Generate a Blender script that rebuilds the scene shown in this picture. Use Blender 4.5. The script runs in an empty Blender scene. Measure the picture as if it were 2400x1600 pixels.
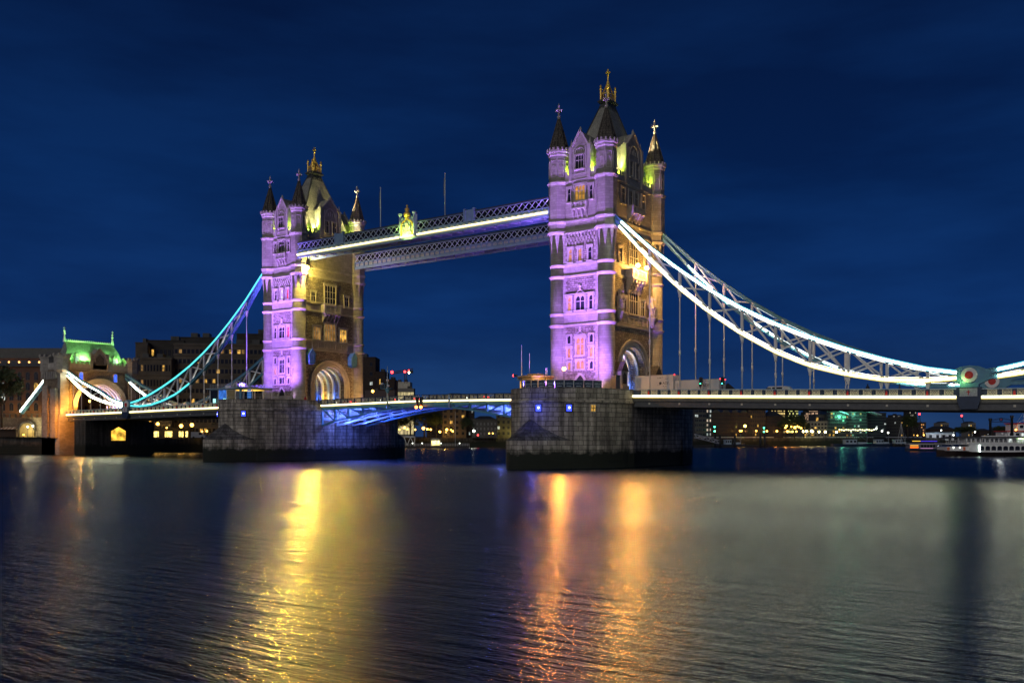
import bpy, bmesh, math, random
from mathutils import Vector, Matrix
rnd = random.Random(7)
rad = math.radians
sc = bpy.context.scene

# ------------------------------------------------------------------ camera
CX, CY, CZ, YAW, F, HOR = 90.942, -155.617, 5.4, 0.631, 2194.6, 1022.3
cd = bpy.data.cameras.new("camera"); co = bpy.data.objects.new("camera", cd)
sc.collection.objects.link(co); sc.camera = co
co.location = (CX, CY, CZ); co.rotation_euler = (rad(90), 0, YAW)
cd.sensor_width = 36; cd.lens = F / 2400 * 36; cd.shift_y = (HOR - 800) / 2400
cd.clip_start = 0.5; cd.clip_end = 12000
# ------------------------------------------------------------------ dusk sky
w = bpy.data.worlds.new("World"); sc.world = w; w.use_nodes = True
N, L = w.node_tree.nodes, w.node_tree.links
for n in list(N): N.remove(n)
out = N.new("ShaderNodeOutputWorld"); bg = N.new("ShaderNodeBackground")
tc = N.new("ShaderNodeTexCoord"); sp = N.new("ShaderNodeSeparateXYZ")
L.new(tc.outputs["Generated"], sp.inputs[0])
rp = N.new("ShaderNodeValToRGB"); L.new(sp.outputs["Z"], rp.inputs[0])
els = rp.color_ramp.elements
els[0].position = 0.0; els[0].color = (0.0170, 0.0440, 0.1250, 1)
els[1].position = 1.0; els[1].color = (0.0008, 0.0050, 0.0250, 1)
for p, c in ((0.03, (0.0115, 0.0437, 0.1464)), (0.12, (0.0040, 0.0282, 0.1296)), (0.25, (0.0023, 0.0198, 0.0960)), (0.42, (0.0019, 0.0126, 0.0624))):
    e = els.new(p); e.color = (*c, 1)
mp = N.new("ShaderNodeMapping"); mp.inputs["Scale"].default_value = (2.0, 2.0, 9.0)
mp.inputs["Rotation"].default_value = (0.0, 0.12, 0.0)
L.new(tc.outputs["Generated"], mp.inputs[0])
nz = N.new("ShaderNodeTexNoise"); nz.inputs["Scale"].default_value = 1.6; nz.inputs["Detail"].default_value = 5
nz.inputs["Roughness"].default_value = 0.55; L.new(mp.outputs[0], nz.inputs[0])
cr = N.new("ShaderNodeValToRGB"); L.new(nz.outputs["Fac"], cr.inputs[0])
cr.color_ramp.elements[0].position = 0.35; cr.color_ramp.elements[0].color = (0.64, 0.66, 0.70, 1)
cr.color_ramp.elements[1].position = 0.7; cr.color_ramp.elements[1].color = (1.22, 1.20, 1.14, 1)
mx = N.new("ShaderNodeMix"); mx.data_type = 'RGBA'; mx.blend_type = 'MULTIPLY'; mx.inputs[0].default_value = 1
L.new(rp.outputs[0], mx.inputs[6]); L.new(cr.outputs[0], mx.inputs[7])
sky = N.new("ShaderNodeTexSky"); sky.sky_type = 'NISHITA'; sky.sun_disc = False
sky.sun_elevation = rad(-4); sky.sun_rotation = rad(200)
ad = N.new("ShaderNodeMix"); ad.data_type = 'RGBA'; ad.blend_type = 'ADD'; ad.inputs[0].default_value = 0.02
L.new(mx.outputs[2], ad.inputs[6]); L.new(sky.outputs[0], ad.inputs[7])
L.new(ad.outputs[2], bg.inputs[0]); bg.inputs[1].default_value = 1.0; L.new(bg.outputs[0], out.inputs[0])
# glow of the lit near bank behind the camera: one very weak, very soft sun
sd = bpy.data.lights.new("bank_glow", 'SUN'); sd.energy = 0.62; sd.angle = rad(40); sd.color = (1.0, 0.93, 0.84)
so = bpy.data.objects.new("bank_glow", sd); sc.collection.objects.link(so); so.rotation_euler = (rad(65), 0, rad(9))
sc.view_settings.view_transform = 'Standard'; sc.view_settings.look = 'None'
sc.view_settings.exposure = 0; sc.view_settings.gamma = 1
try:
    sc.cycles.sample_clamp_indirect = 6; sc.cycles.max_bounces = 6; sc.cycles.use_light_tree = True
except Exception: pass

def lamp(kind, loc, col, power, size=0.2, target=None, angle=90, blend=0.6):
    ld = bpy.data.lights.new("lamp_light", kind); ld.color = col; ld.energy = power; ld.shadow_soft_size = size
    lo = bpy.data.objects.new("lamp_light", ld); sc.collection.objects.link(lo); lo.location = loc
    if kind == 'SPOT':
        ld.spot_size = rad(angle); ld.spot_blend = blend
    if target is not None:
        lo.rotation_euler = (Vector(target) - Vector(loc)).to_track_quat('-Z', 'Y').to_euler()
    return lo

# ------------------------------------------------------------------ picture helpers
_c, _s = math.cos(YAW), math.sin(YAW)
def at(u, v, d):
    r = (u - 1200) / F
    return Vector((CX + d * (r * _c - _s), CY + d * (r * _s + _c), CZ + d * (HOR - v) / F))
def zpx(v, d): return CZ + d * (HOR - v) / F
def wpx(n, d): return n * d / F

# ------------------------------------------------------------------ mesh builder
class MB:
    def __init__(self): self.v = []; self.k = {}; self.f = []; self.uv = []; self.m = []; self.sm = []
    def vi(self, p):
        k = (round(p[0], 4), round(p[1], 4), round(p[2], 4))
        i = self.k.get(k)
        if i is None:
            i = len(self.v); self.k[k] = i; self.v.append(k)
        return i
    def face(self, pts, mi=0, uv=None, smooth=False):
        if uv is None:
            n = Vector((0, 0, 0)); q = len(pts)
            for i in range(q):
                a, b = pts[i], pts[(i + 1) % q]
                n.x += (a[1] - b[1]) * (a[2] + b[2]); n.y += (a[2] - b[2]) * (a[0] + b[0]); n.z += (a[0] - b[0]) * (a[1] + b[1])
            if n.length < 1e-9: return
            n.normalize()
            if abs(n.z) > 0.95: uv = [(p[0], p[1]) for p in pts]
            else:
                t = Vector((-n.y, n.x, 0)).normalized(); b = n.cross(t)
                uv = [(p[0] * t.x + p[1] * t.y, p[0] * b.x + p[1] * b.y + p[2] * b.z) for p in pts]
        ids = [self.vi(p) for p in pts]
        o, ou = [], []
        for i, u in zip(ids, uv):
            if i not in o: o.append(i); ou.append(u)
        if len(o) < 3: return
        self.f.append(o); self.uv.append(ou); self.m.append(mi); self.sm.append(smooth)
    def box(self, x0, x1, y0, y1, z0, z1, mi=0):
        P = [(x0, y0, z0), (x1, y0, z0), (x1, y1, z0), (x0, y1, z0), (x0, y0, z1), (x1, y0, z1), (x1, y1, z1), (x0, y1, z1)]
        for q in ((0, 3, 2, 1), (4, 5, 6, 7), (0, 1, 5, 4), (1, 2, 6, 5), (2, 3, 7, 6), (3, 0, 4, 7)):
            self.face([P[i] for i in q], mi)
    def bar(self, p, q, wd, ht, mi=0, up=(0, 0, 1)):
        p, q = Vector(p), Vector(q); d = q - p
        if d.length < 1e-6: return
        d.normalize(); s = d.cross(Vector(up))
        if s.length < 1e-3: s = d.cross(Vector((0, 1, 0)))
        s.normalize(); t = s.cross(d)
        s *= wd / 2; t *= ht / 2
        A = [p - s - t, p + s - t, p + s + t, p - s + t]; B = [q - s - t, q + s - t, q + s + t, q - s + t]
        self.face(A, mi); self.face(B[::-1], mi)
        for i in range(4):
            j = (i + 1) % 4; self.face([A[j], A[i], B[i], B[j]], mi)
    def tube(self, p, q, r0, r1=None, n=8, mi=0):
        r1 = r0 if r1 is None else r1
        p, q = Vector(p), Vector(q); d = (q - p)
        if d.length < 1e-6: return
        d.normalize(); s = d.cross(Vector((0, 0, 1)))
        if s.length < 1e-3: s = Vector((1, 0, 0))
        s.normalize(); t = s.cross(d)
        c = [(math.cos(2 * math.pi * i / n), math.sin(2 * math.pi * i / n)) for i in range(n)]
        A = [p + (s * a + t * b) * r0 for a, b in c]; B = [q + (s * a + t * b) * r1 for a, b in c]
        for i in range(n):
            j = (i + 1) % n; self.face([A[j], A[i], B[i], B[j]], mi, smooth=True)
        if r0 > 1e-3: self.face(A, mi)
        if r1 > 1e-3: self.face(B[::-1], mi)
    def lathe(self, prof, n=16, c=(0, 0), mi=0, ph=0.0, smooth=True, mis=None):
        ang = [ph + 2 * math.pi * i / n for i in range(n + 1)]
        vl = 0
        for k in range(len(prof) - 1):
            (r0, z0), (r1, z1) = prof[k], prof[k + 1]
            sl = math.hypot(r1 - r0, z1 - z0); rm = max(r0, r1); m = mis[k] if mis else mi
            vv = z0
            for i in range(n):
                a, b = ang[i], ang[i + 1]
                P = [(c[0] + r0 * math.cos(a), c[1] + r0 * math.sin(a), z0), (c[0] + r0 * math.cos(b), c[1] + r0 * math.sin(b), z0),
                     (c[0] + r1 * math.cos(b), c[1] + r1 * math.sin(b), z1), (c[0] + r1 * math.cos(a), c[1] + r1 * math.sin(a), z1)]
                self.face(P, m, [(a * rm, vv), (b * rm, vv), (b * rm, vv + sl), (a * rm, vv + sl)], smooth and n > 8)
        for (r, z), fl in ((prof[0], 1), (prof[-1], 0)):
            if r > 1e-3:
                P = [(c[0] + r * math.cos(a), c[1] + r * math.sin(a), z) for a in ang[:-1]]
                self.face(P[::-1] if fl else P, mis[0] if mis else mi)
    def prism(self, poly, z0, z1, mi=0, mt=None, smooth=False):
        n = len(poly); u = 0
        for i in range(n):
            a, b = poly[i], poly[(i + 1) % n]; l = math.hypot(b[0] - a[0], b[1] - a[1])
            self.face([(a[0], a[1], z0), (b[0], b[1], z0), (b[0], b[1], z1), (a[0], a[1], z1)], mi, [(u, z0), (u + l, z0), (u + l, z1), (u, z1)], smooth)
            u += l
        mt = mi if mt is None else mt
        self.face([(p[0], p[1], z1) for p in poly], mt); self.face([(p[0], p[1], z0) for p in poly][::-1], mt)
    def xprism(self, poly, x0, x1, mi=0):      # polygon in (y,z), swept along x
        n = len(poly)
        for i in range(n):
            a, b = poly[i], poly[(i + 1) % n]
            self.face([(x0, a[0], a[1]), (x0, b[0], b[1]), (x1, b[0], b[1]), (x1, a[0], a[1])], mi)
        self.face([(x1, p[0], p[1]) for p in poly], mi); self.face([(x0, p[0], p[1]) for p in poly][::-1], mi)
    def yprism(self, poly, y0, y1, mi=0):      # polygon in (x,z), swept along y (front at y0)
        n = len(poly)
        for i in range(n):
            a, b = poly[i], poly[(i + 1) % n]
            self.face([(a[0], y0, a[1]), (a[0], y1, a[1]), (b[0], y1, b[1]), (b[0], y0, b[1])], mi)
        self.face([(p[0], y0, p[1]) for p in poly], mi); self.face([(p[0], y1, p[1]) for p in poly][::-1], mi)
    def sphere(self, c, r, n=8, mi=0, sz=1.0):
        prof = [(r * math.sin(math.pi * i / (n // 2 + 1)), c[2] - r * sz * math.cos(math.pi * i / (n // 2 + 1))) for i in range(n // 2 + 2)]
        self.lathe(prof, n + 2, (c[0], c[1]), mi)
    def mesh(self, name, mats):
        me = bpy.data.meshes.new(name); me.from_pydata(self.v, [], self.f)
        for m in (mats if isinstance(mats, (list, tuple)) else [mats]): me.materials.append(m)
        ul = me.uv_layers.new(name="uv").data
        for p, uv, mi, s in zip(me.polygons, self.uv, self.m, self.sm):
            p.material_index = mi; p.use_smooth = s
            for li, q in zip(p.loop_indices, uv): ul[li].uv = q
        return me
    def build(self, name, mats, parent=None, loc=(0, 0, 0), rz=0.0):
        return put(name, self.mesh(name, mats), parent, loc, rz)
def put(name, me, parent=None, loc=(0, 0, 0), rz=0.0):
    o = bpy.data.objects.new(name, me); sc.collection.objects.link(o)
    o.location = loc; o.rotation_euler = (0, 0, rz)
    if parent is not None: o.parent = parent
    return o
def tag(o, label=None, cat=None, group=None, kind=None):
    if label: o["label"] = label
    if cat: o["category"] = cat
    if group: o["group"] = group
    if kind: o["kind"] = kind
    return o
def thing(name, label, cat, loc=(0, 0, 0), rz=0.0, group=None):
    o = bpy.data.objects.new(name, None); sc.collection.objects.link(o)
    o.location = loc; o.rotation_euler = (0, 0, rz); o.empty_display_size = 0.5
    return tag(o, label, cat, group)
def kids(o): return [c for c in bpy.data.objects if c.parent == o]
def copy_tree(o, parent=None):
    c = o.copy(); sc.collection.objects.link(c)
    if parent is not None: c.parent = parent
    for ch in kids(o): copy_tree(ch, c)
    return c
_cache = {}
def cached(key, fn):
    if key not in _cache: _cache[key] = fn()
    return _cache[key]

# ------------------------------------------------------------------ materials
def mat(name):
    m = bpy.data.materials.new(name); m.use_nodes = True
    return m, m.node_tree.nodes, m.node_tree.links, m.node_tree.nodes["Principled BSDF"]
def plain(name, col, rough=0.6, metal=0.0, var=0.18, scale=1.5, bump=0.0):
    m, n, l, b = mat(name)
    g = n.new("ShaderNodeNewGeometry"); t = n.new("ShaderNodeTexNoise"); t.inputs["Scale"].default_value = scale; t.inputs["Detail"].default_value = 5
    l.new(g.outputs["Position"], t.inputs["Vector"])
    r = n.new("ShaderNodeValToRGB"); l.new(t.outputs["Fac"], r.inputs[0])
    r.color_ramp.elements[0].position = 0.3; r.color_ramp.elements[1].position = 0.72
    r.color_ramp.elements[0].color = (*[c * (1 - var) for c in col], 1); r.color_ramp.elements[1].color = (*[min(1, c * (1 + var)) for c in col], 1)
    l.new(r.outputs[0], b.inputs["Base Color"]); b.inputs["Roughness"].default_value = rough; b.inputs["Metallic"].default_value = metal
    if bump:
        bp = n.new("ShaderNodeBump"); bp.inputs["Strength"].default_value = bump; bp.inputs["Distance"].default_value = 0.05
        t2 = n.new("ShaderNodeTexNoise"); t2.inputs["Scale"].default_value = scale * 6; l.new(g.outputs["Position"], t2.inputs["Vector"])
        l.new(t2.outputs["Fac"], bp.inputs["Height"]); l.new(bp.outputs[0], b.inputs["Normal"])
    return m
def emit(name, col, s, var=0.0, scale=2.0):
    m, n, l, b = mat(name)
    b.inputs["Base Color"].default_value = (*[c * 0.3 for c in col], 1)
    b.inputs["Emission Color"].default_value = (*col, 1); b.inputs["Emission Strength"].default_value = s
    if var:
        g = n.new("ShaderNodeNewGeometry"); t = n.new("ShaderNodeTexNoise"); t.inputs["Scale"].default_value = scale; t.inputs["Detail"].default_value = 3
        l.new(g.outputs["Position"], t.inputs["Vector"])
        mr = n.new("ShaderNodeMapRange"); mr.inputs[1].default_value = 0.35; mr.inputs[2].default_value = 0.65
        mr.inputs[3].default_value = s * (1 - var); mr.inputs[4].default_value = s * (1 + var)
        l.new(t.outputs["Fac"], mr.inputs[0]); l.new(mr.outputs[0], b.inputs["Emission Strength"])
    return m
def block(name, c1, c2, mortar, bw, bh, ms=0.02, bump=0.4, rough=0.85, warp=0.0, rocky=0.0, tide=False, stain=0.35, dist=0.05):
    m, n, l, b = mat(name)
    uv = n.new("ShaderNodeUVMap"); vec = uv.outputs[0]
    geo = n.new("ShaderNodeNewGeometry")
    if warp:
        t = n.new("ShaderNodeTexNoise"); t.inputs["Scale"].default_value = 1.3; l.new(vec, t.inputs["Vector"])
        mm = n.new("ShaderNodeVectorMath"); mm.operation = 'MULTIPLY_ADD'; mm.inputs[1].default_value = (warp, warp * 0.6, 0)
        l.new(t.outputs["Color"], mm.inputs[0]); l.new(vec, mm.inputs[2]); vec = mm.outputs[0]
    br = n.new("ShaderNodeTexBrick"); l.new(vec, br.inputs["Vector"])
    br.inputs["Color1"].default_value = (*c1, 1); br.inputs["Color2"].default_value = (*c2, 1); br.inputs["Mortar"].default_value = (*mortar, 1)
    br.inputs["Scale"].default_value = 1; br.inputs["Brick Width"].default_value = bw; br.inputs["Row Height"].default_value = bh
    br.inputs["Mortar Size"].default_value = ms; br.inputs["Mortar Smooth"].default_value = 0.3; br.inputs["Bias"].default_value = 0.0
    br.offset = 0.5; br.squash = 0.75; br.squash_frequency = 3
    st = n.new("ShaderNodeTexNoise"); st.inputs["Scale"].default_value = 0.35; st.inputs["Detail"].default_value = 7; st.inputs["Roughness"].default_value = 0.65
    l.new(geo.outputs["Position"], st.inputs["Vector"])
    sr = n.new("ShaderNodeMapRange"); sr.inputs[1].default_value = 0.3; sr.inputs[2].default_value = 0.7; sr.inputs[3].default_value = 1 - stain; sr.inputs[4].default_value = 1 + stain * 0.5
    l.new(st.outputs["Fac"], sr.inputs[0])
    mu = n.new("ShaderNodeMix"); mu.data_type = 'RGBA'; mu.blend_type = 'MULTIPLY'; mu.inputs[0].default_value = 1
    l.new(br.outputs["Color"], mu.inputs[6]); l.new(sr.outputs[0], mu.inputs[7]); col = mu.outputs[2]
    if tide:
        sp = n.new("ShaderNodeSeparateXYZ"); l.new(geo.outputs["Position"], sp.inputs[0])
        # vertical drip streaks
        vm = n.new("ShaderNodeVectorMath"); vm.operation = 'MULTIPLY'; vm.inputs[1].default_value = (1.1, 1.1, 0.09); l.new(geo.outputs["Position"], vm.inputs[0])
        dn = n.new("ShaderNodeTexNoise"); dn.inputs["Scale"].default_value = 1; dn.inputs["Detail"].default_value = 6; l.new(vm.outputs[0], dn.inputs["Vector"])
        dr = n.new("ShaderNodeMapRange"); dr.inputs[1].default_value = 0.38; dr.inputs[2].default_value = 0.6; dr.inputs[3].default_value = 0.45; dr.inputs[4].default_value = 1.1
        l.new(dn.outputs["Fac"], dr.inputs[0])
        m2 = n.new("ShaderNodeMix"); m2.data_type = 'RGBA'; m2.blend_type = 'MULTIPLY'; m2.inputs[0].default_value = 1
        l.new(col, m2.inputs[6]); l.new(dr.outputs[0], m2.inputs[7]); col = m2.outputs[2]
        an = n.new("ShaderNodeTexNoise"); an.inputs["Scale"].default_value = 0.9; an.inputs["Detail"].default_value = 8; l.new(geo.outputs["Position"], an.inputs["Vector"])
        ma = n.new("ShaderNodeMath"); ma.operation = 'MULTIPLY_ADD'; ma.inputs[1].default_value = 2.2; l.new(an.outputs["Fac"], ma.inputs[0]); l.new(sp.outputs["Z"], ma.inputs[2])
        ar = n.new("ShaderNodeMapRange"); ar.inputs[1].default_value = 3.5; ar.inputs[2].default_value = 4.6; l.new(ma.outputs[0], ar.inputs[0])
        m3 = n.new("ShaderNodeMix"); m3.data_type = 'RGBA'; l.new(ar.outputs[0], m3.inputs[0])
        m3.inputs[6].default_value = (0.010, 0.014, 0.008, 1); l.new(col, m3.inputs[7]); col = m3.outputs[2]
    l.new(col, b.inputs["Base Color"]); b.inputs["Roughness"].default_value = rough
    inv = n.new("ShaderNodeMath"); inv.operation = 'SUBTRACT'; inv.inputs[0].default_value = 1; l.new(br.outputs["Fac"], inv.inputs[1])
    h = inv.outputs[0]
    rn = n.new("ShaderNodeTexNoise"); rn.inputs["Scale"].default_value = 5.0 if rocky else 12; rn.inputs["Detail"].default_value = 4; l.new(vec, rn.inputs["Vector"])
    ma = n.new("ShaderNodeMath"); ma.operation = 'MULTIPLY_ADD'; ma.inputs[1].default_value = rocky if rocky else 0.12; l.new(rn.outputs["Fac"], ma.inputs[0]); l.new(h, ma.inputs[2])
    bp = n.new("ShaderNodeBump"); bp.inputs["Strength"].default_value = bump; bp.inputs["Distance"].default_value = dist
    l.new(ma.outputs[0], bp.inputs["Height"]); l.new(bp.outputs[0], b.inputs["Normal"])
    return m

ASH = block("ashlar_stone", (0.40, 0.37, 0.32), (0.31, 0.285, 0.25), (0.20, 0.18, 0.155), 1.15, 0.46, 0.018, 0.35, stain=0.3)
RUB = block("rockfaced_stone", (0.38, 0.335, 0.27), (0.20, 0.172, 0.14), (0.055, 0.048, 0.04), 0.78, 0.36, 0.04, 0.9, warp=0.22, rocky=1.3, dist=0.14)
TRIM = plain("dressed_stone", (0.42, 0.39, 0.34), 0.8, var=0.2, scale=0.8, bump=0.3)
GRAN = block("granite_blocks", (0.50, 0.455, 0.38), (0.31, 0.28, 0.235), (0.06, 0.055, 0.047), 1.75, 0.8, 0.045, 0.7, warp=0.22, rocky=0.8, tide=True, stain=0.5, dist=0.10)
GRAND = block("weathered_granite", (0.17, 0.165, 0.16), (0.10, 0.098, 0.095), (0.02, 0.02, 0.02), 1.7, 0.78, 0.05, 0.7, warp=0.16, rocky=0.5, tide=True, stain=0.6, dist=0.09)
SLATE = block("roof_slate", (0.36, 0.35, 0.29), (0.29, 0.285, 0.24), (0.07, 0.07, 0.06), 0.5, 0.3, 0.02, 0.5, rough=0.6, stain=0.4)
SPIRE = block("spire_stone", (0.15, 0.13, 0.105), (0.10, 0.088, 0.072), (0.045, 0.04, 0.035), 0.6, 0.5, 0.05, 0.6, stain=0.4)
GOLD = plain("gilding", (0.85, 0.55, 0.10), 0.35, 0.35, 0.15, 3)
LEAD = plain("dark_lead", (0.05, 0.052, 0.05), 0.5, 0.3)
WHITE = plain("white_paint", (0.72, 0.73, 0.72), 0.45, var=0.08)
STEEL = plain("blue_paint", (0.10, 0.27, 0.38), 0.4, var=0.15)
PALE = plain("pale_blue_paint", (0.36, 0.46, 0.53), 0.45, var=0.12)
LATT = plain("lattice_paint", (0.50, 0.60, 0.70), 0.45, var=0.1)
WALK = plain("walkway_paint", (0.20, 0.31, 0.44), 0.45, var=0.12)
GIRD = plain("girder_grey", (0.085, 0.09, 0.095), 0.5, var=0.2)
NAVY = plain("dark_blue_paint", (0.022, 0.04, 0.085), 0.45, var=0.15)
CREAM = plain("cream_ornament", (0.52, 0.50, 0.41), 0.5, var=0.1)
REDP = plain("red_paint", (0.55, 0.03, 0.02), 0.4)
DARK = plain("dark_metal", (0.025, 0.026, 0.03), 0.5, 0.3)
ROAD = plain("asphalt", (0.05, 0.05, 0.05), 0.85, scale=4, bump=0.3)
GLASS = plain("dark_glass", (0.018, 0.02, 0.028), 0.12, var=0.3)
G_WARM = emit("lit_window_warm", (1.0, 0.55, 0.10), 0.75, 0.9, 1.0)
G_AMB = emit("lit_window_amber", (1.0, 0.50, 0.08), 0.42, 0.6, 1.2)
G_DIM = emit("lit_window_dim", (1.0, 0.55, 0.16), 0.22, 0.8, 1.4)
G_COOL = emit("lit_window_cool", (0.85, 0.95, 0.90), 0.5, 0.8, 1.2)
G_RED = emit("lit_window_red", (1.0, 0.08, 0.12), 0.45, 0.7, 1.5)
LED_W = emit("led_white", (0.96, 1.0, 0.70), 26)
LED_C = emit("led_cyan", (0.14, 0.75, 0.95), 1.05)
LED_Y = emit("led_yellow", (1.0, 0.80, 0.22), 1.1)
LED_T = emit("led_turquoise", (0.10, 0.80, 0.80), 1.5)
LED_WARM = emit("led_warm_white", (1.0, 0.88, 0.5), 4.0)
LAMP_Y = emit("lamp_sodium", (1.0, 0.50, 0.07), 11)
LAMP_W = emit("lamp_white", (0.95, 1.0, 0.85), 10)
LAMP_R = emit("lamp_red", (1.0, 0.03, 0.03), 10)
LAMP_G = emit("lamp_green", (0.05, 1.0, 0.45), 16)
LAMP_B = emit("lamp_blue", (0.03, 0.05, 1.0), 4)
LAMP_BW = emit("lamp_blue_white", (0.55, 0.65, 1.0), 14)

# ------------------------------------------------------------------ water and land
def water():
    m, n, l, b = mat("river_water"); o = n["Material Output"]; n.remove(b)
    g = n.new("ShaderNodeNewGeometry")
    def wave(rot, sc_, scale, det, rg=0.55):
        a = n.new("ShaderNodeMapping"); a.inputs["Rotation"].default_value = (0, 0, rot); a.inputs["Scale"].default_value = sc_
        l.new(g.outputs["Position"], a.inputs[0])
        t = n.new("ShaderNodeTexNoise"); t.inputs["Scale"].default_value = scale; t.inputs["Detail"].default_value = det; t.inputs["Roughness"].default_value = rg
        l.new(a.outputs[0], t.inputs["Vector"]); return t.outputs["Fac"]
    w1 = wave(-YAW - 0.02, (0.17, 1.0, 1), 1.8, 6, 0.5)
    w2 = wave(-YAW - 0.06, (0.26, 1.0, 1), 8.0, 4, 0.55)
    h = n.new("ShaderNodeMath"); h.operation = 'MULTIPLY_ADD'; h.inputs[1].default_value = 0.30; l.new(w2, h.inputs[0])
    w4 = wave(-YAW - 0.02, (0.14, 1.0, 1), 0.26, 3, 0.6)
    h0 = n.new("ShaderNodeMath"); h0.operation = 'MULTIPLY_ADD'; h0.inputs[1].default_value = 0.6; l.new(w4, h0.inputs[0]); l.new(w1, h0.inputs[2]); l.new(h0.outputs[0], h.inputs[2])
    bp = n.new("ShaderNodeBump"); bp.inputs["Distance"].default_value = 0.21; 
    w3 = wave(-YAW + 0.15, (0.3, 1.0, 1), 0.06, 4, 0.6)
    mr = n.new("ShaderNodeMapRange"); mr.inputs[1].default_value = 0.35; mr.inputs[2].default_value = 0.65; mr.inputs[3].default_value = 0.6; mr.inputs[4].default_value = 1.0
    l.new(w3, mr.inputs[0]); l.new(mr.outputs[0], bp.inputs["Strength"])
    l.new(h.outputs[0], bp.inputs["Height"])
    gl = n.new("ShaderNodeBsdfAnisotropic"); gl.distribution = 'BECKMANN'; gl.inputs["Roughness"].default_value = 0.24; gl.inputs["Anisotropy"].default_value = 0.63
    cv = n.new("ShaderNodeCombineXYZ"); cv.inputs[0].default_value = math.cos(YAW + 0.07); cv.inputs[1].default_value = math.sin(YAW + 0.07); l.new(cv.outputs[0], gl.inputs["Tangent"])
    l.new(bp.outputs[0], gl.inputs["Normal"])
    df = n.new("ShaderNodeBsdfDiffuse"); df.inputs[0].default_value = (0.003, 0.011, 0.024, 1)
    fr = n.new("ShaderNodeFresnel"); fr.inputs[0].default_value = 1.46; l.new(bp.outputs[0], fr.inputs["Normal"])
    # rough water: the facets that mirror the lamps face the viewer more than the flat sheet does
    f1 = n.new("ShaderNodeMath"); f1.operation = 'MULTIPLY_ADD'; f1.inputs[1].default_value = 0.7; f1.inputs[2].default_value = 1.0; l.new(fr.outputs[0], f1.inputs[0])
    f2 = n.new("ShaderNodeMath"); f2.operation = 'DIVIDE'; l.new(fr.outputs[0], f2.inputs[0]); l.new(f1.outputs[0], f2.inputs[1])
    mxs = n.new("ShaderNodeMixShader"); l.new(f2.outputs[0], mxs.inputs[0]); l.new(df.outputs[0], mxs.inputs[1]); l.new(gl.outputs[0], mxs.inputs[2])
    l.new(mxs.outputs[0], o.inputs["Surface"])
    q = MB()
    q.face([(-6000, -1500, 0), (6000, -1500, 0), (6000, 9000, 0), (-6000, 9000, 0)])
    tag(q.build("water", m), kind="structure")
water()

# ------------------------------------------------------------------ bridge towers
TB = 12.6
WX, WY = 5.4, 9.9            # wall distances of the road faces and of the river faces
TX, TY = 5.12, 9.3           # turret centres
def rotp(u, dist, rz):       # a point on the wall, u along it
    return (u * math.cos(rz) + dist * math.sin(rz), u * math.sin(rz) - dist * math.cos(rz))
def tpart(root, name, key, fn, mats, u=0, dist=0, z=0, rz=0):
    me = cached(key, lambda: (lambda b: (fn(b), b.mesh(name, mats))[1])(MB()))
    x, y = rotp(u, dist, rz)
    return put(name, me, root, (x, y, z - TB), rz)
def win_frame(b, w, h, n, rows, arched, hood, surround):
    s = surround; d0, d1 = -0.26, 0.0
    b.box(-w / 2 - s, -w / 2, d0, d1, -0.02, h + s); b.box(w / 2, w / 2 + s, d0, d1, -0.02, h + s)
    b.box(-w / 2, w / 2, d0, d1, h, h + s); b.box(-w / 2 - s - 0.08, w / 2 + s + 0.08, d0 - 0.14, d1, -0.26, -0.02)
    for i in range(1, n):
        x = -w / 2 + w * i / n; b.box(x - 0.06, x + 0.06, -0.11, 0, -0.02, h)
    for j in range(1, rows):
        z = h * (0.62 if rows == 2 else j / rows); b.box(-w / 2, w / 2, -0.10, -0.005, z - 0.05, z + 0.05)
    if arched:
        lw = w / n
        for i in range(n):
            x0 = -w / 2 + lw * i; a = min(lw * 0.62, 0.55)
            for k in (0, 1):
                xa = x0 + (lw if k else 0); sg = -1 if k else 1
                pts = [(xa, h), (xa, h - a), (xa + sg * lw * 0.16, h - a * 0.5), (xa + sg * lw * 0.5, h)]
                if k: pts = pts[::-1]
                b.yprism(pts, -0.12, -0.01)
            b.tube((x0 + lw / 2, -0.09, h - a * 0.15), (x0 + lw / 2, -0.09, h), 0.04, 0.07, 5)
    if hood:
        b.box(-w / 2 - s - 0.12, w / 2 + s + 0.12, -0.32, 0, h + s, h + s + 0.16)
        for sg in (-1, 1):
            x = sg * (w / 2 + s + 0.06); b.box(x - 0.09, x + 0.09, -0.3, 0, h + s - 0.45, h + s)
def window(root, u, z, w, h, n=1, rows=1, rz=0, dist=WY, pane=None, arched=True, hood=True, surround=0.24, off=0.0):
    o = tpart(root, "window", ("win", w, h, n, rows, arched, hood, surround), lambda b: win_frame(b, w, h, n, rows, arched, hood, surround), TRIM, u, dist + off, z, rz)
    pm = pane or GLASS
    me = cached(("pane", w, h, pm.name), lambda: (lambda b: (b.box(-w / 2, w / 2, -0.03, 0.02, 0, h), b.mesh("pane", pm))[1])(MB()))
    put("pane", me, o)
    return o
def arch_pts(r, zc, n=20, a0=0.0, a1=math.pi):
    return [(r * math.cos(a0 + (a1 - a0) * i / n), zc + r * math.sin(a0 + (a1 - a0) * i / n)) for i in range(n + 1)]
ARZ = 17.4
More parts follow.
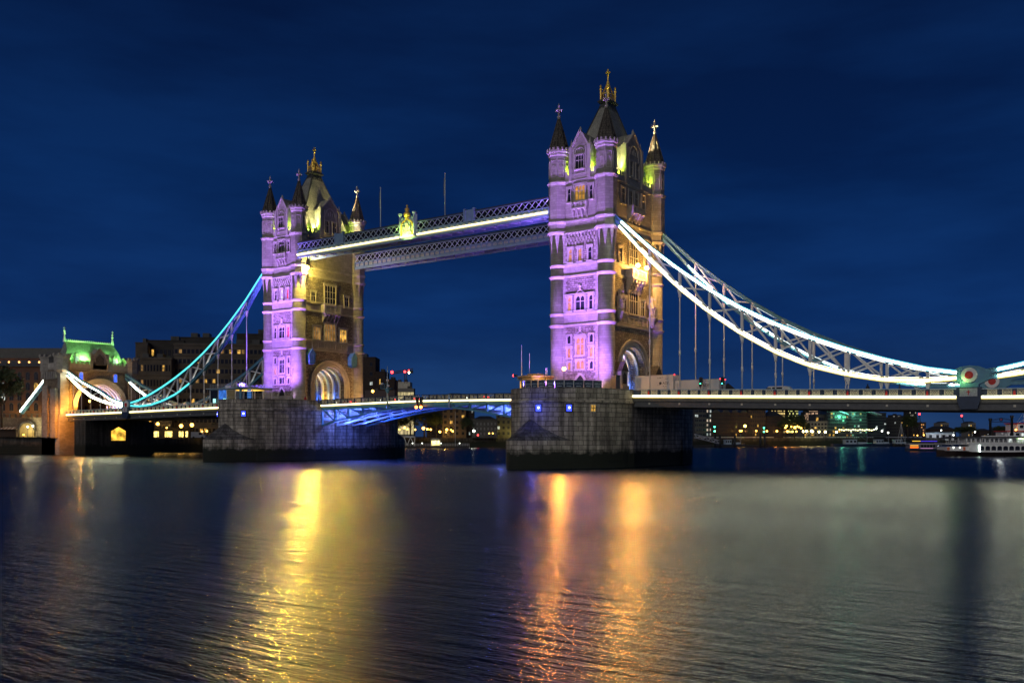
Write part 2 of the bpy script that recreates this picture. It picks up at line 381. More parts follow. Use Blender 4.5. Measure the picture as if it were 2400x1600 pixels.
def shaft(b):
    prof = [(-9.9, TB), (-4.7, TB)] + [(y, z) for y, z in arch_pts(4.7, ARZ)[::-1]] + [(4.7, TB), (9.9, TB), (9.9, 26), (-9.9, 26)]
    b.xprism(prof, -WX, WX, 0)
    for z0, z1, mi, g in ((26, 28.1, 1, 0.06), (28.1, 35, 0, 0), (35, 37.1, 1, 0.06), (37.1, 43.2, 0, 0), (43.2, 45.1, 1, 0.06), (45.1, 52.4, 1, 0)):
        b.box(-WX + g, WX - g, -WY + g, WY - g, z0, z1, mi)
    b.box(-WX - 0.12, WX + 0.12, -WY - 0.12, -4.95, TB, 14.9, 1); b.box(-WX - 0.12, WX + 0.12, 4.95, WY + 0.12, TB, 14.9, 1)
    # quoins beside the turrets on the rubble stages
    for z0, z1 in ((15, 26), (28.3, 35), (37.3, 43)):
        z = z0; k = 0
        while z + 0.46 < z1:
            l_ = 0.55 if k % 2 else 0.95
            for sx in (-1, 1):
                for sy in (-1, 1):
                    xa = sx * (TX - 1.35); b.box(min(xa, xa - sx * l_), max(xa, xa - sx * l_), sy * WY - 0.05, sy * WY + 0.05, z, z + 0.44, 1)
                    ya = sy * (TY - 1.35); b.box(sx * WX - 0.05, sx * WX + 0.05, min(ya, ya - sy * l_), max(ya, ya - sy * l_), z, z + 0.44, 1)
            z += 0.48; k += 1
def parapet(b):
    for sx, sy, lx, ly in ((0, -1, TX - 1.6, 0), (0, 1, TX - 1.6, 0), (-1, 0, 0, TY - 1.6), (1, 0, 0, TY - 1.6)):
        if lx:
            y = sy * (WY - 0.15); b.box(-lx, lx, y - 0.25, y + 0.25, 52.4, 53.5)
            n = 8
            for i in range(n):
                x = -lx + 2 * lx * (i + 0.25) / n; b.box(x, x + lx / n, y - 0.25, y + 0.25, 53.5, 54.25)
        else:
            x = sx * (WX - 0.15); b.box(x - 0.25, x + 0.25, -ly, ly, 52.4, 53.5)
            n = 14
            for i in range(n):
                y = -ly + 2 * ly * (i + 0.25) / n; b.box(x - 0.25, x + 0.25, y, y + ly / n, 53.5, 54.25)
def course(b, z, rt, big):
    k = 0.85 if big else 0.65
    for o, z0, z1 in ((0.16 * k, -0.42, -0.2), (0.32 * k, -0.2, 0.0), (0.22 * k, 0.0, 0.1)):
        b.box(-WX - o, WX + o, -TY + 1.0, TY - 1.0, z + z0, z + z1); b.box(-TX + 1.0, TX - 1.0, -WY - o, WY + o, z + z0 + 0.002, z + z1 - 0.002)
    oct_ = rt > 1.6
    for sx in (-1, 1):
        for sy in (-1, 1):
            b.lathe([(rt, z - 0.55), (rt + 0.12 * k, z - 0.45), (rt + 0.2 * k, z - 0.22), (rt + 0.36 * k, z - 0.17), (rt + 0.36 * k, z), (rt + 0.05, z + 0.16)],
                    8 if oct_ else 20, (sx * TX, sy * TY), 0, math.pi / 8, not oct_)
def turret(b):
    b.lathe([(1.75, TB), (1.75, 14.6), (1.55, 15.0), (1.55, 43.0)], 20, (0, 0), 0)
    R8 = 1.96
    for i in range(8):                               # broach spikes that carry the round shaft into the octagon
        a = math.pi / 8 + i * math.pi / 4
        pts = []
        for da in (-0.30, 0, 0.30):
            r = R8 if da == 0 else R8 * math.cos(math.pi / 8) / math.cos(math.pi / 8 - abs(da))
            pts.append((r * math.cos(a + da), r * math.sin(a + da), 43.0))
        tip = (1.54 * math.cos(a), 1.54 * math.sin(a), 39.3)
        b.face([pts[0], tip, pts[1]]); b.face([pts[1], tip, pts[2]])
    b.lathe([(R8, 43.0), (R8, 52.3)], 8, (0, 0), 0, math.pi / 8, False)
    b.lathe([(1.86, 52.3), (1.86, 57.2)], 8, (0, 0), 0, math.pi / 8, False)
    for i in range(8):                               # sunk panels and shafts of the top stage
        a = i * math.pi / 4; cx, cy = 1.75 * math.cos(a), 1.75 * math.sin(a); t = Vector((-math.sin(a), math.cos(a), 0)); o = Vector((math.cos(a), math.sin(a), 0))
        for s in (-0.5, 0.5):
            p = o * 1.74 + t * s; b.bar((p.x, p.y, 53.4), (p.x, p.y, 56.4), 0.13, 0.13, 1)
        p, q, r = o * 1.74 - t * 0.5, o * 1.74 + t * 0.5, o * 1.74
        for z in (53.4, 56.4): b.bar((p.x, p.y, z), (q.x, q.y, z), 0.13, 0.13, 1)
        b.bar((p.x, p.y, 55.0), (r.x, r.y, 55.6), 0.1, 0.1, 1); b.bar((q.x, q.y, 55.0), (r.x, r.y, 55.6), 0.1, 0.1, 1)
    b.lathe([(1.86, 57.2), (2.05, 57.45), (2.05, 57.8), (2.25, 58.0), (2.25, 58.3), (1.9, 58.5)], 8, (0, 0), 1, math.pi / 8, False)
    for i in range(16):
        a = i * math.pi / 8 + 0.1; b.box(2.12 * math.cos(a) - 0.14, 2.12 * math.cos(a) + 0.14, 2.12 * math.sin(a) - 0.14, 2.12 * math.sin(a) + 0.14, 58.28, 58.75, 1)
def spire(b):
    b.lathe([(1.95, 58.45), (1.5, 59.8), (0.25, 64.5), (0.16, 64.6)], 8, (0, 0), 0, math.pi / 8, False)
    for i in range(8):
        a = math.pi / 8 + i * math.pi / 4
        b.bar((1.97 * math.cos(a), 1.97 * math.sin(a), 58.5), (0.24 * math.cos(a), 0.24 * math.sin(a), 64.5), 0.14, 0.14, 0)
        for k in range(3):
            a2 = i * math.pi / 4; z = 59.4 + k * 1.35; r = 1.9 - (z - 58.5) * 0.29
            if i % 2 == k % 2: b.bar((r * math.cos(a2), r * math.sin(a2), z), ((r - .1) * math.cos(a2), (r - .1) * math.sin(a2), z + 0.6), 0.3, 0.16, 0)
def cross_finial(b):
    b.lathe([(0.18, 64.5), (0.34, 64.8), (0.34, 65.0), (0.16, 65.15), (0.13, 65.5)], 8, (0, 0), 0)
    b.box(-0.15, 0.15, -0.15, 0.15, 65.4, 67.1); b.box(-0.62, 0.62, -0.13, 0.13, 65.95, 66.25); b.box(-0.13, 0.13, -0.62, 0.62, 65.95, 66.25)
    for p in ((0.62, 0, 66.1), (-0.62, 0, 66.1), (0, 0.62, 66.1), (0, -0.62, 66.1), (0, 0, 66.9)): b.sphere(p, 0.21, 6)
    b.lathe([(0.16, 67.0), (0.1, 67.2), (0.0, 67.6)], 6, (0, 0), 0)
def main_roof(b):
    R_ = [(4.75, 8.6, 53.0), (4.0, 7.2, 55.6), (3.1, 5.6, 59.2), (2.2, 3.9, 63.0), (0.85, 1.5, 68.2)]
    for (x0, y0, z0), (x1, y1, z1) in zip(R_, R_[1:]):
        A = [(-x0, -y0, z0), (x0, -y0, z0), (x0, y0, z0), (-x0, y0, z0)]; B = [(-x1, -y1, z1), (x1, -y1, z1), (x1, y1, z1), (-x1, y1, z1)]
        for i in range(4):
            j = (i + 1) % 4; b.face([A[i], A[j], B[j], B[i]])
    for sx in (-1, 1):
        for sy in (-1, 1):
            for p, q in zip(R_, R_[1:]): b.bar((sx * p[0], sy * p[1], p[2]), (sx * q[0], sy * q[1], q[2]), 0.2, 0.2, 1)
def cresting(b):
    for x, y, z0, z1, mi in ((0.95, 1.6, 68.0, 68.4, 0), (0.85, 1.45, 68.4, 68.8, 0), (1.05, 1.7, 68.8, 69.0, 0), (1.2, 1.9, 69.0, 69.25, 0), (1.0, 1.7, 69.25, 69.5, 0)):
        b.box(-x, x, -y, y, z0, z1, mi)
    for i in range(5):
        for s in (-1, 1):
            b.box(s * 0.95 - 0.1, s * 0.95 + 0.1, -1.5 + i * 0.65, -1.2 + i * 0.65, 67.3, 68.0)
            if i < 3: b.box(-0.8 + i * 0.6, -0.5 + i * 0.6, s * 1.62 - 0.1, s * 1.62 + 0.1, 67.3, 68.0)
def crown(b):
    for sx in (-1, 1):
        for sy in (-1, 1):
            x, y = sx * 0.8, sy * 1.35
            b.lathe([(0.17, 69.5), (0.17, 71.3), (0.3, 71.4), (0.3, 71.6), (0.12, 71.8), (0.24, 72.1), (0.0, 72.5)], 8, (x, y), 0)
            b.bar((x, y, 70.0), (0, 0, 73.0), 0.16, 0.24); b.bar((x, y, 70.9), (x * 0.3, y * 0.3, 71.0), 0.12, 0.14)
    for s in (-1, 1):
        for k in range(4): b.bar((-0.8 + k * 0.5, s * 1.35, 69.5), (-0.55 + k * 0.5, s * 1.35, 70.6), 0.12, 0.1)
        for k in range(6): b.bar((s * 0.8, -1.35 + k * 0.48, 69.5), (s * 0.8, -1.1 + k * 0.48, 70.6), 0.12, 0.1)
        b.bar((-0.8, s * 1.35, 70.65), (0.8, s * 1.35, 70.65), 0.12, 0.16); b.bar((s * 0.8, -1.35, 70.65), (s * 0.8, 1.35, 70.65), 0.12, 0.16)
    b.lathe([(0.5, 69.5), (0.42, 71.5), (0.5, 72.2), (0.24, 73.2), (0.14, 73.5), (0.14, 74.2), (0.28, 74.35), (0.14, 74.5)], 8, (0, 0), 0)
    b.box(-0.1, 0.1, -0.1, 0.1, 74.4, 75.5); b.box(-0.42, 0.42, -0.09, 0.09, 74.85, 75.05); b.box(-0.09, 0.09, -0.42, 0.42, 74.85, 75.05)
    for p in ((0.4, 0, 74.95), (-0.4, 0, 74.95), (0, 0.4, 74.95), (0, -0.4, 74.95), (0, 0, 75.5)): b.sphere(p, 0.17, 6)
def gable(b, hw, ze, zp, double):
    b.yprism([(-hw, 52.4), (hw, 52.4), (hw, ze), (0, zp), (-hw, ze)], -0.28, 0.9, 0)
    for s in (-1, 1):
        b.bar((s * (hw + 0.12), -0.2, ze - 0.15), (0, -0.2, zp + 0.12), 0.5, 0.3, 1)
        b.box(s * hw - 0.32, s * hw + 0.32, -0.5, 0.6, 52.4, ze + 0.3, 1); b.lathe([(0.42, ze + 0.3), (0.42, ze + 0.5), (0.2, ze + 0.7), (0, ze + 1.9)], 6, (s * hw, -0.05), 1, 0, False)
        b.box(s * hw * 0.62 - 0.1, s * hw * 0.62 + 0.1, -0.4, -0.28, 53.2, ze, 1)
    b.lathe([(0.16, zp), (0.26, zp + 0.35), (0.0, zp + 0.9)], 6, (0, -0.1), 1, 0, False)
    # blind tracery arch
    r = hw * 0.5
    pts = [(r * math.cos(a), ze - 1.3 + 1.25 * r * math.sin(a)) for a in [math.pi * i / 10 for i in range(11)]]
    for p, q in zip(pts, pts[1:]): b.bar((p[0], -0.33, p[1]), (q[0], -0.33, q[1]), 0.16, 0.16, 1, (0, 1, 0))
    for s in (-0.42, 0, 0.42): b.lathe([(0.2, -0.001), (0.2, 0.001)], 6)if False else b.bar((s * r, -0.33, ze - 1.2), (s * r, -0.33, ze - 0.5 + (0.4 if s == 0 else 0)), 0.1, 0.1, 1)
    b.box(-hw, hw, -0.36, -0.28, 53.3, 53.5, 1)
def gable_roof(b, hw, ze, zp, dep):
    for s in (-1, 1):
        P = [(s * hw, 0.9, ze), (0, 0.9, zp), (0, dep, zp), (s * hw, dep, ze)]
        b.face(P if s > 0 else P[::-1], 0); b.face([(s * hw, 0.9, 53), (s * hw, 0.9, ze), (s * hw, dep, ze), (s * hw, dep, 53)], 0)
def corbel_table(b, hw):
    for r in range(3):
        z = 40.5 + r * 0.75; n = int(hw * 2 / 0.62)
        for i in range(n + (r % 2)):
            x = -hw + (i + 0.5 - 0.5 * (r % 2)) * 2 * hw / n
            if abs(x) > hw - 0.1: continue
            b.box(x - 0.15, x + 0.15, -0.14 - r * 0.12, 0, z + 0.25, z + 0.62); b.box(x - 0.15, x + 0.15, -0.05 - r * 0.12, 0, z, z + 0.25)
    b.box(-hw, hw, -0.5, 0, 42.62, 42.85)
def oriel(b, hw, proud, z0, z1, z2, pier):    # corbels z0..z1, balcony front z1..z2
    n = max(4, int(hw * 2.2))
    for i in range(n):
        x = -hw + 0.2 + (2 * hw - 0.4) * i / (n - 1)
        for k in range(4):
            za = z0 + (z1 - z0) * k / 4; zb = z0 + (z1 - z0) * (k + 1) / 4; d = proud * (0.2 + 0.8 * ((k + 1) / 4) ** 1.6)
            b.box(x - 0.17, x + 0.17, -d, 0, za, zb)
    b.box(-hw - 0.08, hw + 0.08, -proud - 0.1, 0, z1, z1 + 0.22)
    b.box(-hw, hw, -proud, -proud + 0.16, z1 + 0.22, z1 + 0.42); b.box(-hw, hw, -proud - 0.06, -proud + 0.2, z2 - 0.18, z2)
    for i in range(2 * n + 1):
        x = -hw + 2 * hw * i / (2 * n); b.box(x - 0.05, x + 0.05, -proud + 0.02, -proud + 0.14, z1 + 0.4, z2 - 0.16)
        if i < 2 * n: b.bar((x, -proud + 0.08, z1 + 0.4), (x + hw / n, -proud + 0.08, z2 - 0.2), 0.05, 0.05); b.bar((x + hw / n, -proud + 0.08, z1 + 0.4), (x, -proud + 0.08, z2 - 0.2), 0.05, 0.05)
    for s in (-1, 1):
        b.box(s * hw - pier, s * hw + pier, -proud - 0.05, 0, z1 + 0.2, z2 + 0.1)
    for i in (1, 2):
        x = -hw + 2 * hw * i / 3; b.box(x - 0.12, x + 0.12, -proud - 0.04, -proud + 0.2, z1 + 0.2, z2 + 0.05)
def panel_band(b, hw, z0, z1):
    b.box(-hw, hw, -0.22, 0, z0, z0 + 0.16); b.box(-hw, hw, -0.26, 0, z1 - 0.16, z1)
    n = int(hw * 1.2)
    for i in range(n + 1):
        x = -hw + 2 * hw * i / n; b.box(x - 0.12, x + 0.12, -0.24, 0, z0, z1)
        if i < n:
            c = x + hw / n; zc = (z0 + z1) / 2; r = min(hw / n, (z1 - z0) / 2) * 0.62
            for k in range(8):
                a0, a1 = k * math.pi / 4, (k + 1) * math.pi / 4
                b.bar((c + r * math.cos(a0), -0.1, zc + r * math.sin(a0)), (c + r * math.cos(a1), -0.1, zc + r * math.sin(a1)), 0.1, 0.1, 0, (0, 1, 0))
            b.bar((c - r, -0.1, zc - r), (c + r, -0.1, zc + r), 0.1, 0.08); b.bar((c + r, -0.1, zc - r), (c - r, -0.1, zc + r), 0.1, 0.08)
def hood_ornament(b, hw, z):
    b.box(-hw, hw, -0.34, 0, z, z + 0.14)
    for s in (-1, 1): b.box(s * hw - 0.1, s * hw + 0.1, -0.32, 0, z - 0.6, z); b.bar((s * 0.9, -0.2, z + 0.1), (0, -0.2, z + 0.75), 0.14, 0.2, 0, (0, 1, 0))
    b.lathe([(0.1, z + 0.6), (0.34, z + 0.95), (0.22, z + 1.2), (0.36, z + 1.45), (0.12, z + 1.7), (0.0, z + 2.2)], 8, (0, -0.14), 0)
def arch_mould(b):
    for k, (r0, r1, d) in enumerate(((4.72, 5.05, -0.06), (5.05, 5.42, -0.28), (5.42, 5.75, -0.14), (5.75, 6.2, -0.4))):
        A, B = arch_pts(r0, ARZ, 26), arch_pts(r1, ARZ, 26)
        A = [(A[0][0], TB)] + A + [(A[-1][0], TB)]; B = [(B[0][0], TB)] + B + [(B[-1][0], TB)]
        for i in range(len(A) - 1):
            (a, za), (c, zc), (e, ze), (g, zg) = A[i], A[i + 1], B[i + 1], B[i]
            b.face([(a, d, za), (c, d, zc), (e, d, ze), (g, d, zg)][::-1])
            b.face([(g, d, zg), (e, d, ze), (e, 0, ze), (g, 0, zg)][::-1]); b.face([(a, d, za), (a, 0.1, za), (c, 0.1, zc), (c, d, zc)][::-1])
def arch_rib(b, wd):
    A, B = arch_pts(4.66, ARZ, 24), arch_pts(4.2, ARZ, 24)
    A = [(A[0][0], TB + 0.6)] + A + [(A[-1][0], TB + 0.6)]; B = [(B[0][0], TB + 0.6)] + B + [(B[-1][0], TB + 0.6)]
    h = wd / 2
    for i in range(len(A) - 1):
        p, q, r, s = A[i], A[i + 1], B[i + 1], B[i]
        b.face([(-h, *s), (-h, *r), (h, *r), (h, *s)], 0); b.face([(h, *p), (h, *s), (h, *r), (h, *q)], 0); b.face([(-h, *p), (-h, *q), (-h, *r), (-h, *s)], 0)
        if i % 2: b.bar((0, (s[0] + r[0]) / 2, (s[1] + r[1]) / 2), (0, (s[0] + r[0]) / 2 * 0.985, (s[1] + r[1]) / 2), 0.05, 0.05)
def sentry(b):
    b.box(-0.95, 0.95, -1.5, 0, 0.6, 2.3); b.yprism([(-1.1, 2.3), (1.1, 2.3), (0, 3.6)], -1.65, 0.0)
    b.yprism([(-0.95, 0.6), (-0.3, 0.0), (0.3, 0.0), (0.95, 0.6)], -1.4, 0)
    for k in range(3): b.box(-0.97, 0.97, -1.54, 0.0, 0.1 + k * 0.42, 0.2 + k * 0.42)
    for s in (-0.45, 0.45): b.box(s - 0.2, s + 0.2, -1.53, -1.5, 1.2, 1.9)
    b.lathe([(0.08, 3.6), (0.02, 4.4)], 6, (0, -1.55), 0)
def porch(b):
    b.box(-1.25, 1.25, -2.2, 0, TB, 14.6, 1); b.box(-1.1, 1.1, -1.9, 0, 14.6, 17.2, 1)
    b.yprism([(-1.35, 17.2), (1.35, 17.2), (0, 19.0)], -2.1, 0, 0); b.box(-0.12, 0.12, -2.15, -2.0, 18.9, 19.8, 1)
    b.yprism([(-0.6, 14.9), (0.6, 14.9), (0.6, 16.4), (0, 17.0), (-0.6, 16.4)], -2.0, -1.9, 0)
def statue_beast(b):
    # heraldic beast holding a banner pole, on a corbelled bracket
    b.lathe([(0.15, 26.3), (0.55, 27.2), (0.5, 27.5), (0.85, 28.0), (0.85, 28.3)], 10, (0, -0.75), 0)
    b.lathe([(0.35, 28.3), (0.5, 28.7), (0.42, 29.4), (0.62, 30.2), (0.5, 30.8), (0.28, 31.2), (0.3, 31.5), (0.42, 31.9), (0.2, 32.3), (0, 32.4)], 10, (0, -0.7), 0)
    b.bar((0, -1.0, 31.9), (0.1, -1.55, 31.7), 0.3, 0.3)
    for s in (-1, 1):
        b.tube((s * 0.35, -0.7, 30.4), (s * 0.7, -1.3, 29.9), 0.2, 0.12, 6); b.tube((s * 0.7, -1.3, 29.9), (s * 0.45, -1.6, 30.4), 0.12, 0.1, 6)
        b.tube((s * 0.3, -0.75, 28.9), (s * 0.35, -1.25, 28.4), 0.26, 0.16, 6)
        b.face([(s * 0.2, -0.4, 30.6), (s * 1.0, -0.3, 32.6), (s * 1.1, -0.25, 31.2), (s * 0.6, -0.35, 29.8)]); b.face([(s * 0.2, -0.3, 30.6), (s * 0.6, -0.25, 29.8), (s * 1.1, -0.15, 31.2), (s * 1.0, -0.2, 32.6)])
    b.tube((0.55, -1.45, 28.3), (0.35, -1.3, 33.4), 0.05, 0.04, 6)
    b.yprism([(-0.45, 28.7), (0.45, 28.7), (0.5, 29.6), (-0.5, 29.6)], -1.55, -1.42)
def door(b):
    pts = [(1.3, 12.7), (1.3, 14.9), (0.95, 15.9), (0.5, 16.5), (0, 16.9)]
    full = [(-x, z) for x, z in pts] + [(x, z) for x, z in pts[::-1][1:]]
    for p, q in zip(full, full[1:]): b.bar((p[0], -0.12, p[1]), (q[0], -0.12, q[1]), 0.4, 0.3, 0, (0, 1, 0))
    b.yprism([(x * 0.9, z) for x, z in full], -0.04, 0.02, 1)
    for i in range(5): b.box(-0.9 + i * 0.45 - 0.03, -0.9 + i * 0.45 + 0.03, -0.08, -0.04, 12.7, 15.4, 1)

def tower(x, label, pos_kind, neg_kind, lit):
    root = thing("bridge_tower", label, "tower", (x, 0, TB), 0, "stone towers of the bridge")
    put("shaft", cached("shaft", lambda: (lambda b: (shaft(b), b.mesh("shaft", [RUB, ASH]))[1])(MB())), root, (0, 0, -TB))
    tpart(root, "parapet", "parapet", parapet, TRIM, 0, 0, 0)
    for z, rt, big in ((26, 1.55, 1), (28.1, 1.55, 0), (35, 1.55, 1), (37.1, 1.55, 0), (43.2, 1.96, 1), (45.1, 1.96, 0), (52.4, 1.96, 1)):
        tpart(root, "string_course", ("course", z), lambda b: course(b, z, rt, big), TRIM)
    for sx in (-1, 1):
        for sy in (-1, 1):
            t = put("corner_turret", cached("turret", lambda: (lambda b: (turret(b), b.mesh("corner_turret", [ASH, TRIM]))[1])(MB())), root, (sx * TX, sy * TY, -TB))
            put("spire", cached("spire", lambda: (lambda b: (spire(b), b.mesh("spire", SPIRE))[1])(MB())), t)
            put("cross_finial", cached("xfin", lambda: (lambda b: (cross_finial(b), b.mesh("cross_finial", TRIM))[1])(MB())), t)
    rf = tpart(root, "main_roof", "main_roof", main_roof, [SLATE, LEAD])
    put("cresting", cached("cresting", lambda: (lambda b: (cresting(b), b.mesh("cresting", LEAD))[1])(MB())), rf)
    put("crown_finial", cached("crown", lambda: (lambda b: (crown(b), b.mesh("crown_finial", GOLD))[1])(MB())), rf)
    for rz in (0, math.pi):                                 # river faces
        L_ = lit if rz == 0 else {}
        g = lambda k: L_.get(k)
        window(root, 0, 20.3, 1.7, 3.2, 2, 2, rz, pane=g(1)); window(root, 0, 17.75, 1.7, 1.6, 2, 1, rz, pane=g(2), hood=False)
        for s in (-1, 1):
            window(root, s * 2.4, 22.5, 0.75, 1.5, 1, 1, rz, hood=False); window(root, s * 2.4, 19.9, 0.75, 1.8, 1, 1, rz, pane=g(3 if s < 0 else 4)); window(root, s * 2.4, 17.7, 0.75, 1.4, 1, 1, rz, pane=g(5 if s < 0 else 6), hood=False)
            window(root, s * 2.3, 28.5, 0.75, 2.6, 1, 2, rz, pane=g(7 if s < 0 else 8), hood=False)
            window(root, s * 2.1, 37.45, 0.7, 2.4, 1, 2, rz, pane=g(9 if s < 0 else 10))
            window(root, s * 2.35, 48.5, 0.6, 2.5, 1, 2, rz, pane=g(11) if s < 0 else None)
        window(root, 0, 28.5, 1.9, 2.6, 2, 2, rz, pane=g(12), hood=False); window(root, 0, 37.45, 0.7, 2.4, 1, 2, rz, pane=g(13))
        window(root, 0, 48.6, 2.1, 2.7, 3, 2, rz, pane=g(14)); 
        tpart(root, "hood_mould", ("hoodo", 3.1), lambda b: hood_ornament(b, 3.1, 31.45), TRIM, 0, WY, 0, rz)
        tpart(root, "hood_mould", ("hoodo2", 1.2), lambda b: hood_ornament(b, 1.2, 23.95), TRIM, 0, WY, -0.0, rz)
        tpart(root, "corbel_table", "corbt", lambda b: corbel_table(b, 3.4), TRIM, 0, WY, 0, rz)
        tpart(root, "balcony", "orielr", lambda b: oriel(b, 1.6, 0.75, 45.3, 46.9, 48.2, 0.2), TRIM, 0, WY, 0, rz)
        tpart(root, "door", "door", door, [TRIM, DARK], 0, WY, 0, rz)
        tpart(root, "gable", "gabr", lambda b: gable(b, 2.0, 58.2, 61.2, False), [ASH, TRIM], 0, WY - 0.1, 0, rz)
        tpart(root, "dormer_roof", "gabrr", lambda b: gable_roof(b, 2.0, 58.2, 61.2, 5.0), SLATE, 0, WY - 0.1, 0, rz)
        window(root, 0, 54.3, 1.7, 2.5, 3, 2, rz, off=0.18, hood=False, surround=0.18)
    for rz, kind in ((math.pi / 2, pos_kind), (-math.pi / 2, neg_kind)):
        L_ = lit if rz > 0 else {}
        g = lambda k: L_.get(k)
        tpart(root, "arch_moulding", "archm", arch_mould, TRIM, 0, WX, 0, rz)
        tpart(root, "gable", "gabx", lambda b: gable(b, 3.0, 59.3, 62.2, True), [ASH, TRIM], 0, WX - 0.1, 0, rz)
        tpart(root, "dormer_roof", "gabxr", lambda b: gable_roof(b, 3.0, 59.3, 62.2, 3.6), SLATE, 0, WX - 0.1, 0, rz)
        for s in (-1, 1): window(root, s * 1.2, 53.9, 1.2, 2.9, 2, 2, rz, WX, off=0.18, hood=False, surround=0.18)
        tpart(root, "panel_band", "pband", lambda b: panel_band(b, 5.6, 26.25, 27.7), TRIM, 0, WX, 0, rz)
        window(root, 0, 28.35, 3.4, 4.0, 4, 2, rz, WX, pane=g(20))
        if kind == 'span':
            for s in (-1, 1):
                window(root, s * 4.2, 28.35, 2.2, 3.0, 3, 2, rz, WX, pane=g(21 if s < 0 else 22))
                window(root, s * 5.35, 36.9 if s < 0 else 36.9, 1.3, 2.5, 2, 2, rz, WX)
                bx = tpart(root, "sentry_box", "sentry", sentry, STEEL, s * 6.75, WX - 0.1, 22.2, rz)
            window(root, 0, 36.9, 3.4, 4.6, 4, 3, rz, WX)
            tpart(root, "balcony", "orielspan", lambda b: oriel(b, 2.5, 1.2, 32.6, 34.5, 36.6, 0.3), TRIM, 0, WX, 0, rz)
        else:
            for s in (-1, 1):
                window(root, s * 3.6, 28.35, 1.5, 2.8, 2, 2, rz, WX); window(root, s * 5.0, 37.5, 1.2, 2.6, 2, 2, rz, WX)
                tpart(root, "stone_beast", "beast", statue_beast, TRIM, s * 6.3, WX, 0, rz)
                tpart(root, "porch", "porch", porch, [SPIRE, TRIM], s * 6.6, WX, 0, rz)
                window(root, s * 1.1, 48.4, 1.3, 3.0, 2, 2, rz, WX, hood=False); window(root, s * 3.9, 48.4, 1.3, 3.0, 2, 2, rz, WX, hood=False)
            window(root, 0, 37.5, 3.4, 4.4, 4, 3, rz, WX)
            tpart(root, "balcony", "orielside", lambda b: oriel(b, 2.5, 1.5, 32.2, 34.6, 36.4, 0.3), TRIM, 0, WX, 0, rz)
            tpart(root, "balcony", "orielup", lambda b: oriel(b, 2.2, 1.4, 45.4, 46.9, 48.2, 0.2), TRIM, 0, WX, 0, rz)
    for k in range(5):
        xr = -4.0 + 2.0 * k
        tpart(root, "arch_rib", ("rib", k % 2), lambda b: arch_rib(b, 0.5), [WHITE if k % 2 else PALE], 0, 0, 0).location = (xr, 0, -TB)
    return root

LIT1 = {1: G_DIM, 2: G_DIM, 4: G_DIM, 5: G_DIM, 3: G_DIM, 7: G_DIM, 9: G_DIM, 13: G_DIM, 14: G_AMB}
LIT2 = {3: G_DIM, 8: G_RED, 10: G_RED, 20: G_DIM, 22: G_WARM, 21: G_DIM, 13: G_COOL}
T1 = tower(0, "nearer, taller-looking stone tower lit purple, joining the white lit chains", 'side', 'span', LIT1)
T2 = tower(-82.3, "farther stone tower beside the glass pavilion, its archway face lit yellow", 'span', 'side', LIT2)

# ------------------------------------------------------------------ piers in the river
def pier_outline(nose=17.0, hx=10.7, hy=9.0, n=14, ex=1.0):
    P = []
    for i in range(n + 1):
        a = math.pi * i / n; P.append((hx * math.cos(math.pi + a), -hy - nose * abs(math.sin(a)) ** ex))
    for i in range(n + 1):
        a = math.pi * i / n; P.append((hx * math.cos(a), hy + nose * abs(math.sin(a)) ** ex))
    return P
def pier(x, label):
    root = thing("bridge_pier", label, "bridge pier", (x, 0, 0), 0, "granite river piers")
    b = MB(); b.prism(pier_outline(), -1.5, 13.0, 0); b.build("pier_wall", GRAN, root)
    b = MB()
    O = pier_outline()
    def ring(k, z0, z1, mi=0):
        o2 = [(px * (1 + k / 10.7), py * (1 + k / 24)) for px, py in O]; b.prism(o2, z0, z1, mi)
    ring(0.22, 11.0, 11.2); ring(0.32, 11.2, 11.45); ring(0.2, 11.45, 11.6)
    b.build("moulding_band", GRAN, root)
    b = MB(); n = len(O)
    for i in range(n):
        p, q = O[i], O[(i + 1) % n]
        if abs(p[1]) < 9.01 and abs(q[1]) < 9.01: continue
        m = Vector((p[0], p[1], 0)); 
        b.bar((p[0] * .98, p[1] * .99, 13.2), (q[0] * .98, q[1] * .99, 13.2), 0.5, 0.9)
    b.build("parapet_wall", GRAN, root)
    for sy in (-1, 1):
        b = MB(); n = 16; S = []
        for i in range(n + 1):
            t = -1 + 2 * i / n; xx = 11.0 * t
            S.append((xx, -9.6 - 22.0 * (1 - abs(t) ** 1.5) ** 0.9 if abs(t) < 1 else -9.6))
        T_ = [(px, py) for px, py in S]
        apex = (0.0, -24.5, 9.2); u = 0
        for i in range(n):
            p, q = T_[i], T_[i + 1]; l_ = math.hypot(q[0] - p[0], q[1] - p[1])
            b.face([(p[0], p[1], -1.5), (q[0], q[1], -1.5), (q[0], q[1], 4.7), (p[0], p[1], 4.7)], 0, [(u, -1.5), (u + l_, -1.5), (u + l_, 4.7), (u, 4.7)], True)
            m0 = [(p[0] * .5, -24.5 * .5 + p[1] * .5, 7.0)] ; m1 = [(q[0] * .5, -24.5 * .5 + q[1] * .5, 7.0)]
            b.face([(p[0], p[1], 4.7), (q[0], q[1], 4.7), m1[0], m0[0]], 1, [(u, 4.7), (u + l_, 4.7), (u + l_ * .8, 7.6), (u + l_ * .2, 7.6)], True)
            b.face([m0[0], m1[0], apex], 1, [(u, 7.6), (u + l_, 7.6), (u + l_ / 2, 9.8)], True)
            u += l_
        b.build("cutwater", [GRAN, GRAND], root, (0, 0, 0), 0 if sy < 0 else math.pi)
    return root
pier1 = pier(0, "nearer granite river pier under the taller-looking purple tower, with round cutwater nose")
pier2 = pier(-82.3, "farther granite river pier under the tower beside the pavilion")
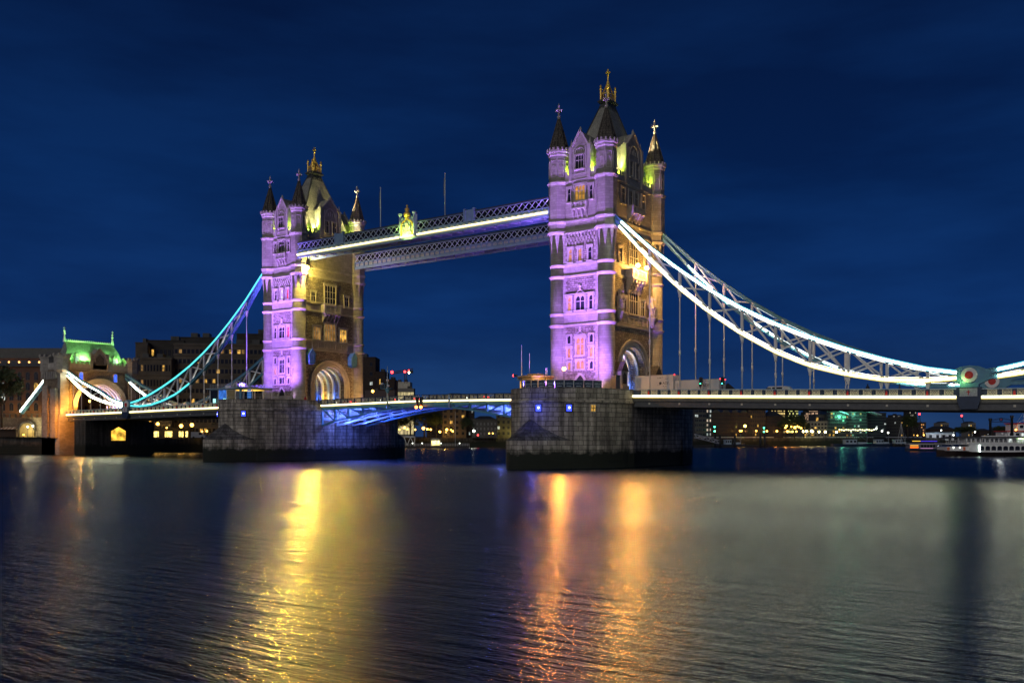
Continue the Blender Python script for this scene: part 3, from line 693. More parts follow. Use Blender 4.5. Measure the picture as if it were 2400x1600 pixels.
def pier_window(root, xx, z, m, kind):
    th = None; O = pier_outline(n=80); best = min((p for p in O if p[1] < 0), key=lambda p: abs(p[0] - xx))
    nx, ny = best[0] / 10.7 ** 2, (best[1] + 9) / 17.0 ** 2; rz = math.atan2(nx, -ny)
    b = MB(); b.box(-0.55, 0.55, -0.2, 0.3, -0.72, 0.72, 0); 
    o = b.build("pier_window", NAVY if kind else TRIM, root, (best[0], best[1], z), rz)
    b = MB(); b.box(-0.42, 0.42, -0.24, -0.2, -0.55, 0.5, 0); b.build("pane", m, o)
    if kind:
        b = MB(); b.box(-0.1, 0.14, -0.27, -0.24, -0.1, 0.16, 0); b.build("lamp", LAMP_BW, o)
    else:
        b = MB(); b.box(-0.04, 0.04, -0.27, -0.24, -0.55, 0.5); b.box(-0.42, 0.42, -0.27, -0.24, -0.06, 0.02); b.build("glazing_bar", DARK, o)
    return o
for xx, m, k in ((1.6, LAMP_B, 1), (6.0, LAMP_B, 1), (8.3, G_WARM, 0)): pier_window(pier1, xx, 10.2, m, k)
for xx, m, k in ((-4.2, LAMP_B, 1), (4.6, LAMP_B, 1)): pier_window(pier2, xx, 10.4, m, k)
lamp('POINT', (2.2, -28.2, 10.2), (0.08, 0.1, 1.0), 260, 0.2)

# ------------------------------------------------------------------ suspension chains
UP = [(6.6, 45.0), (8.3, 43.6), (13.9, 38.4), (19.6, 33.9), (25.1, 29.95), (30.8, 26.4), (36.4, 23.45), (42.0, 20.95), (47.9, 18.65), (53.6, 16.75), (59.3, 15.2), (63.4, 14.5)]
LO = [(6.6, 44.2), (7.9, 42.9), (13.8, 36.4), (19.6, 30.8), (25.1, 26.3), (30.8, 22.3), (36.5, 19.0), (42.0, 16.55), (47.9, 14.9), (53.6, 13.85), (59.3, 13.55), (63.4, 13.8)]
BU = [(66.4, 14.45), (69.0, 14.85), (72.6, 16.5 - .9), (78.8, 18.1), (87.6, 20.9), (96.6, 24.6)]
BL = [(66.4, 13.85), (69.0, 13.85), (76.4, 15.0), (83.1, 16.65), (90.1, 19.8), (96.6, 23.6)]
def zdeck(side, t):
    K = [(0, 12.8), (10.7, 12.52), (40, 11.68), (63, 11.05), (72, 10.9), (140, 9.9)] if side > 0 else [(0, 12.8), (10.7, 12.72), (43.5, 12.4), (63.4, 12.1), (98, 11.75), (140, 11.4)]
    for (a, za), (b_, zb) in zip(K, K[1:]):
        if t <= b_: return za + (zb - za) * (t - a) / (b_ - a)
    return K[-1][1]
def interp(T, t):
    for (a, za), (b_, zb) in zip(T, T[1:]):
        if t <= b_: return za + (zb - za) * (t - a) / (b_ - a)
    return T[-1][1]
def chain(side, x0, y, label, leds, inner=()):
    """leds: list of (table, t0, t1, face offset sign, [(material, dz, height)...])"""
    root = thing("suspension_chain", label, "suspension chain", (x0, y, 0), 0, "suspension chains of the side spans")
    X = lambda t: side * t
    for nm, T in (("upper_chord", UP), ("lower_chord", LO), ("upper_chord", BU), ("lower_chord", BL)):
        b = MB()
        for (a, za), (c, zc) in zip(T, T[1:]):
            b.bar((X(a), 0, za), (X(c), 0, zc), 0.55, 0.62, 0)
            for s in (-0.34, 0.34): b.bar((X(a), s, za + 0.33), (X(c), s, zc + 0.33), 0.16, 0.08, 0); b.bar((X(a), s, za - 0.33), (X(c), s, zc - 0.33), 0.16, 0.08, 0)
        b.build(nm, STEEL, root)
    ts = [13.85, 19.6, 25.1, 30.8, 36.45, 42.0, 47.9, 53.6, 59.3]
    for t in ts:
        zu, zl = interp(UP, t), interp(LO, t)
        b = MB(); b.bar((X(t), 0, zl), (X(t), 0, zu), 0.42, 0.4, 0, (0, 1, 0)); b.build("web_post", WHITE, root)
        zd = zdeck(side, t) + 1.2
        b = MB()
        b.yprism([(X(t) - 0.42, zl - 0.3), (X(t) - 0.14, zl - 1.25), (X(t) + 0.14, zl - 1.25), (X(t) + 0.42, zl - 0.3)][::-1], -0.2, 0.2)
        if zl - 1.3 > zd:
            b.tube((X(t), 0, zd - 0.5), (X(t), 0, zl - 1.2), 0.11, 0.11, 8)
            zm = zd + (zl - zd) * 0.36
            if zl - zd > 5: b.tube((X(t), 0, zm - 0.4), (X(t), 0, zm + 0.4), 0.19, 0.19, 8)
            b.tube((X(t), 0, zl - 1.6), (X(t), 0, zl - 1.1), 0.22, 0.22, 8)
        b.build("hanger_rod", WHITE, root)
    tt = ts + [63.3]
    for a, c in zip(tt, tt[1:]):
        b = MB(); b.bar((X(a), -0.1, interp(UP, a)), (X(c), -0.1, interp(LO, c)), 0.26, 0.36, 0, (0, 1, 0)); b.build("diagonal_brace", WHITE, root)
        if c < 63: b = MB(); b.bar((X(a), 0.1, interp(LO, a)), (X(c), 0.1, interp(UP, c)), 0.26, 0.36, 0, (0, 1, 0)); b.build("diagonal_brace", WHITE, root)
        zc = (interp(UP, a) + interp(LO, a) + interp(UP, c) + interp(LO, c)) / 4
    bt = [69.0, 74.0, 79.0, 84.0, 89.0, 93.5]
    for a, c in zip(bt, bt[1:]):
        b = MB(); b.bar((X(a), 0, interp(BU, a)), (X(c), 0, interp(BL, c)), 0.22, 0.26, 0, (0, 1, 0)); b.build("diagonal_brace", WHITE, root)
        b = MB(); b.bar((X(c), 0, interp(BL, c)), (X(c), 0, interp(BU, c)), 0.26, 0.26, 0, (0, 1, 0)); b.build("web_post", WHITE, root)
        if interp(BL, c) > zdeck(side, c) + 2:
            b = MB(); b.tube((X(c), 0, zdeck(side, c) + 0.8), (X(c), 0, interp(BL, c)), 0.1, 0.1, 8); b.build("hanger_rod", WHITE, root)
    # pin joint at the low point
    hx, hz = X(64.9), 14.1
    b = MB()
    for s in (-1, 1):
        b.yprism([(hx - 2.6, hz + 0.62), (hx - 1.2, hz + 1.25), (hx, hz + 1.4), (hx + 1.2, hz + 1.25), (hx + 2.6, hz + 0.62), (hx + 2.6, hz - 0.62), (hx + 1.3, hz - 1.3), (hx - 1.3, hz - 1.3), (hx - 2.6, hz - 0.62)][::-1], s * 0.3 - 0.13, s * 0.3 + 0.13)
    b.box(hx - 1.2, hx + 1.2, -0.5, 0.5, 12.2, hz - 1.2)
    hub = b.build("pin_joint", STEEL, root)
    for s in (-1, 1):
        b = MB(); b.tube((hx, s * 0.4, hz), (hx, s * 0.75, hz), 1.1, 1.05, 24); b.build("white_disc", WHITE, hub)
        b = MB(); b.tube((hx, s * 0.7, hz), (hx, s * 0.85, hz), 0.58, 0.52, 18)
        for k in range(12):
            a = k * 0.55; b.sphere((hx + 0.33 * math.cos(a * 2), s * 0.86, hz + 0.33 * math.sin(a * 2)), 0.07, 4)
        b.build("rosette", REDP, hub)
    for T, t0, t1, fy, strips in leds:
        n = max(1, int((t1 - t0) / 2.0))
        for m_, dz, ht, dp in strips:
            b = MB()
            for i in range(n):
                a, c = t0 + (t1 - t0) * i / n, t0 + (t1 - t0) * (i + 1) / n
                b.bar((X(a), fy * (0.42 + dp), interp(T, a) + dz), (X(c), fy * (0.42 + dp), interp(T, c) + dz), 0.06, ht)
            b.build("led_strip", m_, root)
    for T, t0, t1, sg_, m_ in inner:  # glowing fill strips between the chords, added to brighten the web
        n = max(1, int((t1 - t0) / 3.0)); b = MB()
        for i in range(n):
            a, c = t0 + (t1 - t0) * i / n, t0 + (t1 - t0) * (i + 1) / n
            b.bar((X(a), 0, interp(T, a) + sg_ * 0.42), (X(c), 0, interp(T, c) + sg_ * 0.42), 0.16, 0.04)
        b.build("led_strip", m_, root)
    return root
WEB_FILL = emit("web_fill", (1.0, 0.93, 0.78), 4.5); WEB_FILL_DIM = emit("web_fill_dim", (0.9, 1.0, 0.95), 3)  # fill light for the web members, added beside the outer strips
W_UP = [(LED_W, 0.0, 0.30, 0.02), (LED_C, 0.25, 0.22, 0.0), (LED_C, -0.22, 0.16, 0.0)]
W_LO = [(LED_W, 0.0, 0.27, 0.02), (LED_Y, -0.27, 0.22, 0.0), (LED_Y, 0.24, 0.16, 0.0)]
chain(1, 0, -TY, "near white-lit suspension chain sweeping down to the green and red pin joint", [(UP, 8.4, 63.2, -1, W_UP), (LO, 8.0, 63.2, -1, W_LO), (BU, 68.5, 96, -1, W_UP), (BL, 68.5, 96, -1, W_LO)], [(UP, 9, 63, -1, WEB_FILL), (LO, 9, 63, 1, WEB_FILL), (BL, 69, 96, 1, WEB_FILL)])
chain(1, 0, TY, "far-side chain seen through the white-lit one, with broken light strips", [(LO, p, q, -1, [(LED_W, 0.2, 0.12, 0.0)]) for p, q in ((12.5, 17.8), (19.4, 20.6), (25.6, 28.0), (28.6, 30.0), (32.6, 36.0), (38.2, 40.6), (41.3, 43.0), (44.6, 46.4), (47.2, 48.6), (50.4, 55.2), (58.6, 60.6))], [(LO, 13, 60, 1, WEB_FILL_DIM), (UP, 13, 60, -1, WEB_FILL_DIM)])
C_UP = [(LED_T, 0.05, 0.42, 0.0)]
chain(-1, -82.3, -TY, "near turquoise-lit chain dropping from the farther tower to the gatehouse", [(UP, 7.5, 63.2, -1, C_UP), (LO, 36.5, 63.2, -1, C_UP), (BU, 67.2, 96.2, -1, [(LED_W, 0, 0.26, 0.02), (LED_T, 0.22, 0.16, 0)]), (BL, 67.2, 96.2, -1, [(LED_W, 0, 0.28, 0.02), (LED_Y, -0.22, 0.12, 0)])], [(LO, 16, 62, 1, WEB_FILL), (BL, 69, 95, 1, WEB_FILL)])
chain(-1, -82.3, TY, "far-side chain behind the turquoise one, unlit dark blue with white lattice", [(BL, 84, 94, -1, [(LED_W, 0.1, 0.2, 0.0)]), (LO, 55, 58, -1, [(LED_W, 0.1, 0.2, 0.0)])], [(LO, 16, 60, 1, WEB_FILL_DIM), (BL, 72, 94, 1, WEB_FILL_DIM)])

# ------------------------------------------------------------------ decks of the side spans
def parapet_panel(b, w=1.15, h=0.72):
    b.box(-w / 2 - 0.05, w / 2 + 0.05, -0.03, 0.03, -0.05, 0.0, 0); b.box(-w / 2 - 0.05, w / 2 + 0.05, -0.03, 0.03, h, h + 0.05, 0)
    for s in (-1, 1): b.box(s * w / 2 - 0.04, s * w / 2 + 0.04, -0.03, 0.03, 0, h, 0)
    for cx in (-w / 4, w / 4):
        for r in (0.26, 0.12):
            for k in range(10):
                a0, a1 = k * math.pi / 5, (k + 1) * math.pi / 5
                b.bar((cx + r * math.cos(a0), 0, h / 2 + r * 1.1 * math.sin(a0)), (cx + r * math.cos(a1), 0, h / 2 + r * 1.1 * math.sin(a1)), 0.05, 0.055, 0, (0, 1, 0))
        for s in (-1, 1): b.bar((cx - w / 4, 0.01, h / 2 - s * h / 2), (cx + w / 4, 0.01, h / 2 + s * h / 2), 0.05, 0.05, 0, (0, 1, 0))
def deck(side, x0, t1, label):
    root = thing("bridge_deck", label, "bridge deck", (x0, 0, 0), 0, "road decks of the side spans")
    X = lambda t: side * t
    n = 24; T = [10.75 + (t1 - 10.75) * i / n for i in range(n + 1)]
    b = MB(); rd = MB(); kb = MB()
    for a, c in zip(T, T[1:]):
        za, zc = zdeck(side, a), zdeck(side, c)
        def slab(m, y0, y1, d0, d1, mi=0):
            P = []
            for t, z in ((a, za), (c, zc)): P += [(X(t), y0, z + d0), (X(t), y1, z + d0), (X(t), y1, z + d1), (X(t), y0, z + d1)]
            for q in ((0, 1, 5, 4), (1, 2, 6, 5), (2, 3, 7, 6), (3, 0, 4, 7)): m.face([P[i] for i in q], mi)
        for sy in (-1, 1):
            slab(b, min(sy * 9.3, sy * 9.7), max(sy * 9.3, sy * 9.7), -0.9, -0.12); slab(b, min(sy * 8.6, sy * 9.4), max(sy * 8.6, sy * 9.4), -1.75, -0.95)
            slab(b, min(sy * 8.5, sy * 9.55), max(sy * 8.5, sy * 9.55), -1.9, -1.76)
            slab(kb, min(sy * 6.2, sy * 9.2), max(sy * 6.2, sy * 9.2), -0.1, 0.16)
        for y in (-5, 0, 5): slab(b, y - 0.3, y + 0.3, -1.7, -0.5)
        slab(rd, -9.2, 9.2, -0.45, -0.1)
    b.build("girder", GIRD, root); rd.build("roadway", ROAD, root); kb.build("footway", TRIM, root)
    k = 10.75
    while k < t1:
        cb = MB(); cb.bar((X(k + 2.8), -8.6, zdeck(side, k) - 1.3), (X(k + 2.8), 8.6, zdeck(side, k) - 1.3), 0.3, 0.7); cb.build("cross_beam", DARK, root); k += 5.7
    pm = cached("parap", lambda: (lambda q: (parapet_panel(q), q.mesh("parapet_panel", CREAM))[1])(MB()))
    for sy in (-1, 1):
        rl = MB()
        for a, c in zip(T, T[1:]):
            for d0, wd, ht in ((1.13, 0.36, 0.16), (0.16, 0.3, 0.16), (0.65, 0.1, 0.9)):
                if d0 == 0.65: rl.bar((X(a), sy * 9.36, zdeck(side, a) + d0), (X(c), sy * 9.36, zdeck(side, c) + d0), wd, ht, 1)
                else: rl.bar((X(a), sy * 9.5, zdeck(side, a) + d0), (X(c), sy * 9.5, zdeck(side, c) + d0), wd, ht, 0)
        pr = rl.build("parapet_rail", [PALE, NAVY], root)
        st = MB(); seg = [(10.8, 63.4), (66.4, t1)] if sy < 0 else [(10.8, t1)]
        for a, c in seg:
            m = 12
            for i in range(m):
                p, q = a + (c - a) * i / m, a + (c - a) * (i + 1) / m
                if sy < 0:
                    st.bar((X(p), -9.93, zdeck(side, p) - 0.02), (X(q), -9.93, zdeck(side, q) - 0.02), 0.14, 0.3, 0)
                    st.bar((X(p), -9.9, zdeck(side, p) - 0.25), (X(q), -9.9, zdeck(side, q) - 0.25), 0.1, 0.16, 1)
        if sy < 0: st.build("led_strip", [LED_WARM, LED_Y], root)
        t = 13.85; 
        edges = [2.3, 8.15] + ts_all() 
        for a, c in zip(edges, edges[1:]):
            for i in range(3):
                tt = a + (c - a) * (i + 0.5) / 3
                if tt < 11.4 or tt > t1 - 0.6 or 63.0 < tt < 66.8: continue
                put("parapet_panel", pm, root, (X(tt), sy * 9.52, zdeck(side, tt) + 0.3), 0)
                if i: 
                    q = MB(); tp = a + (c - a) * i / 3; q.box(-0.09, 0.09, -0.16, 0.1, 0.2, 1.08); 
                    put("parapet_post", cached("ppost", lambda: q.mesh("parapet_post", NAVY)), root, (X(tp), sy * 9.52, zdeck(side, tp)))
            if 11 < c < t1 and not (63 < c < 66.8):
                def shield():
                    q = MB(); q.box(-0.26, 0.26, -0.2, 0.1, 0.2, 1.08, 0); q.yprism([(-0.15, 0.26), (0.15, 0.26), (0.15, 0.66), (0.08, 0.84), (0, 0.9), (-0.08, 0.84), (-0.15, 0.66)], -0.26, -0.2, 1)
                    return q.mesh("shield_post", [NAVY, REDP])
                put("shield_post", cached("shield", shield), root, (X(c), sy * 9.52, zdeck(side, c)), 0 if sy < 0 else math.pi)
                if sy < 0: q = cached("boxlamp", lambda: (lambda q: (q.box(-0.16, 0.16, -0.1, 0.0, -0.16, 0.16), q.mesh("bracket_box", CREAM))[1])(MB())); put("bracket_box", q, root, (X(c), -9.41, zdeck(side, c) - 1.3))
    # pedestal under the pin joint
    z = zdeck(side, 64.9)
    for sy in (-1, 1):
        b = MB(); y0, y1 = (-10.35, -8.7) if sy < 0 else (8.7, 10.35)
        b.box(X(64.9) - 1.6, X(64.9) + 1.6, y0, y1, z - 0.2, z + 1.35); b.yprism([(X(64.9) - 1.6, z - 0.2), (X(64.9) - 1.1, z - 1.75), (X(64.9) + 1.1, z - 1.75), (X(64.9) + 1.6, z - 0.2)], y0, y1)
        pd = b.build("pedestal", NAVY, root)
        if sy < 0:
            b = MB(); b.box(X(64.9) - 1.15, X(64.9) + 1.15, -10.41, -10.35, z + 0.05, z + 1.2, 0); b.build("relief_panel", plain("relief_stone", (0.5, 0.52, 0.55), 0.7, var=0.35, scale=7, bump=1.0), pd)
            b = MB(); b.box(X(64.9) - 0.06, X(64.9) + 0.06, -10.46, -10.41, z + 0.25, z + 0.95); b.box(X(64.9) - 0.22, X(64.9) + 0.22, -10.455, -10.412, z + 0.62, z + 0.74); b.build("red_cross", REDP, pd)
    return root
def ts_all(): return [13.85, 19.6, 25.1, 30.8, 36.45, 42.0, 47.9, 53.6, 59.3, 65.0, 70.6, 76.2, 81.8, 87.4, 93.0, 98.6]
deck(1, 0, 98.6, "side-span road deck under the white-lit chain, running out of the picture")
deck(-1, -82.3, 96.5, "side-span road deck under the turquoise chain, reaching the gatehouse")

# ------------------------------------------------------------------ bascules between the piers
def zb(x): # road-edge height over the middle span
    return 12.92 - 0.40 * ((abs(x + 41.15)) / 30.5) ** 1.3
def zlow(x): return 11.9 - 4.0 * (abs(x + 41.15) / 30.5) ** 1.55
def bascule(x0, x1, label):
    root = thing("bascule_leaf", label, "bascule", (x0, 0, 0), 0, "bascule leaves of the middle span")
    n = 7; xs = [x0 + (x1 - x0) * i / n for i in range(n + 1)]; o = (-x0, 0, 0)
    b = MB()
    for a, c in zip(xs, xs[1:]):
        b.bar((a, 0, zb(a) - 0.28), (c, 0, zb(c) - 0.28), 14.6, 0.3)
    b.build("roadway", ROAD, root, o)
    for y in (-7.2, -2.5, 2.5, 7.2):
        b = MB()
        for a, c in zip(xs, xs[1:]):
            b.bar((a, y, zlow(a)), (c, y, zlow(c)), 0.7, 0.34); b.bar((a, y, zb(a) - 0.75), (c, y, zb(c) - 0.75), 0.5, 0.6)
        for i, a in enumerate(xs):
            if zb(a) - 0.7 - zlow(a) > 0.8:
                b.bar((a, y, zlow(a)), (a, y, zb(a) - 0.7), 0.36, 0.5, 0, (0, 1, 0))
                j = i + 1 if abs(xs[min(i + 1, n)] + 41.15) < abs(a + 41.15) else i - 1
                if 0 <= j <= n: b.bar((a, y, zb(a) - 0.7), (xs[j], y, zlow(xs[j])), 0.26, 0.34, 0, (0, 1, 0))
        b.build("main_girder", STEEL if abs(y) > 5 else PALE, root, o)
    for i, a in enumerate(xs):
        b = MB(); b.bar((a, -7, (zlow(a) * 2 + zb(a)) / 3), (a, 7, (zlow(a) * 2 + zb(a)) / 3), 0.3, 0.6); b.build("cross_beam", PALE, root, o)
    def soffit(a, c):
        q = MB()
        for y0, y1 in ((-6.7, -3.0), (-2.0, 2.0), (3.0, 6.7)):
            q.face([(a, y0, zlow(a) + 0.35), (c, y0, zlow(c) + 0.35), (c, y1, zlow(c) + 0.35), (a, y1, zlow(a) + 0.35)])
        return q
    pm = cached("parapB", lambda: (lambda q: (parapet_panel(q, 1.75, 0.8), q.mesh("parapet_panel", CREAM))[1])(MB()))
    for sy in (-1, 1):
        rl = MB(); st = MB()
        for a, c in zip(xs, xs[1:]):
            rl.bar((a, sy * 7.45, zb(a) + 1.2), (c, sy * 7.45, zb(c) + 1.2), 0.26, 0.14); rl.bar((a, sy * 7.45, zb(a) + 0.15), (c, sy * 7.45, zb(c) + 0.15), 0.26, 0.2)
            st.bar((a, -7.66, zb(a) - 0.06), (c, -7.66, zb(c) - 0.06), 0.12, 0.28, 0); st.bar((a, -7.64, zb(a) - 0.21), (c, -7.64, zb(c) - 0.28), 0.1, 0.16, 1)
        rl.build("parapet_rail", NAVY, root, o)
        if sy < 0: st.build("led_strip", [LED_WARM, LED_Y], root, o)
        m = 14
        for i in range(m):
            x = x0 + (x1 - x0) * (i + 0.5) / m; put("parapet_panel", pm, root, (x - x0, sy * 7.47, zb(x) + 0.28))
            q = x0 + (x1 - x0) * i / m; put("parapet_post", cached("bpost", lambda: (lambda k: (k.box(-0.12, 0.12, -0.15, 0.15, 0.2, 1.15), k.mesh("parapet_post", NAVY))[1])(MB())), root, (q - x0, sy * 7.47, zb(q)))
    return root
bascule(-71.6, -41.4, "bascule leaf hinged at the pavilion pier, blue light under its trusses")
bascule(-10.7, -40.9, "bascule leaf hinged at the nearer pier, blue-lit trusses behind the pier")
b = MB()
for s in (-0.55, 0.55):
    b.box(s - 0.28, s + 0.28, -0.2, 0.2, -0.1, 1.1, 0); b.box(s - 0.2, s + 0.2, -0.1, 0.1, -0.9, -0.1, 0)
sg = thing("channel_signal", "pair of orange signal lamps at the gap between the bascule leaves", "signal lamp", (-41.15, -7.9, 12.6))
b.build("bracket", DARK, sg)
for s in (-0.65, 0.65):
    b = MB(); b.sphere((s, -0.25, -1.05), 0.3, 8); b.build("signal_lamp", emit("lamp_orange_red", (1.0, 0.16, 0.02), 24), sg)
for x, y in ((-69, -4.5), (-68, 2.5), (-60, -3)): lamp('SPOT', (x, y, 5.0), (0.10, 0.16, 1.0), 22000, 0.25, (x + 5, y + 0.6, 12), 96, 0.9)
for x, y in ((-14.5, -4), (-16.5, 3)): lamp('SPOT', (x, y, 6.0), (0.16, 0.2, 1.0), 16000, 0.25, (x - 4, y + 0.5, 12), 100, 0.9)

for x in (-69.5, -65, -60.5, -13.2, -17.5, -22):
    lamp('POINT', (x, -4.9, (zb(x) + zlow(x)) / 2), (0.16, 0.24, 1.0), 700 if x < -50 else 350, 0.15); lamp('POINT', (x, 0, (zb(x) + zlow(x)) / 2), (0.10, 0.16, 1.0), 600 if x < -50 else 300, 0.15)

# ------------------------------------------------------------------ high walkways
def walkway(yo, yi, label, lit):
    """yo: outer face, yi: inner face (y)"""
    root = thing("high_walkway", label, "walkway", (-41.15, 0, 46), 0, "high-level walkways between the towers")
    o = (41.15, 0, -46); X0, X1 = -75.9, -6.4
    so_ = 1 if yo > yi else -1
    lo_, hi_ = min(yo, yi), max(yo, yi)
    b = MB(); b.box(X0, X1, lo_ + 0.25, hi_ - 0.25, 46.95, 47.2)
    n = 24
    for i in range(n + 1):
        x = X0 + 0.2 + (X1 - X0 - 0.4) * i / n; b.box(x - 0.1, x + 0.1, lo_ + 0.1, hi_ - 0.1, 46.55, 46.95)
        if i < n:
            x2 = X0 + 0.2 + (X1 - X0 - 0.4) * (i + 1) / n; b.bar((x, lo_ + 0.3, 46.72), (x2, hi_ - 0.3, 46.72), 0.12, 0.16); b.bar((x, hi_ - 0.3, 46.75), (x2, lo_ + 0.3, 46.75), 0.12, 0.16)
    b.build("floor_frame", PALE, root, o)
    b = MB(); b.box(X0, X1, lo_ - 0.1, hi_ + 0.1, 49.75, 49.95); b.xprism([(lo_ + 0.1, 49.95), (hi_ - 0.1, 49.95), ((lo_ + hi_) / 2 + 0.3, 50.45), ((lo_ + hi_) / 2 - 0.3, 50.45)], X0, X1)
    b.build("roof", LEAD, root, o)
    b = MB(); b.box(X0, X1, (lo_ + hi_) / 2 - 0.9, (lo_ + hi_) / 2 + 0.9, 47.3, 49.7); b.build("glazing", GLASS, root, o)
    for y, sgn in ((yo, so_), (yi, -so_)):
        b = MB()
        b.box(X0, X1, min(y, y - sgn * 0.25), max(y, y - sgn * 0.25), 46.3, 46.9, 0)
        b.box(X0, X1, min(y + sgn * 0.12, y - sgn * 0.3), max(y + sgn * 0.12, y - sgn * 0.3), 47.9, 48.05, 0); b.box(X0, X1, min(y, y - sgn * 0.2), max(y, y - sgn * 0.2), 49.6, 49.75, 0)
        b.box(X0, X1, min(y - sgn * 0.2, y - sgn * 0.26), max(y - sgn * 0.2, y - sgn * 0.26), 46.9, 47.9, 0)
        k = 46
        for i in range(k + 1):
            x = X0 + (X1 - X0) * i / k; b.box(x - 0.1, x + 0.1, min(y + sgn * 0.05, y - sgn * 0.2), max(y + sgn * 0.05, y - sgn * 0.2), 46.9, 47.9, 0)
            if i < k:
                c = x + (X1 - X0) / k / 2
                pts = [(c + 0.5 * math.cos(a), 47.25 + 0.42 * math.sin(a)) for a in [math.pi * j / 6 for j in range(7)]]
                for p, q in zip(pts, pts[1:]): b.bar((p[0], y - sgn * 0.15, p[1]), (q[0], y - sgn * 0.15, q[1]), 0.1, 0.1, 1, (0, 1, 0))
                b.bar((c - 0.5, y - sgn * 0.15, 47.25), (c + 0.5, y - sgn * 0.15, 47.25), 0.1, 0.1, 1); b.bar((c, y - sgn * 0.15, 47.25), (c, y - sgn * 0.15, 47.67), 0.08, 0.08, 1)
        b.build("cornice_panels", [WALK, CREAM], root, o)
        b = MB(); k = 46
        for i in range(k):
            xa, xb = X0 + (X1 - X0) * i / k, X0 + (X1 - X0) * (i + 1.0) / k
            b.bar((xa, y - sgn * 0.06, 48.05), (xb, y - sgn * 0.06, 49.6), 0.1, 0.16, 0, (0, 1, 0)); b.bar((xb, y - sgn * 0.16, 48.05), (xa, y - sgn * 0.16, 49.6), 0.1, 0.16, 0, (0, 1, 0))
        b.build("lattice", LATT, root, o)
        if lit and sgn == so_:
            b = MB()
            for a, c in ((X0 + 0.1, -44.05), (-43.4, -39.7), (-39.0, X1 - 0.1)):
                b.box(a, c, min(y + sgn * 0.14, y + sgn * 0.28), max(y + sgn * 0.14, y + sgn * 0.28), 46.94, 47.22, 0); b.box(a, c, min(y + sgn * 0.1, y + sgn * 0.22), max(y + sgn * 0.1, y + sgn * 0.22), 46.8, 46.94, 1)
            b.build("led_strip", [LED_WARM, LED_Y], root, o)
        if sgn == so_:
            for x in (-62.0, -25.2):
                b = MB(); b.box(x - 1.3, x + 1.3, min(y - sgn * 0.35, y + sgn * 0.2), max(y - sgn * 0.35, y + sgn * 0.2), 47.9, 50.2)
                for s in (-1, 1): b.box(x + s * 1.15 - 0.22, x + s * 1.15 + 0.22, min(y - sgn * 0.35, y + sgn * 0.32), max(y - sgn * 0.35, y + sgn * 0.32), 47.9, 50.45)
                b.box(x - 0.35, x + 0.35, min(y + sgn * 0.2, y + sgn * 0.28), max(y + sgn * 0.2, y + sgn * 0.28), 48.4, 49.6)
                b.build("panel_pier", WALK, root, o)
    return root
wk = walkway(-10.9, -7.3, "near high walkway with the yellow light strip and gilded crest", True)
walkway(10.9, 7.3, "far high walkway seen beneath the lit one, unlit grey-blue", False)
def crest():
    root = thing("crest_panel", "gilded coat-of-arms panel glowing yellow-green mid-walkway", "crest", (-41.55, -11.0, 46.9))
    b = MB(); b.box(-1.9, 1.9, -0.2, 0.1, 0.2, 3.2)
    for s in (-1, 1): b.tube((s * 1.95, -0.25, 0), (s * 1.95, -0.25, 4.2), 0.24, 0.24, 8); b.lathe([(0.2, 4.2), (0.42, 4.75), (0.42, 4.95), (0.15, 5.0)], 8, (s * 1.95, -0.25)); b.box(s * 2.2 - 0.25, s * 2.2 + 0.25, -0.1, 0.2, 0, 4.4)
    b.box(-1.9, 1.9, -0.2, 0.1, 3.2, 3.9)
    for k in range(7): b.box(-1.5 + k * 0.5 - 0.06, -1.5 + k * 0.5 + 0.06, -0.1, 0.05, 3.9, 4.25)
    b.build("surround", PALE, root)
    b = MB()
    pts = [(-1.6, 2.1), (-1.45, 2.8), (-0.9, 3.2), (-0.4, 3.4), (0, 4.0), (0.4, 3.4), (0.9, 3.2), (1.45, 2.8), (1.6, 2.1)]
    for p, q in zip(pts, pts[1:]): b.bar((p[0], -0.34, p[1]), (q[0], -0.34, q[1]), 0.3, 0.26, 0, (0, 1, 0))
    for s in (-1, 1): b.bar((s * 1.6, -0.3, 0.3), (s * 1.6, -0.3, 2.2), 0.2, 0.2)
    b.lathe([(0.2, 3.9), (0.75, 4.2), (0.8, 4.7), (0.45, 5.1), (0.25, 5.2), (0.5, 5.5), (0.5, 5.8), (0.2, 5.95), (0.12, 6.2), (0.26, 6.4), (0, 6.7)], 12, (0, -0.25))
    b.build("gilded_crown", GOLD, root)
    b = MB()     # shield with supporters and scrollwork
    b.yprism([(-0.5, 2.5), (-0.5, 1.7), (0, 1.1), (0.5, 1.7), (0.5, 2.5)], -0.42, -0.2); b.sphere((0, -0.36, 2.8), 0.26, 8)
    r2 = random.Random(3)
    for s in (-1, 1):
        b.tube((s * 0.7, -0.34, 1.5), (s * 1.0, -0.34, 2.4), 0.2, 0.24, 6); b.sphere((s * 1.0, -0.4, 2.6), 0.2, 6)
        b.tube((s * 0.9, -0.34, 1.2), (s * 1.3, -0.34, 0.6), 0.14, 0.1, 6)
        for k in range(7):
            cx, cz, r = s * (0.35 + 0.9 * r2.random()), 0.35 + 1.0 * r2.random(), 0.12 + 0.12 * r2.random()
            for j in range(6): b.bar((cx + r * math.cos(j), -0.28, cz + r * math.sin(j)), (cx + r * math.cos(j + 1), -0.28, cz + r * math.sin(j + 1)), 0.1, 0.08, 0, (0, 1, 0))
    b.build("arms", CREAM, root)
    b = MB(); b.box(-1.75, 1.75, -0.62, -0.46, -0.05, 0.12); b.build("led_strip", LED_WARM, root)
    lamp('SPOT', (-41.4, -13.4, 46.3), (0.70, 1.0, 0.16), 2600, 0.15, (-41.5, -11.2, 49.2), 120, 0.7)
crest()
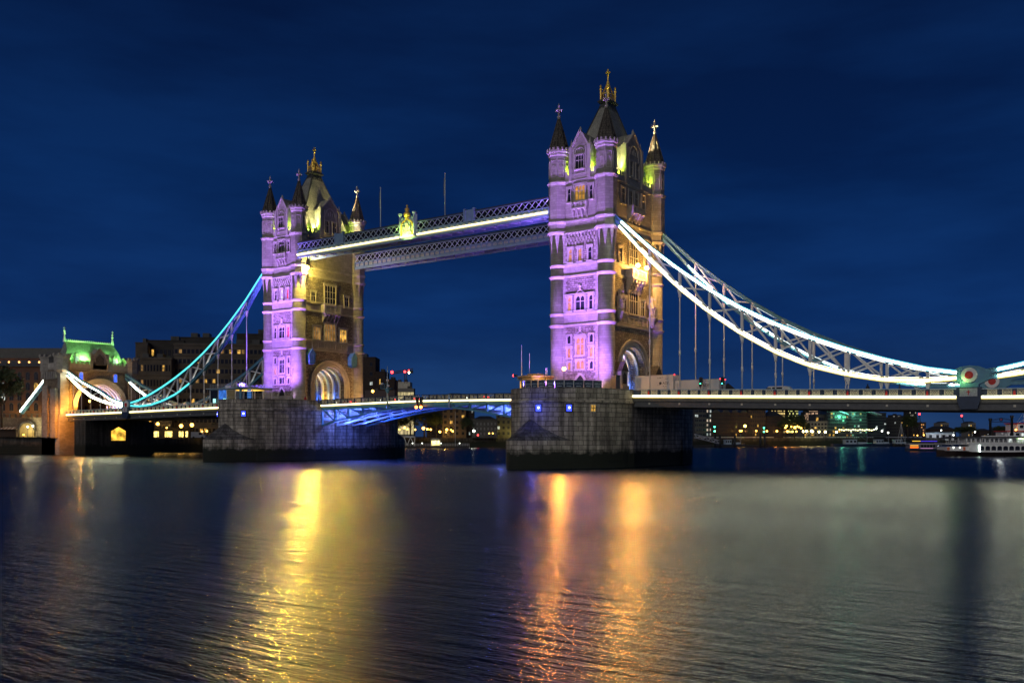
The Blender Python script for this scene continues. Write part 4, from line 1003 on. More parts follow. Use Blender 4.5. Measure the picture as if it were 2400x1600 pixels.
for u, v0, v1, lab in ((892, 440, 548, "thin flagpole with a limp flag, nearer the farther tower"), (1043, 407, 520, "thin bare-topped flagpole right of the gilded crest")):
    p0 = at(u, v0, 1); k = (p0 - Vector((CX, CY, CZ))); t = (-9.0 - CY) / k.y; p = Vector((CX, CY, CZ)) + k * t
    root = thing("flagpole", lab, "flagpole", (p.x, -9.0, 49.9), 0, "flagpoles on the high walkway")
    b = MB(); h = p.z - 49.9; b.tube((0, 0, 0), (0, 0, h), 0.11, 0.06, 8); b.sphere((0, 0, h), 0.14, 6); b.build("pole", WHITE, root)
    b = MB(); zf = h - 2.2
    P = [(0.05, 0), (-0.25, -0.1), (-0.12, 0.12), (-0.4, 0.02)]
    for i in range(3): b.face([(P[i][0], P[i][1], zf - 2.0 + i * 0.4), (P[i + 1][0], P[i + 1][1], zf - 1.6 - i * 0.5), (P[i + 1][0], P[i + 1][1], zf + 1.2 - i * 0.5), (P[i][0], P[i][1], zf + 1.6 - i * 0.4)])
    b.build("flag", NAVY, root)

# ------------------------------------------------------------------ gatehouse at the far end
GX, GY0, GY1 = -179.0, -11.6, 12.6
def gatehouse():
    root = thing("bridge_gatehouse", "stone gatehouse with a broad archway and green-lit steep roof", "gatehouse", (GX, 0.5, 11.7))
    o = (-GX, -0.5, -11.7); D = 9.5
    b = MB(); yc, r, zc = 1.0, 7.3, 14.2
    prof = [(GY0, 2), (GY0, 25.6)][::-1]
    arch = [(yc + r * math.cos(math.pi * i / 20), zc + 7.2 * math.sin(math.pi * i / 20)) for i in range(21)]
    prof = [(GY0, 11.7), (yc - r, 11.7)] + arch[::-1] + [(yc + r, 11.7), (GY1, 11.7), (GY1, 25.2), (GY0, 25.2)]
    b.xprism(prof, GX - D, GX, 0)
    b.box(GX - D - 0.3, GX + 0.4, GY0 - 0.4, GY1 + 0.4, -1, 11.7, 1)
    b.box(GX - D - 0.2, GX + 0.25, GY0 - 0.2, GY1 + 0.2, 25.2, 25.8, 1)
    for y in (GY0 - 0.1, GY1 + 0.1 - 2.6): b.box(GX - 1.2, GX + 0.35, y, y + 2.6, 11.7, 25.2, 1)
    b.build("wall", [block("brown_rockface", (0.36, 0.27, 0.19), (0.25, 0.19, 0.13), (0.08, 0.065, 0.05), 0.9, 0.42, 0.04, 0.9, warp=0.2, rocky=1.2, dist=0.15), ASH], root, o)
    b = MB()
    for k, (r0, r1, d) in enumerate(((7.32, 7.8, 0.1), (7.8, 8.3, 0.25), (8.3, 8.9, 0.4))):
        A = [(yc + r0 * math.cos(math.pi * i / 22), zc + (r0 - .1) * math.sin(math.pi * i / 22)) for i in range(23)]
        B = [(yc + r1 * math.cos(math.pi * i / 22), zc + (r1 - .1) * math.sin(math.pi * i / 22)) for i in range(23)]
        for i in range(22):
            b.face([(GX + d, *A[i]), (GX + d, *B[i]), (GX + d, *B[i + 1]), (GX + d, *A[i + 1])]); b.face([(GX + d, *B[i]), (GX, *B[i]), (GX, *B[i + 1]), (GX + d, *B[i + 1])]); b.face([(GX + d, *A[i + 1]), (GX, *A[i + 1]), (GX, *A[i]), (GX + d, *A[i])])
    b.build("arch_moulding", TRIM, root, o)
    b = MB()
    for z in (25.8,):
        y = GY0 + 2.6
        while y < GY1 - 2.6:
            b.box(GX - 0.3, GX + 0.2, y, y + 0.7, 27.2, 27.9); y += 1.3
        b.box(GX - 0.3, GX + 0.2, GY0, GY1, 25.8, 27.2); b.box(GX - D, GX - D + 0.5, GY0, GY1, 25.8, 27.2); b.box(GX - D, GX, GY0, GY0 + 0.5, 25.8, 27.2); b.box(GX - D, GX, GY1 - 0.5, GY1, 25.8, 27.2)
    b.build("parapet", TRIM, root, o)
    for y in (GY0 + 1.0, GY1 - 1.0):
        for x in (GX - 0.8, GX - D + 0.8):
            b = MB(); b.lathe([(1.7, 24.0), (2.2, 25.0), (2.2, 28.6), (2.4, 28.8), (2.4, 29.2)], 8, (x, y), 0, math.pi / 8, False)
            for i in range(8):
                a = i * math.pi / 4; b.box(x + 2.1 * math.cos(a) - 0.4, x + 2.1 * math.cos(a) + 0.4, y + 2.1 * math.sin(a) - 0.4, y + 2.1 * math.sin(a) + 0.4, 29.2, 29.9)
            b.build("corner_turret", ASH, root, o)
    b = MB()
    y0, y1, xm = -10.0, 11.0, GX - D / 2
    R_ = [(3.75, y0, y1, 25.9), (2.9, y0 + 1.2, y1 - 1.2, 28.6), (1.6, y0 + 2.2, y1 - 2.2, 31.4), (0.25, -7.6, 7.6, 34.0)]
    for (h0, a0, c0, z0), (h1, a1, c1, z1) in zip(R_, R_[1:]):
        A = [(xm - h0, a0, z0), (xm + h0, a0, z0), (xm + h0, c0, z0), (xm - h0, c0, z0)]; B = [(xm - h1, a1, z1), (xm + h1, a1, z1), (xm + h1, c1, z1), (xm - h1, c1, z1)]
        for i in range(4):
            j = (i + 1) % 4; b.face([A[i], A[j], B[j], B[i]])
    rf = b.build("steep_roof", block("copper_slate", (0.30, 0.34, 0.30), (0.22, 0.26, 0.22), (0.1, 0.12, 0.1), 0.5, 0.35, 0.03, 0.5, stain=0.4), root, o)
    b = MB(); b.box(xm - 0.25, xm + 0.25, -7.6, 7.6, 34.0, 34.35)
    y = -7.2
    while y < 7.3: b.box(xm - 0.12, xm + 0.12, y, y + 0.3, 34.35, 34.7); y += 0.6
    b.build("ridge_crest", WHITE, rf)
    for y in (-7.7, 7.7):
        b = MB(); b.lathe([(0.5, 33.8), (0.35, 35.0), (0.2, 36.0), (0.42, 36.3), (0.2, 36.6), (0.36, 37.2), (0.12, 37.5), (0.1, 38.4)], 8, (xm, y)); b.box(xm - 0.1, xm + 0.1, y - 0.35, y + 0.35, 37.9, 38.1); b.build("roof_finial", WHITE, rf)
    b = MB(); b.xprism([(-1.9, 25.8), (3.3, 25.8), (3.3, 29.2), (0.7, 32.0), (-1.9, 29.2)], GX - 3.4, GX + 0.2)
    for s in (-2.0, 3.4): b.box(GX - 0.6, GX + 0.4, s - 0.35, s + 0.35, 25.2, 30.6)
    for s in (-1, 1): b.bar((GX + 0.25, 0.7 + s * 2.7, 29.1), (GX + 0.25, 0.7, 32.2), 0.3, 0.4)
    b.build("gable", ASH, root, o)
    b = MB(); b.xprism([(-0.6, 27.0), (2.0, 27.0), (2.0, 29.0), (0.7, 30.4), (-0.6, 29.0)], GX + 0.2, GX + 0.32); b.build("gable_panel", SPIRE, root, o)
    for y in (-5.6, 6.6):
        b = MB(); b.xprism([(y - 0.9, 27.4), (y + 0.9, 27.4), (y + 0.9, 29.6), (y, 30.6), (y - 0.9, 29.6)], GX - 3.6, GX - 1.5); d = b.build("dormer", SLATE, root, o)
        b = MB(); b.box(GX - 1.5, GX - 1.42, y - 0.5, y + 0.5, 27.6, 29.4); b.build("pane", G_COOL, d)
    for y in (-5.2, 5.8):
        b = MB(); b.xprism([(y - 0.8, 22.0), (y + 0.8, 22.0), (y + 0.8, 24.6), (y, 25.0), (y - 0.8, 24.6)], GX, GX + 0.16); f_ = b.build("niche_window", TRIM, root, o)
        b = MB(); b.xprism([(y - 0.5, 22.2), (y + 0.5, 22.2), (y + 0.5, 24.2), (y, 24.6), (y - 0.5, 24.2)], GX + 0.16, GX + 0.2); b.build("pane", emit("blue_niche", (0.05, 0.12, 1.0), 1.6, 0.6, 2), f_)
    for k in range(5):
        b = MB(); x = GX - 1 - k * 1.9
        A = [(yc + 7.25 * math.cos(math.pi * i / 20), zc + 7.15 * math.sin(math.pi * i / 20)) for i in range(21)]
        for p, q in zip(A, A[1:]): b.bar((x, *p), (x, *q), 0.35, 0.5, 0, (1, 0, 0))
        b.build("vault_rib", WHITE, root, o)
    for k in range(9):
        b = MB(); b.box(GX - D - 0.1 + k, GX - D + 0.3 + k, GY0 - 0.75, GY0 - 0.1, 22.4, 24.6); b.build("corbel", TRIM, root, o)
    b = MB(); b.box(GX - D + 1.5, GX - D + 4.5, GY0 - 1.2, GY0 - 0.2, 5, 20.5); b.box(GX - 3.5, GX - 0.5, GY0 - 1.2, GY0 - 0.2, 5, 19.5); b.build("buttress", ASH, root, o)
gatehouse()
for y in (-8, -4, -2.6, 4.2, 7.8):
    lamp('SPOT', (GX - 0.5, y, 27.95), (0.34, 1.0, 0.22), 4600, 0.15, (GX - 3.9, y, 32.6), 95, 0.9); lamp('POINT', (GX - 0.62, y, 26.6), (0.25, 1.0, 0.14), 260, 0.15)
lamp('SPOT', (GX - 2.5, -10.75, 26.6), (0.30, 1.0, 0.20), 4000, 0.2, (GX - 4.5, -8, 31), 150, 0.9)
lamp('POINT', (GX + 3.5, -7.5, 14.8), (1.0, 0.40, 0.05), 3600, 0.25)
lamp('POINT', (GX - 4, 1, 14), (1.0, 0.58, 0.3), 2600, 0.3); lamp('POINT', (GX - 2, 6.5, 14), (0.25, 0.3, 1.0), 2500, 0.3)
lamp('SPOT', (GX + 5, -16.5, 10.5), (1.0, 0.30, 0.02), 6500, 0.3, (GX - 1.5, -12, 9), 120, 0.8)
lamp('POINT', (GX + 1.3, -11.6, 12.8), (1.0, 0.5, 0.08), 220, 0.2)
# beyond the gatehouse the chain goes down to its anchor
b = MB(); p, q = (-189, -9.3, 24.0), (-206.3, -9.3, 13.0)
b.bar(p, q, 0.9, 1.3, 0)
o = b.build("anchor_chain", STEEL); tag(o, "straight lit anchor chain sloping down left of the gatehouse to the road", "anchor chain")
b = MB(); b.bar((-189, -9.85, 24.2), (-206.3, -9.85, 13.2), 0.1, 0.5, 0); b.build("led_strip", emit("led_pale", (0.95, 1.0, 0.8), 9), o)

# ------------------------------------------------------------------ lamps, people, cars
def lamp_post(name, label, cat, loc, h, m, group=None, size=0.32, arms=False):
    root = thing(name, label, cat, loc, 0, group)
    b = MB(); b.lathe([(0.14, 0), (0.14, 0.4), (0.07, 0.6), (0.05, h)], 8); 
    if arms: b.bar((-0.35, 0, h - 0.6), (0.35, 0, h - 0.6), 0.05, 0.05)
    b.lathe([(size * 1.05, h + size * 1.9), (0.05, h + size * 2.4)], 8); b.build("pole", DARK, root)
    b = MB(); b.sphere((0, 0, h + size), size, 8); b.build("lantern", m, root)
    return root
def person(label, loc, rz, top, legs, pose=0.0, group=None):
    v = [(0, 0, .95), (0, 0, 1.15), (0, 0, 1.38), (0, 0, 1.5), (0, -.02, 1.6), (0, -.02, 1.72),
         (.1, 0, .9), (.11, -.04 - pose, .5), (.11, .02 - pose, .06), (.11, -.14 - pose, .03), (-.1, 0, .9), (-.11, -.02 + pose, .5), (-.11, .04 + pose, .06), (-.11, -.1 + pose, .03),
         (.2, 0, 1.4), (.26, .03, 1.12), (.27, -.08, .88), (-.2, 0, 1.4), (-.26, .03, 1.12), (-.27, -.08, .88)]
    e = [(0, 1), (1, 2), (2, 3), (3, 4), (4, 5), (0, 6), (6, 7), (7, 8), (8, 9), (0, 10), (10, 11), (11, 12), (12, 13), (2, 14), (14, 15), (15, 16), (2, 17), (17, 18), (18, 19)]
    r = [.15, .15, .17, .06, .1, .09, .09, .065, .045, .04, .09, .065, .045, .04, .07, .05, .04, .07, .05, .04]
    me = bpy.data.meshes.new("person"); me.from_pydata(v, e, []); o = bpy.data.objects.new("person", me); sc.collection.objects.link(o)
    me.materials.append(top)
    bm = bmesh.new(); bm.from_mesh(me); sk = bm.verts.layers.skin.verify(); bm.verts.ensure_lookup_table()
    for k, x in enumerate(r): bm.verts[k][sk].radius = (x, x * 0.85); bm.verts[k][sk].use_root = (k == 0)
    bm.to_mesh(me); bm.free()
    o.modifiers.new("skin", 'SKIN'); sb = o.modifiers.new("sub", 'SUBSURF'); sb.levels = 1; sb.render_levels = 1
    o.location = loc; o.rotation_euler = (0, 0, rz); tag(o, label, "person", group)
    hb = MB(); hb.lathe([(0.105, 1.66), (0.115, 1.72), (0.09, 1.79), (0.0, 1.82)], 10); hb.build("hair", DARK, o)
    for s in (-1, 1):
        hb = MB(); hb.bar((s * .1, 0, .98), (s * .115, 0.0 - s * pose, .1), 0.17, 0.2, 0, (0, 1, 0)); hb.build("trouser_leg", legs, o)
    return o
P_RED = plain("red_jacket", (0.35, 0.02, 0.03), 0.8); P_DK = plain("dark_jacket", (0.02, 0.02, 0.025), 0.8); P_JN = plain("jeans", (0.03, 0.04, 0.08), 0.8)
P_GR = plain("grey_jacket", (0.12, 0.12, 0.13), 0.8)
person("person in a red jacket standing at the pavilion pier's right corner", (-72.9, -11.2, 12.75), 0.4, P_RED, P_DK)
person("person in dark clothes bent near the round turret base on the pavilion pier", (-75.2, -13.0, 12.75), -0.8, P_DK, P_JN)
person("pedestrian in dark clothes leaning on the railing, leftmost by the lit parapet", (50.6, -8.7, zdeck(1, 50.6) + 0.17), 0.3, P_DK, P_JN, 0.1, "pedestrians along the side-span railing")
person("pedestrian in a grey jacket at the lit parapet, nearest the pin joint", (55.2, -8.6, zdeck(1, 55.2) + 0.17), 1.5, P_GR, P_JN, 0.16, "pedestrians along the side-span railing")
def car(label, loc, rz, col, group):
    root = thing("car", label, "car", loc, rz, group)
    b = MB(); b.yprism([(-2.1, 0.3), (2.1, 0.3), (2.15, 0.75), (1.2, 0.9), (0.6, 1.4), (-1.1, 1.42), (-1.8, 0.95), (-2.15, 0.85)], -0.85, 0.85); b.build("body", plain("car_paint", col, 0.3), root)
    for y in (-0.86, 0.86):
        b = MB(); b.yprism([(-1.55, 0.95), (1.0, 0.93), (0.55, 1.34), (-1.05, 1.36)], y - 0.01, y + 0.01); b.build("side_window", GLASS, root)
        for x in (-1.35, 1.35): b = MB(); b.tube((x, y - 0.08, 0.33), (x, y + 0.08, 0.33), 0.33, 0.33, 14); b.build("wheel", DARK, root)
        b = MB(); b.box(-2.2, -2.12, y * 0.85 - 0.2, y * 0.85 + 0.2, 0.7, 0.86); b.build("tail_light", LAMP_R, root)
        b = MB(); b.box(2.12, 2.2, y * 0.85 - 0.2, y * 0.85 + 0.2, 0.6, 0.74); b.build("headlight", LAMP_W, root)
    return root
for i, (x, y, rz, c, lb) in enumerate(((-66.5, -4.6, math.pi, (0.3, 0.02, 0.02), "red car on the bascule roadway nearest the archway with sentry boxes"), (-52.5, -4.8, math.pi, (0.05, 0.05, 0.06), "dark car with red tail lights behind the white signal mast"),
                               (-47.0, -4.7, math.pi, (0.35, 0.35, 0.36), "silver car with red tail lights close to the bascule gap"), (-28.0, -4.7, math.pi, (0.3, 0.3, 0.32), "pale car with red tail lights on the leaf toward the nearer pier"))):
    car(lb, (x, y, zb(x) - 0.12), rz, c, "cars crossing the bascules")

# ------------------------------------------------------------------ items on the pier of the nearer tower
PT = 13.0
def cabin():
    root = thing("control_cabin", "octagonal tan control cabin with yellow-lit windows on the pier edge", "cabin", (-6.0, -15.6, PT))
    R0 = 3.0; ph = math.pi / 8
    b = MB(); b.lathe([(R0, 0), (R0, 2.9)], 8, (0, 0), 0, ph, False); b.build("wall", plain("tan_render", (0.42, 0.30, 0.16), 0.8), root)
    b = MB(); b.lathe([(R0 + 0.3, 2.9), (R0 + 0.5, 3.05), (R0 + 0.5, 3.25), (R0 - 0.4, 3.4)], 8, (0, 0), 0, ph, False); b.box(-1.2, 1.2, -1.0, 1.0, 3.4, 3.75); b.build("roof", plain("tan_roof", (0.35, 0.25, 0.14), 0.8), root)
    for i in range(8):
        a = i * math.pi / 4; x, y = R0 * math.cos(ph) * math.cos(a), R0 * math.cos(ph) * math.sin(a)
        b = MB(); b.box(-0.75, 0.75, -0.06, 0.1, 1.0, 2.5); f_ = b.build("window", DARK, root, (x, y, 0), a + math.pi / 2)
        for s in (-0.37, 0.37): b = MB(); b.box(s - 0.3, s + 0.3, -0.09, -0.06, 1.1, 2.4); b.build("pane", (G_WARM if (i + (s > 0)) % 2 == 0 else G_DIM), f_)
    for x, h in ((-1.6, 4.2), (2.0, 1.4), (2.3, 1.4)):
        b = MB(); b.tube((x, 0.3, 3.4), (x, 0.3, 3.4 + h), 0.05, 0.04, 6); b.build("aerial", WHITE, root)
    b = MB(); b.bar((-3.4, -1.0, 2.75), (-1.0, -0.6, 3.0), 0.8, 0.14); b.build("canopy", STEEL, root)
    lamp('POINT', (-3.2, -19.4, 15.8), (1.0, 0.66, 0.2), 160, 0.3)
    r2 = thing("signal_mast", "tall thin signal mast with a red lamp arm beside the control cabin", "mast", (-8.6, -16.4, PT))
    b = MB(); b.tube((0, 0, 0), (0, 0, 9.0), 0.09, 0.05, 8); b.bar((0, 0, 3.3), (-1.1, -0.2, 3.5), 0.06, 0.06); b.build("pole", WHITE, r2)
    b = MB(); b.tube((-1.5, -0.3, 3.55), (-0.8, -0.2, 3.5), 0.2, 0.16, 8); b.build("lamp_housing", DARK, r2)
    b = MB(); b.sphere((-1.6, -0.34, 3.55), 0.2, 8); b.build("red_lamp", LAMP_R, r2)
cabin()
lp = lamp_post("lamp_post", "orange lamp post on the nearer pier in front of the tower wall", "lamp post", (3.6, -21.0, PT), 3.6, LAMP_Y, None, 0.34, True)
lamp('POINT', (3.6, -20.6, 16.9), (1.0, 0.42, 0.08), 2600, 0.35)
def banner_fence():
    n = 10
    P = [(-3.3, -23.7), (-2.0, -24.35), (-0.6, -24.7), (0.8, -24.7), (2.2, -24.4), (3.6, -23.8), (4.9, -22.9), (6.1, -21.8), (7.2, -20.4), (8.1, -18.9), (8.9, -17.2)]
    for i, (p, q) in enumerate(zip(P, P[1:])):
        root = thing("fence_panel", "dark blue banner fence panel with pale lettering round the nearer pier", "fence", (*p, PT), math.atan2(q[1] - p[1], q[0] - p[0]), "banner fence panels on the nearer pier")
        l_ = math.hypot(q[0] - p[0], q[1] - p[1]) - 0.06
        b = MB()
        for x in (0.03, l_ - 0.03): b.tube((x, 0, 0), (x, 0, 2.0), 0.03, 0.03, 6)
        for z in (0.3, 1.95): b.tube((0, 0, z), (l_, 0, z), 0.025, 0.025, 6)
        b.build("frame", PALE, root)
        b = MB(); b.box(0.06, l_ - 0.06, -0.04, -0.03, 0.55, 1.9, 0); b.box(0.06, l_ - 0.06, -0.045, -0.04, 0.36, 0.52, 1); b.build("banner", [NAVY, REDP], root)
        text("lettering", "HERAS", 0.42, root, (l_ / 2, -0.055, 1.3), PALE)
        b = MB(); b.box(l_ * 0.25, l_ * 0.75, -0.05, -0.042, 0.85, 0.95); b.build("banner_stripe", PALE, root)
def text(name, s, size, parent, loc, m, rz=0.0):
    cu = bpy.data.curves.new(name, 'FONT'); cu.body = s; cu.size = size; cu.align_x = 'CENTER'; cu.align_y = 'CENTER'; cu.extrude = 0.004; cu.materials.append(m)
    t_ = bpy.data.objects.new(name, cu); me = bpy.data.meshes.new_from_object(t_); bpy.data.objects.remove(t_); bpy.data.curves.remove(cu)
    if not me.materials: me.materials.append(m)
    o = put(name, me, parent, loc); o.rotation_euler = (rad(90), 0, rz)
    return o
banner_fence()
b = MB(); r3 = random.Random(5)
for i in range(9):
    x = -2.4 + i * 0.75; h = 1.75 + 0.2 * r3.random(); b.prism([(x, -1.1), (x + 0.85, -1.2 + .1 * r3.random()), (x + 0.85, 0.9), (x, 1.0)], 0, h)
o = b.build("covered_stack", plain("pale_sheeting", (0.5, 0.5, 0.46), 0.7, var=0.3, scale=2, bump=0.8), None, (1.6, -20.0, PT)); tag(o, "pale sheeted stack of materials behind the banner fence", "material stack")
b = MB(); b.box(-0.5, 0.5, -0.7, 0.7, 0, 3.4); b.box(-0.6, 0.6, -0.8, 0.8, 3.4, 3.5); b.box(0.5, 0.53, -0.5, 0.5, 0.2, 3.0)
o = b.build("site_hoarding", NAVY, None, (7.9, -10.9, PT - 0.3)); tag(o, "narrow dark blue site box between the round turret and the arch porch", "site box")

# trailers parked on the deck
def bird(b, x, z, s):
    for k in (-1, 1):
        P = [(x, z), (x + k * 0.5 * s, z + 0.3 * s), (x + k * s, z + 0.1 * s), (x + k * 0.45 * s, z + 0.08 * s)]
        b.yprism(P if k < 0 else P[::-1], -0.012, 0.0)
def trailer(label, t, length, h, dark_rear, logo_x):
    z = zdeck(1, t) + 0.0
    root = thing("box_trailer", label, "trailer", (t, -5.6, z), 0, "white box trailers on the deck")
    W_ = plain("trailer_white", (0.62, 0.62, 0.60), 0.45, var=0.06, scale=0.6)
    b = MB(); b.box(-length / 2, length / 2, -1.25, 1.25, 0.75, h); b.build("box_body", W_, root)
    b = MB()
    for x in (-length / 2, length / 2): b.box(x - 0.06, x + 0.06, -1.29, 1.29, 0.72, h + 0.04)
    b.box(-length / 2, length / 2, -1.29, -1.25, h - 0.06, h + 0.04); b.box(-length / 2, length / 2, -1.29, -1.25, 0.72, 0.85); b.build("edge_trim", plain("trim_grey", (0.4, 0.4, 0.4), 0.5), root)
    b = MB(); b.box(length / 2 + 0.06, length / 2 + 0.1, -1.15, 1.15, 0.9, h - 0.15)
    for y in (-0.4, 0.4): b.tube((length / 2 + 0.14, y, 0.9), (length / 2 + 0.14, y, h - 0.2), 0.03, 0.03, 6)
    b.box(length / 2 + 0.1, length / 2 + 0.3, -0.3, 0.4, h - 1.3, h - 0.7); b.build("rear_door", W_, root)
    for x in (-length / 2 + 1.2, length / 2 - 1.2):
        for y in (-1.05, 1.05): b = MB(); b.tube((x, y - 0.15, 0.45), (x, y + 0.15, 0.45), 0.45, 0.45, 14); b.build("wheel", DARK, root)
    for y in (-1.1, 1.1): b = MB(); b.sphere((length / 2 + 0.1, y, h - 0.02), 0.09, 6); b.build("marker_light", LAMP_R, root)
    dk = plain("print_dark", (0.03, 0.035, 0.05), 0.5)
    b = MB(); b.box(-length / 2 + 0.3, -length / 2 + 1.2, -1.275, -1.25, 0.95, h - 0.5); b.build("side_door", plain("door_grey", (0.5, 0.5, 0.48), 0.5), root)
    b = MB(); zc = 0.75 + (h - 0.75) * 0.52
    n = 14; b.yprism([(logo_x - 0.75 + 0.26 * math.cos(2 * math.pi * i / n), zc + 0.26 * math.sin(2 * math.pi * i / n)) for i in range(n)], -0.012, 0)
    for x, zz, s in ((logo_x - 1.0, zc + 0.85, 0.28), (logo_x - 0.6, zc + 0.95, 0.26), (logo_x + 0.5, zc + 0.7, 0.26), (logo_x - 1.1, zc - 0.35, 0.2), (logo_x + 0.9, zc - 0.3, 0.22), (logo_x + 0.1, zc - 0.6, 0.3), (logo_x + 0.25, zc - 0.85, 0.2)): bird(b, x, zz, s * 1.5)
    b.build("printed_birds", dk, root, (0, -1.262, 0))
    text("lettering", "ADF", 0.66, root, (logo_x + 0.3, -1.275, zc), dk)
trailer("large white box trailer printed with dark birds, beside the tower arch", 13.4, 7.6, 3.75, True, 2.0)
trailer("smaller cream box trailer right of the first, partly behind a traffic light", 21.6, 8.2, 2.95, True, 1.4)
def traffic_light(label, x):
    root = thing("traffic_light", label, "traffic light", (x, -8.3, zdeck(1, x) + 0.17), 0, "traffic lights on the deck")
    b = MB(); b.tube((0, 0, 0), (0, 0, 3.0), 0.06, 0.06, 8); b.build("pole", DARK, root)
    b = MB(); b.box(-0.22, 0.22, -0.18, 0.12, 1.75, 3.1); 
    for k in range(3): b.tube((0.0, -0.3, 2.0 + k * 0.42), (0.0, -0.16, 2.0 + k * 0.42), 0.17, 0.17, 10); b.tube((0.2, -0.1, 2.0 + k * 0.42), (0.42, -0.1, 2.0 + k * 0.42), 0.17, 0.17, 10)
    b.build("signal_head", DARK, root)
    b = MB(); b.sphere((0.1, -0.34, 2.0), 0.08, 6); b.build("green_lamp", LAMP_G, root)
traffic_light("traffic light against the smaller cream trailer", 23.0)
traffic_light("traffic light standing alone right of the cream trailer", 26.9)
b = MB(); b.yprism([(-2.2, 0.3), (2.2, 0.3), (2.2, 1.3), (1.6, 1.9), (-1.4, 1.95), (-2.2, 1.2)], -0.9, 0.9); o = b.build("car", plain("white_van", (0.6, 0.6, 0.6), 0.4), None, (35.2, -4.5, zdeck(1, 35) - 0.08)); tag(o, "low pale car roof just above the parapet, right of the traffic lights", "car")
b = MB(); b.box(-1.8, -1.0, -0.92, -0.9, 1.2, 1.7); b.box(-0.8, 0.9, -0.92, -0.9, 1.2, 1.75); b.build("side_window", GLASS, o)
for x in (-1.4, 1.4):
    for y in (-0.86, 0.86): b = MB(); b.tube((x, y - 0.08, 0.35), (x, y + 0.08, 0.35), 0.35, 0.35, 12); b.build("wheel", DARK, o)

# ------------------------------------------------------------------ pavilion on the far pier
def pavilion():
    root = thing("glass_pavilion", "glass-walled pavilion with a thin flat roof terrace beside the purple tower", "pavilion", (-84.5, -20.0, PT), 0.18)
    W2, D2, H2 = 6.2, 3.2, 3.1
    b = MB(); b.box(-W2 - 0.7, W2 + 0.4, -D2 - 0.7, D2 + 0.4, H2, H2 + 0.16); b.box(-W2, W2, -D2, D2, H2 - 0.25, H2); b.build("roof_slab", PALE, root)
    b = MB(); b.box(-W2, W2, -D2, D2, 0.0, 0.08); b.build("floor", TRIM, root)
    b = MB()
    for i in range(6):
        x = -W2 + 2 * W2 * i / 5
        for y in (-D2, D2): b.tube((x, y, 0), (x, y, H2), 0.09, 0.09, 8)
    b.build("columns", WHITE, root)
    blue = emit("blue_screen", (0.06, 0.25, 0.95), 0.55, 0.5, 1.5); warm = emit("ceiling_light", (1.0, 0.6, 0.08), 1.3, 0.4, 1)
    grey = plain("panel_grey", (0.14, 0.15, 0.17), 0.3); tan = plain("panel_tan", (0.3, 0.24, 0.12), 0.4)
    for i, m in enumerate((GLASS, blue, tan, grey, GLASS)):
        x0 = -W2 + 2 * W2 * i / 5 + 0.12; x1 = -W2 + 2 * W2 * (i + 1) / 5 - 0.12
        b = MB(); b.box(x0, x1, -D2 + 0.02, -D2 + 0.06, 0.1, H2 - (0.7 if i > 2 else 0.3)); b.build("wall_panel", m, root)
    b = MB(); b.box(0.8, W2 - 0.3, -D2 + 0.25, 1.0, H2 - 0.42, H2 - 0.3); b.build("ceiling_light", warm, root)
    b = MB()
    for k in range(5): b.box(W2 - 1.5, W2 - 0.35, -D2 - 0.03, -D2 + 0.0, 0.9 + k * 0.4, 1.2 + k * 0.4)
    b.build("blue_poster", emit("poster_blue", (0.08, 0.3, 0.9), 0.5), root)
    for x, m in ((-4.6, LAMP_BW), (-1.6, LAMP_W)):
        b = MB(); b.box(x - 0.25, x + 0.25, -D2 - 0.5, -D2 - 0.2, 0.0, 0.9); b.build("lit_sign", emit("sign_cyan", (0.4, 0.95, 0.9), 1.6), root)
    b = MB()
    for z in (0.5, 0.75, 1.0): 
        b.tube((-W2, -D2, H2 + z), (W2, -D2, H2 + z), 0.025, 0.025, 6); b.tube((-W2, D2, H2 + z), (W2, D2, H2 + z), 0.025, 0.025, 6)
    for i in range(15):
        x = -W2 + 2 * W2 * i / 14
        for y in (-D2, D2): b.tube((x, y, H2 + 0.16), (x, y, H2 + 1.05), 0.03, 0.03, 6)
    b.build("roof_railing", PALE, root)
    for x in (-4.0, 0.6): b = MB(); b.box(x - 0.6, x + 0.6, 0, 0.8, H2 + 0.16, H2 + 1.0); b.build("roof_unit", WHITE, root)
    lamp('POINT', (-82.5, -20.5, PT + 2.2), (1.0, 0.8, 0.5), 90, 0.3)
    r2 = thing("iron_beacon", "dark iron beacon column with a flared dish in front of the pavilion", "beacon", (-79.2, -24.2, PT))
    b = MB(); b.lathe([(0.5, 0), (0.4, 0.5), (0.25, 0.8), (0.3, 1.8), (0.25, 2.5), (0.4, 2.8), (1.3, 3.1), (1.3, 3.2), (0.3, 3.3), (0.18, 3.6), (0.14, 5.2), (0.35, 5.3), (0.1, 5.4)], 12); b.build("column", STEEL, r2)
    b = MB()
    for a in range(6): x, y = 1.1 * math.cos(a * 1.047), 1.1 * math.sin(a * 1.047); b.tube((x, y, 3.2), (x, y, 4.6), 0.03, 0.03, 5)
    b.build("cage", DARK, r2)
    r3 = thing("pier_railing", "thin metal railing along the edge of the pavilion pier", "railing", (-82.3, 0, PT))
    b = MB(); O = [(p[0] * 0.93, p[1] * 0.96) for p in pier_outline() if p[1] < -9.5]
    for p, q in zip(O, O[1:]):
        b.tube((*p, 0), (*p, 1.15), 0.03, 0.03, 6)
        for z in (0.6, 1.15): b.tube((*p, z), (*q, z), 0.025, 0.025, 6)
    b.build("rail", PALE, r3)
pavilion()
